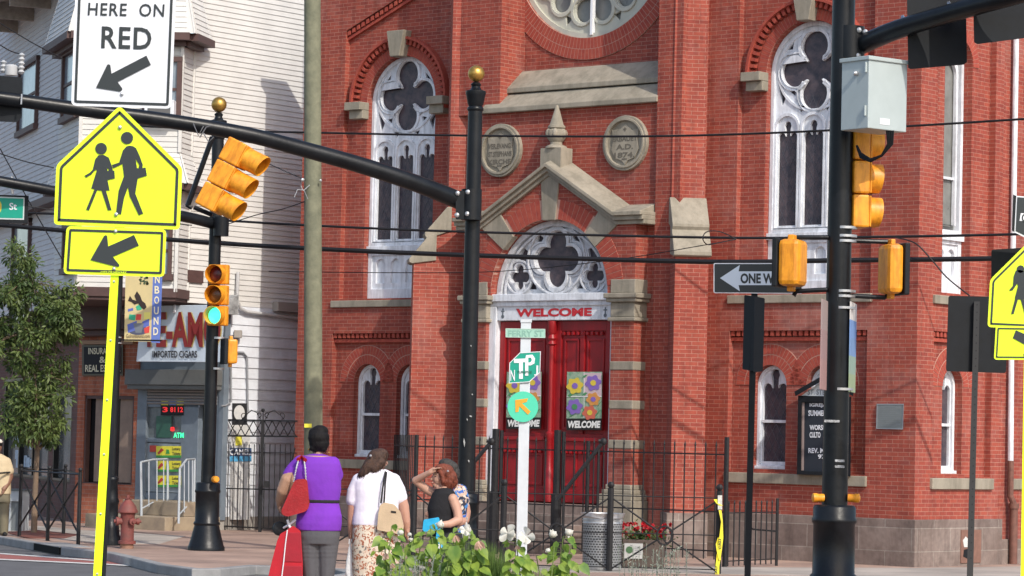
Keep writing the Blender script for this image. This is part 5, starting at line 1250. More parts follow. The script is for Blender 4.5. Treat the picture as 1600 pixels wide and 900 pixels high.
mb=MB(); mb.poly(fq([(262,708),(350,745),(352,705),(368,700),(420,800),(300,830),(298,820),(330,790),(248,745)]),[],yQ2,.006,0); mb.build('arrow',m_sgn,ar2)
rpo=thing('sign_post',at(1597,900,Yq),'sign post with a yellow strip at the right picture edge under the yellow plaque','sign post')
mb=MB(); mb.poly([(1601,562),(1612,562),(1606,960),(1595,960)],[],yQ,-.02,-.06); mb.build('channel_post',m_blackm,rpo)
mb=MB(); mb.poly([(1600,562),(1609,562),(1603,960),(1594,960)],[],yQ,-.01,-.018); mb.build('yellow_strip',MC['fluorescent_strip'],rpo)
# black back plate behind the right school sign
yB=yplane(27); t=thing('traffic_sign',yB(1570,560),'black sign back directly behind the right yellow school sign','sign')
mb=MB(); mb.poly(quadr([(1548,560),(1549,390),(1650,384),(1650,560)],4),[],yB,.0,-.01); mb.build('plate',m_blackm,t)
# one-way sign at right edge (front seen obliquely)
yO=yplane(26.5); t=thing('one_way_sign',yO(1600,370),'black and white one way sign cut off above the right-hand yellow school sign','sign')
o_=[(1581,357),(1584,305),(1588,306),(1690,345),(1690,410),(1601,371)]
mb=MB(); mb.poly([(1581,360),(1583,304),(1588,306),(1585,363)],[],yO,-.0,-.02); mb.build('edge_strip',m_blackm,t)
mb=MB(); mb.poly([(1585,363),(1588,306),(1720,316),(1720,430),(1601,371)],[],yO,.0,-.01); mb.build('panel',m_swhite,t)
mb=MB(); mb.poly([(1587,361),(1589.5,308),(1720,318),(1720,427),(1602,368)],[],yO,.004,.0); mb.build('black_field',m_sgn,t)
mb=MB(); mb.poly([(1593,345),(1595,333),(1700,338),(1700,352)],[],yO,.006,.0); mb.build('arrow_bar',m_swhite,t)
mb=MB(); put_text(mb,'O',yO,1596.5,1606,347,334,.009,bold=.03); mb.build('lettering',m_sgn,t)
# ONE WAY sign in the middle right
Yw=30.5; yW=yplane(Yw)
t=thing('one_way_sign',yW(1184,457),'ONE WAY sign with white arrow pointing left, its end behind a yellow box','sign')
pl=quadr([(1115,458),(1115,411),(1254,411),(1254,459)],3); sgn_plate(t,yW,pl,m_swhite,0); mb=MB(); mb.poly(offset(pl,1.5),[],yW,.004,0); mb.build('black_field',m_sgn,t)
m_aw=mat('arrow_blue_white',(.55,.63,.72),.5); mb=MB(); mb.poly([(1125,434.5),(1156,414),(1154,424),(1248,424),(1248,445.5),(1154,445.5),(1156,455)],[],yW,.006,0); mb.build('arrow',m_aw,t)
ztext(t,'ONE WAY',yW,1157,1229,427,443,.0085,.04,m_sgn,0)
po2=thing('sign_post',at(1167,905,Yw),'slim black post below the ONE WAY sign carrying two back-to-back dark sign plates','sign post')
mb=MB(); mb.poly([(1174,455),(1184,455),(1171.5,960),(1161.5,960)],[],yW,-.03,-.09); mb.build('post',m_blackm,po2)
for i,(pts,of) in enumerate((([(1160,577),(1163,461),(1179,463),(1177,580)],.02),([(1177,582),(1179,463),(1195,466),(1192,580)],-.10))):
    tt=thing('sign_plate',yW(pts[0][0],pts[0][1],of),('left' if i==0 else 'right')+' narrow dark sign plate seen nearly edge-on under the ONE WAY sign','sign','dark plates under the one way sign')
    P_=plane_fn(at(1178,500,Yw),(-.85,-.5,0)) if i==0 else plane_fn(at(1178,500,Yw),(.80,-.6,0))
    mb=MB(); mb.poly(quadr(pts,2),[],P_,.012,-.012); mb.build('plate',m_blackm,tt)
# black sign back with perforated post on the right
Yb=30; yK=yplane(Yb); po3=thing('traffic_sign',yK(1515,905),'large square black sign back on its own perforated post at the right','sign')
mb=MB(); mb.poly(quadr([(1478,580),(1482,462),(1575,464),(1572,583)],4),[],yK,-.03,-.04); mb.build('plate',m_blackm,po3)
mb=MB(); mb.poly([(1522,471),(1531,471),(1519,960),(1509,960)],[],yK,.03,-.028); mb.build('post',mat('charcoal_post',(.035,.036,.038),.5),po3)
mb=MB()
for k in range(34): y=476+k*12; x=1527-(y-471)*.0247; mb.poly(circ(x,y,1.1,6),[],yK,.032,.03)
mb.build('holes',m_dark,po3)
# street sign hanging at the left edge
Yt=42.3; yT=yplane(Yt); t=thing('street_name_sign',yT(10,347),'green street sign in a black frame, hanging at the left picture edge','sign')
mb=MB(); mb.poly([(-110,345),(-110,300),(45,306),(43,349)],[],yT,.0,-.05); mb.build('frame',m_blackm,t)
mb=MB(); mb.poly([(-108,340),(-108,303),(38.5,308.5),(37.5,343.5)],[],yT,.006,.0); mb.build('white_rim',mat('rim_grey',(.5,.56,.56),.5),t)
mb=MB(); mb.poly([(-107,338),(-107,305),(36.5,310.5),(35.5,341)],[],yT,.010,.0); mb.build('panel',m_green,t)
mb=MB(); put_text(mb,'St',yT,14.5,26.5,328,317,.013,bold=.02); put_text(mb,'Ferry',yT,-62,-12,329,313,.013,bold=.02); mb.build('lettering',m_swhite,t)
mb=MB(); mb.poly(circ(-5,323,7.5,20,12),[],yT,.013,.0); mb.build('emblem',mat('cloth_yellow',(.65,.50,.06),.8),t)
mb=MB(); mb.tube([yT(18.5,276),yT(18,292),yT(20,304)],.02,6); mb.tube([yT(16,290),yT(22,292)],.04,6); mb.build('hanger',m_zinc,t)
# dark signboard and insulators at the far left of the long arm
yU=yplane(37.9); t=thing('arm_sign',yU(10,190),'dark sign back clamped on the long arm at the left picture edge','sign')
mb=MB(); mb.poly(quadr([(-70,186),(-70,112),(35,121),(34,184),(26,191),(-60,188)],2),[],yU,-.09,-.11); mb.build('plate',m_blackm,t)
mb=MB(); mb.tube([yU(34,147,.1),yU(33,163,.1)],.012,6); mb.build('band',m_steel,t)
t=thing('transformer_insulators',at(20,117,41),'pale grey transformer can with ribbed insulators behind the dark sign at the left edge','insulator')
mb=MB(); mb.lathe(at(17,118,41),[(.085,0),(.09,.02),(.09,.13),(.07,.15),(0,.155)],16); mb.build('can',mat('insul',(.42,.43,.44),.5),t,smooth=True)
mb=MB(); mb.lathe(at(33,116,41),[(.02,0)]+[(.05 if i%2 else .025,.03*i) for i in range(1,10)]+[(.01,.30)],12); mb.build('insulator',mat('insul',(.42,.43,.44),.5),t,smooth=True)
mb=MB(); mb.lathe(at(5,114,41),[(.02,0)]+[(.05 if i%2 else .025,.03*i) for i in range(1,6)]+[(.01,.18)],12); mb.build('insulator',mat('insul',(.42,.43,.44),.5),t,smooth=True)
# FERRY ST post
Yf=36.5; yF=yplane(Yf); fp=thing('white_post',at(815,870,Yf),'white timber sign post standing in front of the red doors','sign post')
mb=MB(); mb.poly([(814,500),(830,500),(822.5,905),(805.5,905)],[],yF,.0,-.13); mb.poly([(813,504),(831,504),(831,499),(813,499)],[],yF,.01,-.14); mb.build('post',mat('white_post_paint',(.56,.60,.63),.6,var=.08,vs=6),fp,bevel=.005)
t=thing('street_name_sign',yF(820,530),'small faded pale green FERRY ST sign on the white post','sign')
m_fgr=mat('faded_green',(.30,.52,.42),.5); pl=[(790,527),(790,513),(852,514),(852,528)]
sgn_plate(t,yF,pl,m_fgr,.02,.01); stroke(t,yF,[(790,513),(852,514),(852,528),(790,527)][::-1],.9,mat('faded_rim',(.45,.60,.52),.5),.024)
mb=MB(); put_text(mb,'FERRY ST',yF,794,849,526.3,516,.024,bold=.02); mb.build('lettering',mat('faded_letters',(.20,.38,.31),.5),t)
t=thing('turnpike_sign',yF(820,600),'green six-cornered NJ turnpike sign with white T and P letters on the white post','sign')
pl=[(794,600),(795,566),(813,549),(844,548),(844,580),(825,597)]
pl=[(795,599),(796,567),(812,551),(845,549),(844,582),(827,597)]
sgn_plate(t,yF,pl,m_green,.02,.01); stroke(t,yF,pl,1.0,m_swhite,.024)
mb=MB(); mb.poly([(803,561),(822,560),(822,566),(817,566),(817,592),(811,592),(811,567),(803,567)],[],yF,.026,.02)
mb.poly([(822,555),(832,554),(836,560),(835,568),(829,571),(825.5,571),(825.5,587),(820.5,587),(820.5,562)],[[(825.5,559),(825.5,566.5),(829,566),(831,562.5),(829.5,559)]],yF,.028,.02); mb.build('monogram',m_swhite,t)
mb=MB(); put_text(mb,'N',yF,797.5,804.5,595,578,.03,bold=.01); put_text(mb,'J',yF,834.5,841,587,571,.03,bold=.01); mb.build('letters',m_swhite,t)
mb=MB(); put_text(mb,'TURNPIKE',yF,808,831,583.5,579.5,.031,bold=.02); mb.build('small_letters',mat('dark_green_ink',(.01,.12,.08),.5),t)
t=thing('round_arrow_sign',yF(817,660),'round mint green sign with an orange arrow pointing up left on the white post','sign')
mb=MB(); mb.poly(circ(817,635.5,24,40),[],yF,.03,.02); mb.build('disc',mat('mint_green',(.07,.56,.36),.5),t)
mb=MB(); mb.poly([(805,625),(825,622.5),(823,628),(815.5,630),(829,643),(825,648),(811.5,634.5),(810,643.5),(805.5,644)],[],yF,.036,.03); mb.build('arrow',mat('arrow_orange',(.75,.33,.02),.5),t)

# ================================================================ WOOD POLE + WIRES
m_wood=mat('treated_wood',(.21,.21,.14),.85,c2=(.13,.135,.09),vs=6,bump=.6,bs=22)
nt=m_wood.node_tree
Yp=44.6; wp=thing('utility_pole',at(490,862,Yp),'weathered greenish wooden utility pole between the siding house and the church','utility pole')
b0=at(490,862,Yp); b0.z=.1; t0=at(488,-60,Yp)
mb=MB(); mb.tube([b0.lerp(t0,i/12) for i in range(13)],[.145-.02*i/12 for i in range(13)],22); mb.build('trunk',m_wood,wp,smooth=True)
yPp=yplane(Yp-.16)
mb=MB(); mb.poly([(475.5,668),(475.5,662),(487,662),(487,668)],[],yPp,.004,-.0); mb.build('tag',mat('poster_yellow',(.75,.68,.05),.5),wp)
mb=MB(); mb.tube([yPp(484,289),(yPp(475,297)),yPp(465,296),yPp(460,308)],.006,5); mb.tube([yPp(474,298),yPp(470,290)],.005,5); mb.tube([yPp(475,297),yPp(481,311)],.005,5); mb.build('wire_tie',m_zinc,wp)
mb=MB(); mb.ball(yPp(501,282),.022,6); mb.ball(yPp(473,281),.03,6); mb.build('hook',m_zinc,wp)
m_wire=mat('cable_black',(.012,.012,.014),.5)
def wire(lab,pts,r,Ya,Yb,name='overhead_cable',g='overhead cables crossing the street'):
    m=len(pts)-1; L=[at(x,y,Ya+(Yb-Ya)*(x-pts[0][0])/(pts[-1][0]-pts[0][0])) for x,y in pts]
    out=[]
    for i in range(m):
        p0=L[max(i-1,0)];p1=L[i];p2=L[i+1];p3=L[min(i+2,m)]
        for k in range(5):
            t=k/5; out.append(.5*((2*p1)+(p2-p0)*t+(2*p0-5*p1+4*p2-p3)*t*t+(3*p1-p0-3*p2+p3)*t**3))
    out.append(L[-1]); mb=MB(); mb.tube(out,r,6); o=mb.build(name,m_wire,None,smooth=True); tag(o,lab,'cable',g)
wire('thick black cable, lowest heavy line running across under the arched fanlight',[(-40,348),(260,374),(480,388),(740,399),(1100,409),(1300,407),(1550,404),(1700,399)],.040,47.5,41.0)
wire('medium black cable just above the thick one, crossing the pediment stones',[(-40,330),(280,341),(480,352),(720,362),(1100,371),(1300,371),(1550,367),(1700,362)],.021,47.4,41.2)
wire('highest thin cable, crossing in front of the round stone medallions',[(200,196),(360,204),(480,207),(740,212),(1000,213),(1200,208),(1420,197),(1600,186),(1700,180)],.018,47.6,41.0)
wire('thin wire sagging left of the wooden pole toward the tilted signal',[(420,256),(440,265),(476,281)],.008,46,44.5,'thin_wire','thin wires by the wooden pole')
wire('thin wire rising to the wooden pole from the left pole',[(345,354),(400,336),(440,327),(476,315)],.008,46,44.5,'thin_wire','thin wires by the wooden pole')
wire('faint thin wire below the thick cable, passing the blind arcade of the left window',[(420,424),(600,426),(780,424),(960,406),(1100,383),(1150,374)],.007,46.5,43,'thin_wire','thin wires across the church')
wire('thin wire curving down from the medium cable past the right pedestrian box',[(1400,371),(1430,380),(1455,405),(1480,434),(1515,462)],.011,42,41.5,'thin_wire','thin wires across the church')
wire('small wire loop hanging on the medium cable before the right buttress',[(1150,373),(1125,362),(1105,362),(1098,372),(1105,382),(1120,380),(1148,374)],.008,43,42.9,'thin_wire','thin wires across the church')
for i,(a,b,lab) in enumerate((((0,36),(98,92),'upper left thin wire slanting down across the bay windows'),((0,70),(30,84),'short thin wire ending at the insulators'),((0,232),(100,410),'steep thin wire behind the green street sign'),((0,240),(84,262),'nearly level thin wire above the green street sign'),((40,322),(300,352),'thin wire from the green street sign to the right'))):
    wire(lab,[a,((a[0]+b[0])/2,(a[1]+b[1])/2+2),b],.009,46,46.5,'thin_wire','thin wires on the left')
# ================================================================ LEFT STREET FURNITURE
lp=thing('lamp_post',ground(172,852),'slim black street lamp post right behind the yellow strip post, holding the street banner','lamp post')
bp=ground(172,852); ylp=yplane(bp.y)
mb=MB(); mb.lathe(bp,[(.17,0),(.17,.12),(.14,.16),(.125,.3),(.11,.32),(.105,.62),(.12,.66),(.10,.72),(.085,.95),(.10,.98),(.10,1.02),(.07,1.05)],20); mb.build('base',m_black,lp,smooth=True,angle=50)
tp_=at(188,270,bp.y); mb=MB(); mb.tube([bp+Vector((0,0,1.0)),Vector((bp.x+.02,bp.y,tp_.z))],[.066,.052],16); mb.build('shaft',m_black,lp,smooth=True)
mb=MB()
for y in (428,531): mb.tube([ylp(187,y),ylp(253,y+1)],.012,6)
mb.build('banner_arms',m_black,lp)
mb=MB()
for y in (527,536): mb.mark(); mb.lathe(ylp(184,y),[(.062,-.008),(.062,.008)],14)
mb.build_each('band',m_steel,lp)
bn=thing('street_banner',ylp(222,535),'tan and blue Ironbound street banner with a lobster picture, hung on the left lamp post','banner')
m_bt=mat('banner_tan',(.58,.47,.24),.75,c2=(.50,.42,.22),vs=6); m_bb=mat('banner_blue',(.10,.16,.45),.75)
Lb=lambda a,b,d:ylp(a,b,d)
mb=MB(); mb.poly([(194,533),(197,395),(240,395),(236,534)],[],Lb,.0,-.01); mb.build('cloth',m_bt,bn)
mb=MB(); mb.poly([(236,535),(240,395),(255,395),(250,536)],[],Lb,.001,-.011); mb.build('blue_strip',m_bb,bn)
mb=MB()
for i,c in enumerate('IRONBOUND'): y=382+i*16.2; put_text(mb,c,Lb,242-(y-430)*.03-(0 if c!='I' else -2),249.5-(y-430)*.03,y+12,y,.006,bold=.02)
mb.build('lettering',mat('cream_letters',(.70,.64,.45),.5),bn)
mb=MB(); put_text(mb,'GoIronbound.com',Lb,197,234,528,522,.006,bold=.01); mb.build('web_lettering',mat('brown_ink',(.12,.08,.04),.6),bn)
def bp_(pts,name,c,o=.004):
    mb=MB(); mb.poly(pts,[],Lb,o,0); mb.build(name,mat('art_'+name,c,.7),bn)
bp_([(200,520),(199,507),(214,501),(213,516)],'blue_patch',(.08,.12,.40)); bp_([(222,503),(233,498),(233,509),(224,512)],'blue_square',(.08,.12,.40)); bp_([(225,513),(234,509),(233,520),(226,521)],'red_patch',(.55,.05,.04),.005)
bp_([(201,499),(202,491),(212,492),(211,501)],'green_patch',(.03,.35,.20)); bp_([(212,500),(213,491),(221,491),(220,500)],'red_square',(.55,.05,.04)); bp_([(200,487),(200,483),(208,481),(208,485)],'blue_dash',(.08,.12,.40)); bp_([(214,485),(212,479),(217,476),(222,478),(221,484)],'green_square',(.03,.35,.20)); bp_([(225,499),(225,488),(235,488),(234,499)],'yellow_square',(.65,.60,.15))
mb=MB(); mb.poly(circ(216,516,16,20,7.5),[],Lb,.003,0); mb.build('bowl',mat('art_navy',(.06,.07,.12),.7),bn); mb=MB(); mb.poly([(208,505),(225,505),(221,520),(212,520)],[],Lb,.006,0); mb.build('pot',mat('art_grey',(.13,.15,.18),.7),bn)
mb=MB(); 
mb.poly([(200,470),(203,462),(207,468),(213,470),(210,462),(214,455),(219,462),(222,470),(227,474),(229,480),(225,484),(220,480),(216,474),(210,476),(206,472)],[],Lb,.007,0); mb.build('lobster',mat('art_black',(.03,.02,.02),.7),bn)
mb=MB()
for k in range(16):
    a=random.uniform(0,6.3); r=random.uniform(1,9); x,y=224+r*math.cos(a)*.9,440+r*math.sin(a); mb.poly(circ(x,y,random.uniform(1.3,2.4),6),[],Lb,.005,0)
mb.build('sprig',mat('art_dkgreen',(.06,.09,.04),.7),bn)
# hydrant
hb=ground(198,857); hy=thing('fire_hydrant',hb,'faded red fire hydrant on the corner beside the lamp post base','fire hydrant')
m_hyd=mat('hydrant_red',(.22,.05,.042),.65,c2=(.13,.05,.042),vs=7,bump=.3); m_hydt=mat('hydrant_base_tan',(.28,.15,.10),.7,var=.2,vs=10)
mb=MB(); mb.lathe(hb,[(.10,0),(.10,.08),(.105,.09)],20); mb.build('foot',m_hydt,hy,smooth=True)
mb=MB(); mb.lathe(hb,[(.13,.07),(.13,.11),(.10,.12),(.098,.30),(.105,.5),(.115,.52),(.145,.53),(.145,.56),(.13,.58),(.12,.62),(.085,.67),(.05,.71),(.045,.73),(.06,.735),(.03,.745)],22); mb.build('barrel',m_hyd,hy,smooth=True,angle=50)
mb=MB(); mb.lathe(hb+Vector((0,0,.74)),[(.025,0),(.025,.05)],5); mb.build('operating_nut',m_hyd,hy)
for dx,dyy,r in ((-1,-.35,.065),(.55,-.8,.05),(1,.3,.05)):
    mb=MB(); mb.lathe(hb+Vector((dx*.08,dyy*.08,.40)),[(r*.8,0),(r*.8,.05),(r,.05),(r,.09),(r*.4,.095),(r*.4,.12)],14,axis=(dx,dyy,0)); mb.build('outlet_cap',m_hyd,hy,smooth=True,angle=40)
# tree guard
tgp=[ground(30,838),ground(74,845),ground(122,851)]; bk=[ground(52,832),ground(99,835)]
tg=thing('tree_guard',ground(74,845),'black iron guard fence with crossed bars round the young street tree','fence')
def postat(t,g,h,r=.03,name='post',m=None,ball=True):
    mb=MB(); mb.tube([g,g+Vector((0,0,h))],r,8)
    if ball: mb.ball(g+Vector((0,0,h+r)),r*1.15,8)
    return mb.build(name,m or m_iron,t,smooth=True)
for g in tgp+bk: postat(tg,g,1.10)
mb=MB()
for L_ in ([tgp[0],tgp[1],tgp[2]],[bk[0],bk[1]],[tgp[0],bk[0]],[tgp[2],bk[1]]):
    for a,b in zip(L_,L_[1:]): mb.tube([a+Vector((0,0,1.06)),b+Vector((0,0,1.06))],.014,5)
mb.build('rail',m_iron,tg)
for L_ in ([tgp[0],tgp[1],tgp[2]],[bk[0],bk[1]]):
    for a,b in zip(L_,L_[1:]):
        mb=MB(); z=Vector((0,0,1)); mb.tube([a+z*.16,b+z*.98],.016,5); mb.tube([a+z*.98,b+z*.16],.016,5); c=(a+b)/2; mb.lathe(c+z*.57,[(.035,-.03),(.035,.03)],10,axis=(0,1,0)); mb.build('cross_bars',m_iron,tg)
# newspaper box
nb=ground(22,830); t=thing('newspaper_box',nb,'pale grey newspaper box behind the tree guard, next to the man','newspaper box')
mb=MB(); Mn=FR(nb,Vector((.9,-.3,0))); mb=MB(Mn); mb.poly(rect(-.12,.14,.03,.80),[rect(-.08,.10,.12,.62)],PF,.0,-.25); mb.build('shell',mat('box_grey',(.40,.44,.47),.5),t,bevel=.01)
mb=MB(Mn); mb.box(-.1,.12,.04,.2,.1,.7); mb.build('interior',mat('mesh_grey',(.15,.17,.18),.6),t); mb=MB(Mn); mb.box(-.14,.16,-.02,.28,.80,.83); mb.build('lid',mat('box_dark',(.12,.14,.15),.5),t)
# ---------------------------------------------------------------- leaves
def leafmat(name,c,c2,tr=.35,vs=30):
    M=bpy.data.materials.new(name); M.use_nodes=True; nt=M.node_tree; b=nt.nodes['Principled BSDF']; L=nt.links.new
    tc=nd(nt,'ShaderNodeTexCoord'); no=nd(nt,'ShaderNodeTexNoise'); no.inputs['Scale'].default_value=vs; L(tc.outputs['Object'],no.inputs['Vector'])
    rp=nd(nt,'ShaderNodeValToRGB'); rp.color_ramp.elements[0].position=.35; rp.color_ramp.elements[1].position=.65; rp.color_ramp.elements[0].color=(*c2,1); rp.color_ramp.elements[1].color=(*c,1)
    L(no.outputs['Fac'],rp.inputs['Fac']); L(rp.outputs['Color'],b.inputs['Base Color']); b.inputs['Roughness'].default_value=.5
    td=nd(nt,'ShaderNodeBsdfTranslucent'); L(rp.outputs['Color'],td.inputs['Color']); mx=nd(nt,'ShaderNodeMixShader'); mx.inputs[0].default_value=tr
    L(b.outputs[0],mx.inputs[1]); L(td.outputs[0],mx.inputs[2]); L(mx.outputs[0],nt.nodes['Material Output'].inputs[0]); return M
m_leaf=leafmat('tree_leaf',(.15,.20,.055),(.06,.105,.03),.35,3)
m_leaf2=leafmat('mallow_leaf',(.31,.42,.06),(.12,.24,.04),.4,9)
m_grass=leafmat('grass_blade',(.15,.24,.05),(.08,.14,.03),.4,8)
m_silver=leafmat('silver_sprig',(.34,.36,.30),(.22,.26,.2),.2,20)
m_petal=leafmat('white_petal',(.80,.80,.74),(.70,.68,.60),.3,14); m_petalp=leafmat('pink_petal',(.70,.50,.40),(.6,.40,.30),.3,14)
m_redp=leafmat('red_petal',(.55,.02,.03),(.35,.01,.02),.2,20)
m_bark=mat('bark',(.22,.15,.10),.9,c2=(.15,.11,.08),vs=10,bump=.6,bs=40)
m_stem=mat('green_stem',(.14,.20,.05),.7)
def leaf(mb,p,d,n_,L,w,fold=.15,heart=False):
    """one folded leaf: base p, direction d, normal n_"""
    d=d.normalized(); s_=d.cross(n_).normalized(); n2=s_.cross(d).normalized()
    if heart: prof=[(.0,.0),(.10,.34),(.30,.5),(.55,.40),(.8,.18),(1,.0)]
    else: prof=[(0,0),(.25,.42),(.55,.5),(.8,.28),(1,0)]
    m=len(prof); vs=[]
    for t,q in prof: vs.append(p+d*(L*t)-n2*(fold*L*t*t*.9))
    for sg in (1,-1):
        for t,q in prof[1:-1]:
            vs.append(p+d*(L*(t-(.10 if heart and t<.2 else 0)))+s_*(sg*q*w)+n2*(fold*w*q*1.2-fold*L*t*t*.9))
    k=m-2; fs=[]
    for sg in range(2):
        o=m+sg*k
        fs.append((0,1,o)); 
        for i in range(k-1): fs.append((i+1,i+2,o+i+1,o+i))
        fs.append((m-2,m-1,o+k-1))
    mb.add(vs,fs)
def rv(): 
    while True:
        v=Vector((random.uniform(-1,1),random.uniform(-1,1),random.uniform(-1,1)))
        if .05<v.length<1: return v
# street tree
random.seed(11)
Yt_=49.1; tb=ground(53,833); tr=thing('street_tree',tb,'young leafy street tree with a slim trunk inside the iron guard','tree')
T=lambda x,y,o=0:at(x,y,Yt_+o)
mb=MB(); mb.tube([tb,T(54,790),T(56,745),T(58,705)],[.055,.05,.045,.042],10)
limbs=[]
for pts in ([(58,708),(50,680),(42,640),(36,590),(34,520)],[(58,706),(62,680),(70,640),(80,590),(90,530)],[(57,706),(56,670),(57,620),(52,540),(48,440)],[(58,706),(70,690),(84,672),(95,650)],[(57,700),(45,690),(30,672),(20,640)]):
    P_=[T(x,y,random.uniform(-.25,.25)) for x,y in pts]; P_[0]=T(*pts[0]); mb.tube(P_,[.03-.006*i for i in range(len(P_))],7); limbs.append(P_)
mb.build('trunk',m_bark,tr,smooth=True)
clumps=[]
for (x,y,rx,ry,n_) in ((30,400,16,26,6),(45,400,10,20,3),(30,450,30,30,10),(70,455,30,25,10),(100,475,22,26,8),(0,470,25,40,10),(45,510,42,40,16),(95,530,26,40,10),(10,545,28,40,12),(60,590,34,38,14),(20,610,26,32,9),(90,600,16,34,7),(55,650,30,26,8),(95,655,12,12,2),(25,665,16,20,5),(82,680,10,10,3),(40,680,14,12,4),(70,665,16,14,5),(35,640,20,20,6),(70,490,50,50,10),(112,495,14,14,3)):
    for k in range(n_):
        a=random.uniform(0,2*pi); r=math.sqrt(random.random()); clumps.append((T(x+rx*r*math.cos(a),y+ry*r*math.sin(a),random.uniform(-.55,.55)),random.uniform(.09,.19)))
mb=MB(); tw=MB()
for c,r in clumps:
    near=min((p for L_ in limbs for p in L_),key=lambda q:(q-c).length); tw.tube([near,near.lerp(c,.6)+Vector((0,0,.05)),c],[.008,.005,.003],4,caps=False)
    for k in range(int(74*(r/.14))):
        v=rv(); p=c+v*r; d=(v+Vector((0,0,-.45))+rv()*.6); leaf(mb,p,d,(rv()+Vector((0,-.3,1.0))).normalized(),random.uniform(.07,.12),random.uniform(.026,.042))
mb.build('crown',m_leaf,tr); tw.build('twigs',m_bark,tr)

# ================================================================ FENCES IN FRONT OF THE CHURCH
fr0=ground(1132,886); fdn=(fr0-C0).dot(N); ff=plane_fn(C0+N*fdn,N)
tf=thing('church_fence',ff(900,885),'tall black picket fence standing in front of the church doors and steps','fence')
def gnd(x): # ground point on fence plane at column x
    p=ff(x,880); return Vector((p.x,p.y,.12))
H1=1.76
A_=gnd(646); B_=gnd(1132)
L1=(B_-A_).length; nP=int(L1/.185)
mb=MB()
for i in range(nP+1):
    p=A_.lerp(B_,i/nP); mb.tube([p+Vector((0,0,.10)),p+Vector((0,0,H1-.05))],.011,5); mb.lathe(p+Vector((0,0,H1-.05)),[(.011,0),(.016,.02),(.0,.09)],5)
mb.build('pickets',m_iron,tf)
for z in (.22,.78,.95+.05*0,H1-.16):
    if z==.95: continue
    mb=MB(); mb.tube([A_+Vector((0,0,z)),B_+Vector((0,0,z))],.014,4); mb.build('rail',m_iron,tf)
for x,w,h in ((646,.035,1.78),(770,.055,1.9),(867,.055,1.9),(915,.03,1.75),(1132,.035,1.85)):
    p=gnd(x); mb=MB(); mb.tube([p,p+Vector((0,0,h))],w,8)
    if w>.05: mb.tube([p,p+Vector((0,0,.95))],w*1.45,10); mb.tube([p+Vector((.09,-.06,.9)),p+Vector((.09,-.06,h-.02))],.03,6)
    mb.build('post',m_iron,tf,smooth=True)
A2_=fs_=None
q=plane_fn(C0+N*.1,N)(612,860); q=Vector((q.x,q.y,.12)); nQ=14; mb=MB()
for i in range(nQ+1):
    p=A_.lerp(q,i/nQ); mb.tube([p+Vector((0,0,.10)),p+Vector((0,0,H1+.02))],.011,5)
mb.build('pickets',m_iron,tf)
for z in (.22,.9,H1-.16): mb=MB(); mb.tube([A_+Vector((0,0,z)),q+Vector((0,0,z))],.014,4); mb.build('rail',m_iron,tf)
# low fence at the right
lf=thing('low_fence',ground(1170,887),'low black picket fence section right of the taped post, against the church base','fence')
a=ground(1137,888); b=ground(1213,884); mb=MB(); n_=9
for i in range(n_+1): p=a.lerp(b,i/n_); mb.tube([p+Vector((0,0,.03)),p+Vector((0,0,.90))],.011,5); mb.lathe(p+Vector((0,0,.9)),[(.011,0),(.015,.02),(0,.07)],5)
mb.build('pickets',m_iron,lf)
for z in (.10,.78): mb=MB(); mb.tube([a+Vector((0,0,z)),b+Vector((0,0,z))],.012,4); mb.build('rail',m_iron,lf)
mb=MB(); mb.tube([b,b+Vector((0,0,.98))],.022,6); mb.build('post',m_iron,lf)
mb=MB(); mb.tube([b+Vector((0,0,.5)),b+Vector((-.35,.05,.52)),b+Vector((-.45,.1,.6))],.014,5); mb.build('bracket',m_iron,lf)
# stair hand rails
for pts,lab in (([(736,800),(737,726),(768,690)],'left'),([(868,800),(870,783),(943,690)],'right')):
    P_=yplane(42.9); t=thing('stair_rail',P_(*pts[0]),'sloping black '+lab+' hand rail of the church steps, rising behind the tall fence','hand rail','hand rails of the church steps')
    mb=MB(); mb.tube([P_(x,y) for x,y in pts[1:]],.03,8); mb.ball(P_(*pts[2]),.055,8); mb.tube([P_(pts[2][0]-8,pts[2][1]-1),P_(*pts[2])],.03,6); mb.build('top_rail',m_iron,t,smooth=True)
    for k in (.15,.9): 
        c=P_(*pts[1]).lerp(P_(*pts[2]),k); mb=MB(); mb.tube([c,Vector((c.x,c.y,.12))],.02,6); mb.build('post',m_iron,t)
# ornamental ring fence in front
Yo=39.75; yo=yplane(Yo)
of=thing('ring_fence',yo(870,893),'low black ornamental fence of ball-topped posts, crossed bars and rings in the foreground','fence')
cols=[475,644,785,952,1122]
gp=[at(x,880,Yo) for x in cols]; gp=[Vector((p.x,p.y,.12)) for p in gp]
for g in gp[1:]: postat(of,g,1.12,.042)
postat(of,at(566,868,Yo).xy.to_3d()+Vector((0,0,.12)),1.02,.045,ball=False)
z=Vector((0,0,1))
for a,b in zip(gp,gp[1:]):
    c=(a+b)/2+z*.50
    mb=MB()
    for p,zz in ((a,1.0),(b,1.0),(a,.02),(b,.02)):
        q=p+z*zz; d=(q-c).normalized(); mb.tube([q,c+d*.10],.012,5)
    mb.build('cross_bars',m_iron,of)
    mb=MB(); mb.tube([c+Vector((.10*math.cos(t),0,.125*math.sin(t))) for t in [2*pi*k/18 for k in range(18)]],.014,6,close=True); mb.tube([c+Vector((.05+.07*math.cos(t),0.02,.10*math.sin(t))) for t in [2*pi*k/18 for k in range(18)]],.010,6,close=True); mb.build('ring',m_iron,of,smooth=True)
    for zz in (.06,.52,1.02): mb=MB(); mb.tube([a+z*zz,b+z*zz],.008,5); mb.build('rail',m_iron,of)
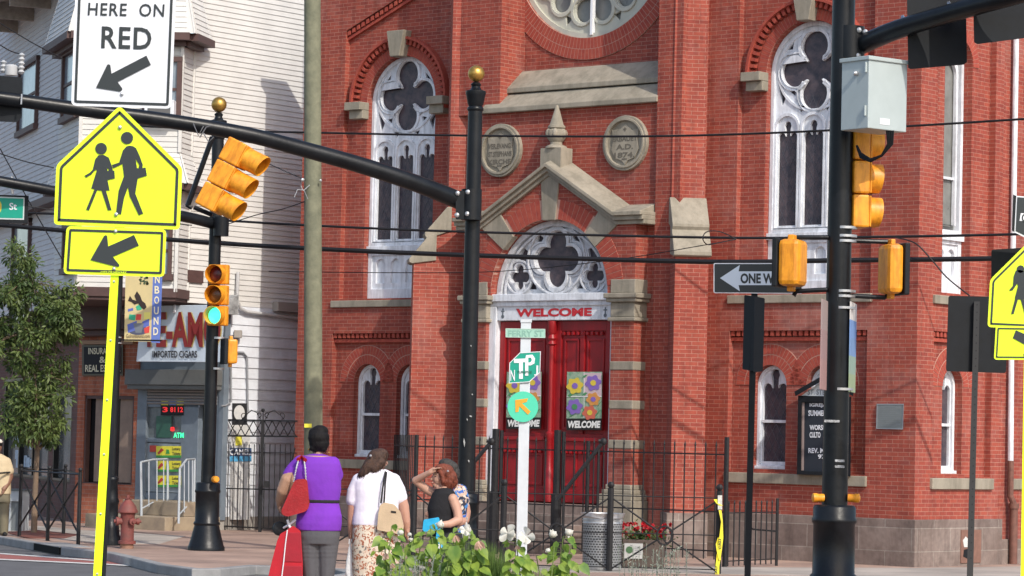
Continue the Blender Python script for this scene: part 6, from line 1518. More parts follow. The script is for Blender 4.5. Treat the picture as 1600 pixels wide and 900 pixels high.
# caution tape
ct=thing('caution_tape',yo(1122,892),'twisted yellow caution tape tied round the rightmost ball-topped fence post','tape')
m_tape=mat('tape_yellow',(.75,.68,.04),.45)
pl=yplane(Yo-.08)
def ribbon3(mb,c,w,P_,tw):
    V=[];Fc=[]
    for i,(x,y) in enumerate(c):
        a=tw[i]; V+=[P_(x-w*math.cos(a),y,w*.009*math.sin(a)),P_(x+w*math.cos(a),y,-w*.009*math.sin(a))]
    for i in range(len(c)-1): o=2*i; Fc.append((o,o+1,o+3,o+2))
    mb.add(V,Fc)
mb=MB(); ribbon3(mb,[(1125,797),(1128,815),(1127,840),(1124,862),(1121,885),(1119,925)],3.6,pl,[.9,1.2,.5,.2,.6,.1]); mb.build('long_tail',m_tape,ct)
mb=MB(); ribbon3(mb,[(1124,840),(1120,850),(1122,860),(1125,875)],2.5,pl,[.2,.9,.4,.9]); ribbon3(mb,[(1118,780),(1121,786),(1127,790)],3,pl,[.3,.8,.2]); mb.build('short_tail',m_tape,ct)
mb=MB(); ribbon3(mb,[(1125,774),(1125,796)],3.4,pl,[.1,.2]); mb.build('wrap',mat('tape_silver',(.55,.56,.52),.4,var=.3,vs=40),ct)
mb=MB()
for (x,y) in ((1125,850),(1119,893)): put_text(mb,'CAU',lambda a,b,d:pl(x+(b-y),y-(a-x),.02),x-8,x+8,y+2,y-2,0,bold=.03)
mb.build('lettering',m_sgn,ct)
# litter bin
m_perf=bpy.data.materials.new('perforated_steel'); m_perf.use_nodes=True; nt=m_perf.node_tree; b=nt.nodes['Principled BSDF']
tc=nd(nt,'ShaderNodeTexCoord'); sp_=nd(nt,'ShaderNodeSeparateXYZ'); nt.links.new(tc.outputs['Object'],sp_.inputs[0])
at2=nd(nt,'ShaderNodeMath',operation='ARCTAN2'); nt.links.new(sp_.outputs[0],at2.inputs[0]); nt.links.new(sp_.outputs[1],at2.inputs[1])
ml=nd(nt,'ShaderNodeMath',operation='MULTIPLY'); nt.links.new(at2.outputs[0],ml.inputs[0]); ml.inputs[1].default_value=.3
cb_=nd(nt,'ShaderNodeCombineXYZ'); nt.links.new(ml.outputs[0],cb_.inputs[0]); nt.links.new(sp_.outputs[2],cb_.inputs[1])
br=nd(nt,'ShaderNodeTexBrick'); nt.links.new(cb_.outputs[0],br.inputs['Vector'])
for k,v in (('Color1',(.03,.03,.03,1)),('Color2',(.05,.05,.05,1)),('Mortar',(.30,.31,.32,1)),('Scale',1),('Mortar Size',.009),('Brick Width',.05),('Row Height',.034)): br.inputs[k].default_value=v
nt.links.new(br.outputs['Color'],b.inputs['Base Color']); b.inputs['Roughness'].default_value=.45; b.inputs['Metallic'].default_value=.4
cb0=at(940,890,40.1); cb0.z=.12; bn_=thing('litter_bin',cb0,'round perforated grey steel litter bin behind the ring fence','bin')
mb=MB(); mb.lathe(cb0,[(.262,.06),(.268,.63)],36); mb.build('shell',m_perf,bn_,smooth=True,angle=40)
mb=MB(); mb.lathe(cb0,[(.24,0),(.27,.01),(.275,.05),(.262,.06)],36); mb.build('foot_ring',m_zinc,bn_,smooth=True,angle=40)
mb=MB(); mb.lathe(cb0,[(.268,.63),(.275,.64),(.268,.66),(.275,.68),(.27,.70),(.30,.76),(.305,.775),(.27,.775),(.25,.70)],36); mb.build('rim',m_zinc,bn_,smooth=True,angle=40)
mb=MB(); pk=at(938,808,39.85); mb.add([pk+Vector((-.27,0,.03)),pk+Vector((.30,0,-.01)),pk+Vector((.24,.25,-.06)),pk+Vector((-.2,.3,-.04)),pk+Vector((0,-.05,-.02))],[(0,4,1,2,3)]); mb.build('bag_liner',mat('pale_liner',(.52,.50,.52),.5),bn_)
# planter with red flowers
pb=at(1003,872,41.0); pb.z=.12; pt_=thing('flower_planter',pb,'dark wooden planter box with red flowers and a small white notice','planter')
Mp=Matrix.Translation(pb); mb=MB(Mp); mb.box(-.28,.30,-.2,.25,.0,.40); mb.build('box',mat('planter_wood',(.10,.07,.055),.8,c2=(.06,.045,.04),vs=8),pt_,bevel=.01)
mb=MB(Mp); mb.box(-.255,.0,-.215,-.205,.14,.35); nl=mb.build('notice',mat('notice_white',(.42,.42,.41),.6),pt_)
mb=MB(Mp); mb.poly(circ(-.185,.26,.05,12),[],PF,.22,.216); mb.build('tree_mark',mat('notice_green',(.05,.12,.05),.6),nl)
mb=MB(Mp)
for i in range(5): mb.box(-.11,-.02,-.219,-.216,.20+i*.025,.206+i*.025)
mb.build('text_lines',mat('grey_ink',(.2,.22,.24),.5),nl)
random.seed(5); mb=MB(); m2=MB()
for k in range(420):
    c=pb+Vector((random.gauss(0,.19),random.gauss(0,.1),.46+random.gauss(0,.06)-(abs(random.gauss(0,.06)))));  leaf(mb,c,rv()+Vector((0,-.2,.1)),rv(),random.uniform(.05,.08),.03)
for k in range(46):
    c=pb+Vector((random.uniform(-.34,.42),random.uniform(-.22,.15),.52+random.uniform(-.10,.10)))
    for j in range(6): leaf(m2,c,rv()+Vector((0,-.4,.2)),rv(),.045,.045,heart=True)
mb.build('foliage',m_leaf,pt_); m2.build('blooms',m_redp,pt_)
# ================================================================ FOREGROUND PLANTING
bed=tess_sheet('planting_bed_soil',[(-2.6,23.0),(3.4,23.0),(3.4,27.5),(-2.6,27.5)],.16,mat('soil',(.07,.05,.035),.95,c2=(.04,.03,.02),vs=9,bump=.8))
Yg=25.2
def petal(mb,p,d,n_,L,w):
    d=d.normalized(); s_=d.cross(n_).normalized(); n2=s_.cross(d).normalized(); V=[p+n2*0]
    for i in range(11):
        a=-1.25+2.5*i/10; rr=L*(.62+.38*math.cos(a*.9)); V.append(p+d*(rr*math.cos(a*.62))+s_*(w*.62*math.sin(a)*(.6+.4*math.cos(a*.5)))+n2*(L*.16*math.cos(a*1.6)-L*.1))
    mb.add(V,[(0,i,i+1) for i in range(1,11)])
def mallow(lab,stems,Y0,seed,flowers=(),buds=(),wilts=()):
    random.seed(seed); x0=sum(s_[0] for s_ in stems)/len(stems); g=at(x0,960,Y0); g.z=.16
    t=thing('mallow_plant',g,lab,'plant','white flowering mallow plants in the foreground')
    st_=MB(); lf_=MB()
    for (x,y,sp,nl_) in stems:
        base=Vector((g.x+random.uniform(-.12,.12)+(at(x,900,Y0).x-g.x)*.8,g.y+random.uniform(-.2,.2),.16)); top=at(x,y,Y0+random.uniform(-.1,.1)); st_.tube([base,base.lerp(top,.5)+Vector((random.uniform(-.03,.03),0,0)),top],[.008,.007,.004],6)
        nl_=int(nl_*1.5)
        for k in range(nl_):
            f=k/nl_; p=base.lerp(top,1-f*.75*min(1,(1.2/(top.z-.1)))) if False else top+Vector((0,0,-f*.62)); a=random.uniform(0,2*pi)
            o=Vector((math.cos(a),math.sin(a)*.8-.25,0)); pe=p+o*random.uniform(.03,.09)*(sp/14)+Vector((0,0,random.uniform(-.01,.02))); st_.tube([p,pe],.003,4,caps=False)
            s_=random.uniform(.085,.15)*(.6 if f<.12 else 1); leaf(lf_,pe,o*.7+Vector((0,-.15,-.75+random.uniform(-.3,.5))),(Vector((o.x*.4,-1,.35))+rv()*.5).normalized(),s_,s_*.72,.12,heart=True)
    st_.build('stems',m_stem,t); lf_.build('leaves',m_leaf2,t)
    for (x,y,r) in flowers:
        mb=MB(); c=at(x,y,Y0-.12)
        for k in range(5):
            a=2*pi*k/5+random.uniform(-.45,.45); d=Vector((math.cos(a),random.uniform(-.9,.1),math.sin(a))); petal(mb,c,d,Vector((0,-1,0))+rv()*.6,r/182*random.uniform(.85,1.15),r/182*.8)
        mb.build('flower',m_petal,t)
    for (x,y,r) in buds:
        mb=MB(); mb.ball(at(x,y,Y0-.1),r/182,10,(1,1,.85)); 
        for k in range(5): leaf(mb,at(x,y,Y0-.1),rv(),Vector((0,-1,0)),r/182*1.35,r/182*1.0,.1,heart=True)
        mb.build('bud',m_petal,t,smooth=True)
    for (x,y,r) in wilts:
        mb=MB(); c=at(x,y,Y0-.1)
        for k in range(6): leaf(mb,c,Vector((random.uniform(-.4,.9),-.2,-.9)),rv()+Vector((0,-1,0)),r/182*1.5,r/182*.7,.3)
        mb.build('wilted_bloom',m_petalp,t)
    return t
mallow('leftmost leafy mallow, below the beige handbag, with pinkish blooms at its foot',[(612,822,16,17),(600,850,14,13),(630,850,14,12),(606,880,12,9)],Yg,21,buds=[(626,832,5),(640,835,3.5)],wilts=[(602,864,7),(612,880,6)])
mallow('tallest leafy mallow left of the grass tuft, below the blue package',[(672,822,16,18),(658,835,14,14),(688,830,12,12),(650,862,14,9)],Yg+.3,22,buds=[(688,820,6.5),(642,843,3.5),(650,846,3)],wilts=[(670,880,6)])
mallow('mallow with cream blooms and one big round leaf, just left of the grass tuft',[(724,826,18,20),(712,845,14,14),(738,838,14,14),(700,868,14,9)],Yg-.1,23,flowers=[(727,828,9)],wilts=[(712,836,8),(748,845,10)],buds=[(731,826,5)])
mallow('mallow with the two largest open white flowers, in front of the white post',[(806,842,14,15),(798,860,12,10),(816,858,12,10)],Yg,24,flowers=[(793,833,15),(822,838,15)],buds=[(801,836,5)],wilts=[(808,852,5)])
mallow('rightmost mallow with two round cream buds, just left of the litter bin',[(880,838,16,17),(866,856,14,12),(892,852,14,12),(838,868,14,10)],Yg+.2,25,buds=[(864,835,6.5),(889,832,6.5),(856,860,4)])
mb=MB(); leaf(mb,at(709,853,Yg-.35),Vector((.12,-.1,-1)),Vector((.05,-1,.35)),.17,.125,.06,heart=True); mb.build('leaf',m_leaf2,bpy.data.objects['mallow_plant.002']); 
random.seed(9)
def tuft(name,lab,xs,ytop,yv,Y0,n_,m,wd=.004,lean=.10,kind='stuff',cat='grass'):
    mb=MB()
    for k in range(n_):
        x=random.uniform(*xs); e=1-abs((x-(xs[0]+xs[1])/2)/((xs[1]-xs[0])/2))**2*.6; b=at(x,950,Y0+random.uniform(-.35,.35)); b.z=.16; tp=at(x+random.gauss(0,6),ytop+(1-e)*40+random.uniform(0,yv),b.y); tp+=Vector((random.gauss(0,lean*.3),random.gauss(0,lean),0)); md=b.lerp(tp,.55)+Vector((random.gauss(0,.01),0,0)); s_=Vector((random.uniform(.5,1),random.uniform(-.5,.5),0)).normalized()*wd
        mb.add([b-s_,b+s_,md+s_*.9,md-s_*.9,tp],[(0,1,2,3),(3,2,4)])
    o=mb.build(name,m,None); tag(o,lab,cat,None,kind); return o
tuft('grass','tuft of tall feathery green grass between the mallow plants',(708,790),838,45,Yg+.5,1500,m_grass)
tuft('low_foliage','low green undergrowth at the foot of the mallow plants',(600,905),872,35,Yg+.9,1300,m_grass,.006)
def sprigs(lab,xs,yt,n_,Y0,seed):
    random.seed(seed); mb=MB()
    for k in range(n_):
        x=random.uniform(*xs); b=at(x,940,Y0+random.uniform(-.2,.2)); b.z=.16; tp=at(x+random.gauss(0,9),yt+random.uniform(0,28),b.y); mb.tube([b,b.lerp(tp,.5),tp],.0022,3,caps=False)
        for j in range(22):
            f=random.uniform(.45,1); p=b.lerp(tp,f); leaf(mb,p,rv()+Vector((0,0,.6)),rv(),.03,.007)
    o=mb.build('lavender',m_silver,None); tag(o,lab,'ground cover',None,'stuff')
sprigs('fine pale grey green sprigs in front of the litter bin and planter',(975,1075),848,34,Yg,31); sprigs('silvery sprigs at the bottom below the floral skirt',(610,680),862,26,Yg-.3,32)
# ================================================================ PEOPLE
def fabric(name,c,vs=0,pal=None,scale=22,bump=.25):
    if name in MC: return MC[name]
    M=mat(name,c,.85,var=.12,vs=6,bump=bump*2.2,bs=11)
    if pal:
        nt=M.node_tree; b=nt.nodes['Principled BSDF']; tc=nd(nt,'ShaderNodeTexCoord'); vo=nd(nt,'ShaderNodeTexVoronoi'); vo.inputs['Scale'].default_value=scale; nt.links.new(tc.outputs['Object'],vo.inputs['Vector'])
        no=nd(nt,'ShaderNodeTexNoise'); no.inputs['Scale'].default_value=scale*.7; no.inputs['Detail'].default_value=3; nt.links.new(tc.outputs['Object'],no.inputs['Vector'])
        sp=nd(nt,'ShaderNodeSeparateColor'); nt.links.new(vo.outputs['Color'],sp.inputs[0]); ad=nd(nt,'ShaderNodeMath',operation='ADD'); nt.links.new(sp.outputs[0],ad.inputs[0]); nt.links.new(no.outputs['Fac'],ad.inputs[1])
        m2=nd(nt,'ShaderNodeMath',operation='MULTIPLY'); nt.links.new(ad.outputs[0],m2.inputs[0]); m2.inputs[1].default_value=.62
        rp=nd(nt,'ShaderNodeValToRGB'); rp.color_ramp.interpolation='CONSTANT'; E_=rp.color_ramp.elements
        for i,(p,cc) in enumerate(pal):
            e=E_[i] if i<2 else E_.new(p); e.position=p; e.color=(*cc,1)
        nt.links.new(m2.outputs[0],rp.inputs[0]); nt.links.new(rp.outputs[0],b.inputs['Base Color'])
    return M
def skin(name,c): 
    M=mat(name,c,.55,var=.10,vs=9)
    b=M.node_tree.nodes['Principled BSDF']; b.inputs['Subsurface Weight'].default_value=.08; b.inputs['Subsurface Radius'].default_value=(.02,.01,.005); return M
class Fig:
    """soft body from lofted and chained volumes fused into one skin"""
    def __init__(s,Y): s.Y=Y; s.k=Y/F; s.mb=MB()
    def pt(s,x,y,dy=0):
        p=at(x,y,s.Y); return Vector((p.x,p.y+dy,p.z))
    def chain(s,pts,fl=1.0):
        P_=[(s.pt(x,y,dy),r*s.k) for x,y,dy,r in pts]
        for (a,ra),(b,rb) in zip(P_,P_[1:]):
            L=(b-a).length; n=max(2,int(L/(min(ra,rb)*.35)))
            for i in range(n+1):
                t=i/n; s.mb.ball(a.lerp(b,t),ra+(rb-ra)*t,12,(1,fl,1))
        return s
    def ball(s,x,y,dy,rx,rz=None,ry=None):
        rz=rz or rx; ry=ry or rx; s.mb.ball(s.pt(x,y,dy),s.k,14,(rx,ry,rz)); return s
    def loft(s,rings,dy=0,n=28):
        """rings: (cx, y, half width px, half depth px)"""
        V=[];Fc=[]; m=len(rings)
        for cx,y,hw,hd in rings:
            c=s.pt(cx,y,dy)
            for k in range(n):
                a=2*pi*k/n; ca,sa=math.cos(a),math.sin(a); V.append(c+Vector((math.copysign(abs(ca)**.85,ca)*hw*s.k,math.copysign(abs(sa)**.85,sa)*hd*s.k,0)))
        for i in range(m-1):
            for k in range(n): l=(k+1)%n; Fc.append((i*n+k,i*n+l,(i+1)*n+l,(i+1)*n+k))
        Fc.append(tuple(range(n-1,-1,-1))); Fc.append(tuple((m-1)*n+k for k in range(n))); s.mb.add(V,Fc); return s
    def hand(s,x,y,dy,r,dirs,spread=(1,0,0),curl=.3):
        """palm with five unequal fingers; dirs = pointing direction"""
        d=Vector(dirs).normalized(); sp=Vector(spread).normalized(); p=s.pt(x,y,dy); k=.085
        nrm=d.cross(sp).normalized()
        for i in range(5): s.mb.ball(p+d*k*.12*i,.030,10,(1,.75,1))
        for i in range(4):
            b=p+d*.05+sp*(-.027+.018*i); L=(.070,.080,.076,.058)[i]; q=b
            for j in range(9): t=j/8; q=b+d*(L*t*(1-.25*curl*t))+nrm*(L*curl*t*t); s.mb.ball(q,.0095-.0015*t,8)
        b=p-sp*.028; 
        for j in range(8): t=j/7; s.mb.ball(b+(d*.7-sp*.7)*(.05*t)+nrm*.012*t,.0105-.002*t,8)
        return s
    def make(s,name,m,parent,voxel=.010,it=4,solid=None):
        me=bpy.data.meshes.new('tmp'); me.from_pydata(s.mb.v,[],s.mb.f); bm=bmesh.new(); bm.from_mesh(me); bmesh.ops.recalc_face_normals(bm,faces=bm.faces); bm.to_mesh(me); bm.free()
        o=bpy.data.objects.new('tmp',me); COL.objects.link(o); r=o.modifiers.new('r','REMESH'); r.mode='VOXEL'; r.voxel_size=voxel; r.use_smooth_shade=True
        sm=o.modifiers.new('s','SMOOTH'); sm.factor=.5; sm.iterations=it
        dg=bpy.context.evaluated_depsgraph_get(); m2=bpy.data.meshes.new_from_object(o.evaluated_get(dg)); bpy.data.objects.remove(o); bpy.data.meshes.remove(me)
        m2.transform(RM[parent.name].inverted()); m2.materials.clear(); m2.materials.append(m)
        for p in m2.polygons: p.use_smooth=True
        m2.name=name; ob=bpy.data.objects.new(name,m2); COL.objects.link(ob); ob.parent=parent; RM[ob.name]=RM[parent.name].copy(); return ob
def person(x,yg,Y,label):
    g=at(x,yg,Y); g.z=.126; return thing('person',g,label,'person')
def gy(x,Y,z=.126): # picture row of the ground under column x at distance Y
    lo=450;hi=1400
    for _ in range(40):
        m=(lo+hi)/2
        if at(x,m,Y).z>z: lo=m
        else: hi=m
    return lo
def strands(h,parent,m,n=380,L=.055,w=.0035,seed=1,drop=.6,wave=.5):
    random.seed(seed); mb=MB(); vs=h.data.vertices; M=RM[parent.name]
    for k in range(n):
        v=vs[random.randrange(len(vs))]; nn_=v.normal; p=M@v.co+nn_*.002; d=(Vector((0,0,-drop))+rv()*wave); d=d-nn_*d.dot(nn_)*.75
        leaf(mb,p,d,nn_,L*random.uniform(.5,1.2),w*2,.25)
    return mb.build('hair_strands',m,parent)
# --- woman in purple
Y1=31.0; G=gy(498,Y1); p1=person(498,G,Y1,'woman seen from behind in purple top, dark belt and grey leggings, black hair up')
f=Fig(Y1); sk1=skin('skin_tan',(.40,.23,.15))
f.loft([(496,712,20,15),(494,730,30,20),(498,760,28,20),(500,785,24,18),(498,812,31,24),(498,838,32,24),(498,848,28,22)])
f.chain([(497,712,0,8.5),(497,702,0,7.5)]); f.ball(498,690,.0,13,17,14)
f.chain([(465,732,0,11.5),(450,750,-.02,12),(443,766,.0,11),(438,779,.06,8.5),(436,788,.10,5.5)])
f.chain([(519,732,0,9),(523,755,.06,9),(524,768,.15,8),(512,776,.25,5.5)])
f.chain([(484,845,0,19),(484,872,0,15),(486,900,0,11.5),(487,G-6,0,7)],1.05); f.chain([(511,845,0,18.5),(511,872,0,14.5),(510,900,0,11.5),(509,G-6,0,7)],1.05)
for x in (487,509): f.chain([(x,G-5,-.02,5.5),(x,G-4,.14,4.5)])
f.hand(436,790,.11,5,(.0,.5,-.8),(0,.8,.5),.6); f.hand(511,777,.27,5,(-.8,.2,0),(0,.3,1),.6)
f.make('body',sk1,p1,.008)
f=Fig(Y1); f.loft([(496,709,9,10),(496,712,19,14),(494,717,31,18),(494,724,38,22),(494,735,39.5,24),(495,750,38,24),(498,765,35,23),(500,777,31,21),(501,784,28.5,20),(500,792,31,22),(499,805,35,26),(498,818,36,27),(497.5,829,35,26)])
f.chain([(470,724,0,13),(459,735,0,13),(454,742,0,12.5)]); f.chain([(520,725,0,12),(524,742,.03,12.5)]); f.make('purple_top',fabric('purple_jersey',(.17,.028,.42)),p1,.010)
f=Fig(Y1); f.loft([(501,780.5,30,21.5),(501,786,29.6,21.3)]); f.make('belt',m_bl,p1,.008,1)
f=Fig(Y1); f.loft([(498,820,33,25),(498,838,33,25),(498,850,30,23)])
f.chain([(484,845,0,20),(484,872,0,16),(486,900,0,12.5),(487,G-14,0,9.5)],1.05); f.chain([(511,845,0,19.5),(511,872,0,15.5),(510,900,0,12.5),(509,G-14,0,9.5)],1.05); f.make('leggings',fabric('grey_leggings',(.085,.085,.095)),p1,.010)
f=Fig(Y1); f.ball(498,684,-.01,17,15,16).ball(499,692,-.015,16,14,14).ball(500,673,.0,13,9,12).ball(492,676,.0,10,8,10).chain([(490,700,-.04,6),(506,700,-.04,6)]); h_=f.make('hair',mat('black_hair',(.006,.005,.006),.75,var=.3,vs=60,bump=.4,bs=90),p1,.008,2); strands(h_,p1,MC['black_hair'],320,.05)
mb=MB(); mb.ball(f.pt(483,702,-.02),.012,8); mb.ball(f.pt(514,707,-.02),.010,8); mb.build('earrings',m_gold,p1)
f=Fig(Y1)
for x in (487,509): f.chain([(x,G-4,-.03,5.8),(x,G-3,.15,5)])
f.make('shoes',m_bl,p1,.010)
# red handbag
yb=yplane(Y1-.17); hb_=thing('handbag',yb(462,806),'red quilted handbag with chain straps hanging from the shoulder of the woman in purple','handbag')
f=Fig(Y1); q=[(461,749),(480,748),(484,790),(479,799),(447,808),(438,801)]
mb=MB(); mb.poly(quadr(q,6),[],yb,.06,-.05); b_=mb.build('bag',mat('red_leather',(.36,.010,.016),.36,c2=(.24,.006,.01),vs=8,bump=.35,bs=55),hb_,bevel=.035,smooth=True)
for a,b,c in (((467,717),(463,732),(459,752)),((475,718),(477,732),(478,750))):
    mb=MB(); pts=[yb(*a,-.02),yb(*b,.03),yb(*c,.0)]
    for i in range(16):
        t=i/15; p=pts[0].lerp(pts[1],t*2) if t<.5 else pts[1].lerp(pts[2],t*2-1); mb.ball(p,.011,6,(1,.7,1.1) if i%2 else (.7,1,1.1))
    mb.build('chain_strap',m_zinc,hb_)
mb=MB(); mb.tube([yb(466,718,.0),yb(471,714,-.10),yb(477,719,0)],.022,6); mb.build('shoulder_pad',mat('red_leather',(.42,.012,.02),.38),hb_,smooth=True)
# shopping trolley
yt=yplane(Y1-.05); g=at(447,gy(447,Y1-.05),Y1-.05); tr_=thing('shopping_trolley',g,'red wheeled shopping trolley standing left of the woman in purple','shopping trolley')
m_rb=fabric('red_nylon',(.42,.010,.022)); m_rb2=fabric('dark_red_nylon',(.30,.012,.025))
mb=MB(); mb.poly(quadr([(447,829),(458,821),(470,830),(473,880),(473,918),(416,918),(421,892),(433,845),(438,834)],3),[],yt,.13,-.15); mb.build('bag',m_rb,tr_,bevel=.03)
mb=MB(); mb.poly([(447,832),(470,832),(472,879),(443,878)],[],yt,.138,.12); mb.poly([(443,884),(472,884),(473,918),(437,918)],[],yt,.145,.12); mb.build('pocket',m_rb2,tr_,bevel=.008)
mb=MB(); mb.tube([yt(449,828,.14),yt(446,850,.14),yt(443,880,.145),yt(438,918,.145)],.006,5); mb.build('piping',m_swhite,tr_)
mb=MB(); mb.lathe(yt(437,826,.0),[(.06,-.03),(.075,-.02),(.075,.02),(.06,.03)],18,axis=(.3,-1,0)); mb.build('handle_knob',m_blackm,tr_,smooth=True); mb=MB(); mb.tube([yt(440,826,.0),yt(452,820,.05),yt(462,812,.05)],.012,6); mb.tube([yt(449,812,.05),yt(452,822,.05),yt(457,828,.05)],.014,6); mb.build('handle',m_swhite,tr_)
for x in (424,468):
    mb=MB(); c=yt(x,926,-.1); c.z=.126+.07; mb.lathe(c,[(.07,-.015),(.07,.015)],16,axis=(1,0,0)); mb.build('wheel',m_blackm,tr_)
# --- woman in white
Y2=31.2; G=gy(588,Y2); p2=person(588,G,Y2,'woman seen from behind in a white t-shirt and long floral skirt, wavy brown hair')
sk2=skin('skin_rosy',(.46,.25,.18))
f=Fig(Y2); f.loft([(589,738,18,14),(588,755,28,20),(588,790,28,20),(588,815,32,24),(588,840,32,24)]); f.chain([(591,736,0,8),(593,727,0,8)]); f.ball(592,720,.02,12.5,16,14)
f.ball(603,724,.05,3,4,4)
f.chain([(556,760,0,9),(551,790,0,8.5),(549,815,.02,7),(548,832,.04,5)]); f.chain([(623,765,0,9.5),(631,792,.0,8.5),(635,815,.0,6.5),(636,828,.02,4.8)])
f.chain([(576,840,0,16),(576,880,0,12),(576,G-6,0,6)]); f.chain([(600,840,0,16),(600,880,0,12),(600,G-6,0,6)])
for x in (576,600): f.chain([(x,G-5,-.02,5),(x,G-4,.14,4.5)])
f.hand(548,834,.04,5,(0,.1,-1),(.2,1,0),.5); f.hand(636,830,.02,5,(0,.1,-1),(-.2,1,0),.5); f.make('body',sk2,p2,.008)
f=Fig(Y2); f.loft([(593,733,10,10),(592,737,20,14),(590,743,30,18),(589,752,37,22),(588.5,765,37,24),(588,785,35,24),(588,800,35.5,25),(588,812,37.5,27),(588,821,38,27)]); f.chain([(562,752,0,13),(555,768,0,13),(552,781,0,12)]); f.chain([(614,752,0,13),(621,766,0,13),(625,777,.0,12)]); f.make('white_shirt',fabric('white_cotton',(.74,.72,.80)),p2,.010)
f=Fig(Y2); f.loft([(588,812,35,25),(588,825,37,28),(588,850,38,30),(587,880,37,30),(587,905,36,30),(587,G-14,35,29)]); f.make('floral_skirt',fabric('floral_cotton',(.6,.55,.45),pal=[(0,(.62,.55,.44)),(.36,(.30,.09,.045)),(.44,(.58,.50,.40)),(.60,(.16,.15,.14)),(.66,(.60,.48,.38)),(.78,(.34,.12,.06)),(.84,(.62,.56,.46))],scale=26),p2,.012)
f=Fig(Y2); f.ball(590,714,-.01,16,13,15).ball(594,709,0,13,9,13).chain([(584,718,-.04,11),(576,728,-.07,9),(569,737,-.08,7),(563,742,-.08,3.5)]).chain([(594,722,-.06,9),(586,732,-.08,7)]); h_=f.make('hair',mat('brown_hair',(.085,.042,.026),.7,c2=(.03,.015,.011),vs=40,bump=.9,bs=90),p2,.009,1); strands(h_,p2,MC['brown_hair'],600,.075)
mb=MB(); mb.ball(f.pt(580,712,-.13),.014,8); mb.build('hair_clip',m_steel,p2); mb=MB(); mb.lathe(f.pt(635,819,.01),[(.036,-.012),(.036,.012)],14); mb.build('watch',m_steel,p2)
f=Fig(Y2)
for x in (576,600): f.chain([(x,G-3,-.03,5.3),(x,G-2,.15,4.7)])
f.make('shoes',mat('brown_ink',(.12,.08,.04),.6),p2,.010)
yb=yplane(Y2-.21); hb_=thing('handbag',yb(608,828),'beige handbag on a thin black strap behind the woman in the white t-shirt','handbag')
mb=MB(); mb.poly(quadr([(591,802),(594,789),(600,785),(616,788),(626,800),(631,822),(629,836),(589,828)],3),[],yb,.05,-.05); mb.build('bag',mat('beige_canvas',(.50,.38,.25),.8,var=.1,vs=8,bump=.3),hb_,bevel=.02,smooth=True)
mb=MB(); mb.tube([yb(602,737,-.13),yb(600,748,.0),yb(597,770,.01),yb(595,786,.0)],.009,6); mb.tube([yb(604,738,-.13),yb(602,755,.0),yb(600,786,.0)],.009,6); mb.build('strap',m_bl,hb_,smooth=True)
mb=MB(); mb.poly([(611,798),(611,801),(619,802),(619,799)],[],yb,.056,.05); mb.build('tag',m_bl,hb_)
def sagbag(name,lab,Y,cx,y0,y1,w,m,seed):
    random.seed(seed); f=Fig(Y); n=5
    f.loft([(cx,y0,1.2,1.2),(cx,y0+(y1-y0)*.18,w*.35,w*.3),(cx+.5,y0+(y1-y0)*.5,w*.8,w*.5),(cx,y0+(y1-y0)*.82,w,w*.55),(cx,y1,w*.8,w*.45)]); g=f.pt(cx,y1); t=thing(name,g,lab,'bag'); f.make('bag',m,t,.010,2)
    mb=MB(); mb.tube([f.pt(cx-1,y0-6),f.pt(cx-1.5,y0+2)],.007,5); mb.tube([f.pt(cx+2,y0-6),f.pt(cx+1,y0+2)],.007,5); mb.build('handles',m,t); return t
sagbag('plastic_bag','white plastic carrier bag hanging from the left hand of the woman in white',Y2,547,848,902,8,mat('thin_white_plastic',(.70,.72,.75),.35,var=.1,vs=9,bump=.9,bs=22),3)
# --- woman in black shading her eyes
Y3=32.2; G=gy(694,Y3); p3=person(694,G,Y3,'short woman in a sleeveless black top with auburn hair, shading her eyes with one hand')
sk3=skin('skin_light',(.50,.29,.21))
f=Fig(Y3)
f.loft([(693,760,9,9),(693,772,17,16),(691,795,18,16),(692,825,20,18),(694,840,20,18)])
f.chain([(693,762,0,6.5),(691,754,0,6)]); f.ball(691,742,0,12.5,14.5,12); f.ball(685,746,0,9.5,13,9); f.chain([(680,757,0,4.2),(684,760,0,5)]); f.chain([(677,744,0,1.6),(674,749,0,2.2)]); f.ball(675.5,754,0,2,1.3,3); f.ball(676.5,756.3,0,2,1.3,3)
# raised arm (far side) : shoulder -> elbow -> hand at the brow
f.chain([(684,774,.10,7.5),(666,765,.10,7.2),(649,751,.06,6.2)]); f.chain([(649,751,.06,6.0),(661,744,.0,5.2),(672,738,-.06,4.2)])
f.hand(673,737,-.07,4,(.75,-.1,.45),(-.3,-.9,.1),.3)
# near arm
f.chain([(708,779,-.10,8),(715,798,-.12,7.5),(717,812,-.14,7.2)]); f.chain([(717,812,-.14,7),(703,818,-.20,6),(688,819,-.24,4.6)]); f.chain([(680,806,.12,5),(690,800,.12,5.5)])
f.hand(686,818,-.25,4,(-1,0,.05),(0,.2,1),.4)
f.hand(682,805,.0,4,(-.7,-.4,.0),(0,-.4,1),.6)
f.chain([(686,840,0,12),(687,880,0,9),(688,G-6,0,5)]); f.chain([(701,840,0,12),(701,880,0,9),(701,G-6,0,5)])
for x in (688,701): f.chain([(x,G-4,0,4.5),(x-9,G-3,-.05,4)])
f.make('body',sk3,p3,.0065,2)
f=Fig(Y3); f.loft([(694,761,8.5,9),(694,765,14,14),(694,771,18,17),(692,782,21,18),(690,795,22.5,19),(690,806,21,18),(691,818,21.5,19),(693,832,23,20)]); f.make('black_top',fabric('black_knit',(.016,.016,.019),bump=.5),p3,.009)
f=Fig(Y3); f.loft([(693,826,22,19),(695,845,23,20),(696,875,21,19),(697,905,20,18)]); f.make('dark_skirt',fabric('charcoal_wool',(.035,.035,.04)),p3,.010)
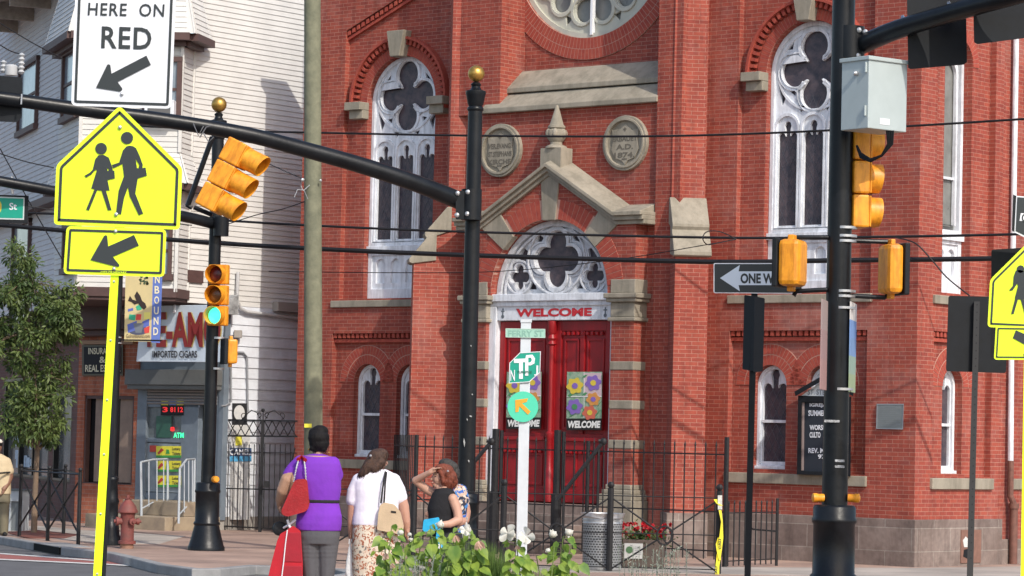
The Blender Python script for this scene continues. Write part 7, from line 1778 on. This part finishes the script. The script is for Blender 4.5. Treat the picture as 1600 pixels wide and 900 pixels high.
f=Fig(Y3); f.ball(697,738,.0,13,13,13).ball(692,731,.0,12,7,12).ball(704,746,.0,10.5,12,12).chain([(702,752,-.02,9),(699,760,-.02,6)]).chain([(708,752,0,8),(704,762,0,4)]).chain([(686,731,-.04,5),(690,740,-.08,4),(693,752,-.08,4)]); h_=f.make('hair',mat('auburn_hair',(.22,.05,.022),.65,c2=(.12,.03,.016),vs=40,bump=.9,bs=90),p3,.008,1); strands(h_,p3,MC['auburn_hair'],520,.06)
mb=MB(); mb.ball(f.pt(680.5,744,-.058),.011,8,(1,.5,.6)); mb.build('eye',m_dark,p3); mb=MB(); mb.tube([f.pt(677.5,740.5,-.05),f.pt(683.5,740.5,-.062)],.004,4); mb.build('eyebrow',mat('brown_ink',(.12,.08,.04),.6),p3); mb=MB(); mb.tube([f.pt(675,755,-.02),f.pt(679,755.3,-.045)],.0045,5); mb.build('lips',mat('lip_red',(.30,.06,.05),.5),p3)
mb=MB(); mb.ball(f.pt(700,736,-.13),.013,8); mb.build('hair_clip',m_steel,p3)
f=Fig(Y3)
for x in (688,701): f.chain([(x+1,G-3,0,4.8),(x-10,G-2.5,-.05,4.2)])
f.make('shoes',m_bl,p3,.010)
yb=yplane(Y3-.30); t=thing('blue_package',yb(674,836),'bright blue folded plastic package held by the woman in black','package')
m_bp=mat('blue_plastic',(.02,.42,.72),.35,c2=(.015,.32,.6),vs=8,bump=.5,bs=20)
mb=MB(); mb.poly(quadr([(662,812),(686,808),(688,820),(682,828),(664,832),(660,828)],2),[],yb,.03,-.04); mb.build('package',m_bp,t,bevel=.01)
yb2=yplane(Y3-.22); t=thing('blue_bag',yb2(690,870),'blue and white plastic bag hanging low beside the woman in black','bag')
mb=MB(); mb.poly(quadr([(683,822),(688,822),(691,845),(693,862),(684,872),(680,850)],2),[],yb2,.03,-.03); mb.build('bag',m_bp,t,bevel=.01); mb=MB(); mb.poly(quadr([(684,850),(689,850),(690,860),(685,862)],1),[],yb2,.036,.03); mb.build('white_print',m_swhite,t)
# --- woman in floral blouse behind
Y4=33.0; G=gy(714,Y4); p4=person(714,G,Y4,'woman in blue floral blouse with greying hair, mostly hidden behind the woman in black')
sk4=skin('skin_rosy',(.46,.25,.18)); f=Fig(Y4); f.loft([(712,758,12,12),(713,775,17,16),(712,820,18,17),(712,840,19,17)]); f.chain([(707,758,0,7),(704,748,0,7)]); f.ball(702,734,0,12,15,12)
f.chain([(724,778,-.02,8),(728,800,-.02,8),(727,812,-.04,7)]); f.chain([(727,812,-.04,7),(718,816,-.16,6),(708,812,-.26,5)]); f.chain([(700,775,.1,8),(698,800,.12,7),(694,815,.0,5)])
f.hand(725,818,-.05,4,(0,-.1,-1),(-.2,1,0),.6); f.hand(695,817,.0,4,(-.3,-.1,-1),(-.2,1,0),.6)
f.chain([(705,840,0,12),(705,880,0,9),(705,G-6,0,5)]); f.chain([(720,840,0,12),(720,880,0,9),(720,G-6,0,5)])
for x in (705,720): f.chain([(x,G-4,0,4.5),(x+8,G-3,.08,4)])
f.make('body',sk4,p4,.009,2)
f=Fig(Y4); f.loft([(708,756,10,10),(710,762,17,15),(712,772,19,18),(712,790,20,19),(711,812,20.5,19),(711,832,21.5,20)]); f.chain([(720,766,0,10),(724,780,-.02,10),(725,792,-.02,9)]); f.chain([(704,768,.06,10),(700,788,.1,9)]); f.make('floral_blouse',fabric('blue_floral',(.3,.3,.3),pal=[(0,(.55,.45,.36)),(.30,(.03,.12,.45)),(.42,(.02,.03,.06)),(.55,(.52,.38,.30)),(.64,(.05,.2,.5)),(.72,(.03,.03,.05)),(.82,(.6,.52,.45))],scale=20),p4,.009)
f=Fig(Y4); f.loft([(712,828,21,19),(712,860,19,18),(712,900,17,16)]); f.make('trousers',fabric('charcoal_wool',(.035,.035,.04)),p4,.011)
f=Fig(Y4); f.ball(702,732,0,15,13,14).ball(697,724,0,12,8,12).ball(710,740,0,9,13,11).chain([(708,748,0,8),(708,756,0,5)]); h_=f.make('hair',mat('grey_dark_hair',(.06,.055,.05),.7,c2=(.02,.018,.017),vs=40,bump=.9,bs=90),p4,.009,1); strands(h_,p4,MC['grey_dark_hair'],450,.05)
f=Fig(Y4)
for x in (705,720): f.chain([(x-1,G-3,0,4.8),(x+9,G-2.5,.08,4.2)])
f.make('shoes',m_bl,p4,.010)
sagbag('clear_bag','small clear grey plastic bag hanging from the woman in the floral blouse',Y4-.1,728,814,842,8,mat('clear_grey_plastic',(.42,.44,.44),.25,var=.2,vs=9,bump=.9,bs=22),4)
# --- man at the left edge
Y5=47.6; G=gy(2,Y5); p5=person(2,G,Y5,'man in a beige shirt and olive trousers, cut off by the left picture edge')
sk5=skin('skin_brown',(.22,.11,.07)); f=Fig(Y5); f.loft([(-3,712,9,8),(-3,725,17,12),(-2,750,17,12),(-1,772,15,11)]); f.chain([(-4,712,0,5),(-5,705,0,5)]); f.ball(-5,698,0,8,11,9); f.chain([(14,732,0,6.5),(15,745,0,6),(12,756,-.05,5),(8,764,-.12,4)]); f.hand(8,765,-.13,4,(-.3,-.1,-1),(.3,-1,0),.5)
f.chain([(-20,732,0,6.5),(-21,750,0,6),(-20,768,0,4)]); f.hand(-20,769,0,4,(0,0,-1),(0,1,0),.5)
f.chain([(-8,775,0,9),(-8,805,0,7),(-8,G-4,0,4)]); f.chain([(6,775,0,9),(6,805,0,7),(6,G-4,0,4)])
for x in (-8,6): f.chain([(x,G-2.5,0,3.6),(x+5,G-2,-.16,3)])
f.make('body',sk5,p5,.010,2)
f=Fig(Y5); f.loft([(-4,709,6,6),(-3,713,13,10),(-3,720,18,13),(-2,735,19,14),(-1,755,18,14),(-1,772,18,14)]); f.chain([(10,722,0,8),(14,736,0,8)]); f.chain([(-16,722,0,8),(-20,736,0,8)]); f.make('beige_shirt',fabric('beige_cotton',(.55,.44,.28)),p5,.012)
f=Fig(Y5); f.loft([(-1,768,17,13),(-1,785,17,13)]); f.chain([(-8,782,0,9.5),(-8,805,0,8.5),(-8,G-5,0,7)]); f.chain([(6,782,0,9.5),(6,805,0,8.5),(6,G-5,0,7)]); f.make('olive_trousers',fabric('olive_twill',(.17,.15,.10)),p5,.012)
f=Fig(Y5); f.ball(-5,694,.0,8.8,8,9.5); f.make('hair',mat('black_hair',(.012,.010,.011),.45),p5,.012,1)
f=Fig(Y5); f.ball(-5,690,0,9.5,5,10); f.make('cap',fabric('white_cap',(.65,.62,.55)),p5,.012,1)
mb=MB(); mb.tube([Fig(Y5).pt(17,738,-.1),Fig(Y5).pt(5,739,-.3),Fig(Y5).pt(-16,737,-.28)],.016,6); mb.build('bag_strap',m_bl,p5,smooth=True)
f=Fig(Y5)
for x in (-8,6): f.chain([(x,G-2.2,.02,3.9),(x+5,G-2,-.17,3.4)])
f.make('shoes',m_bl,p5,.012)
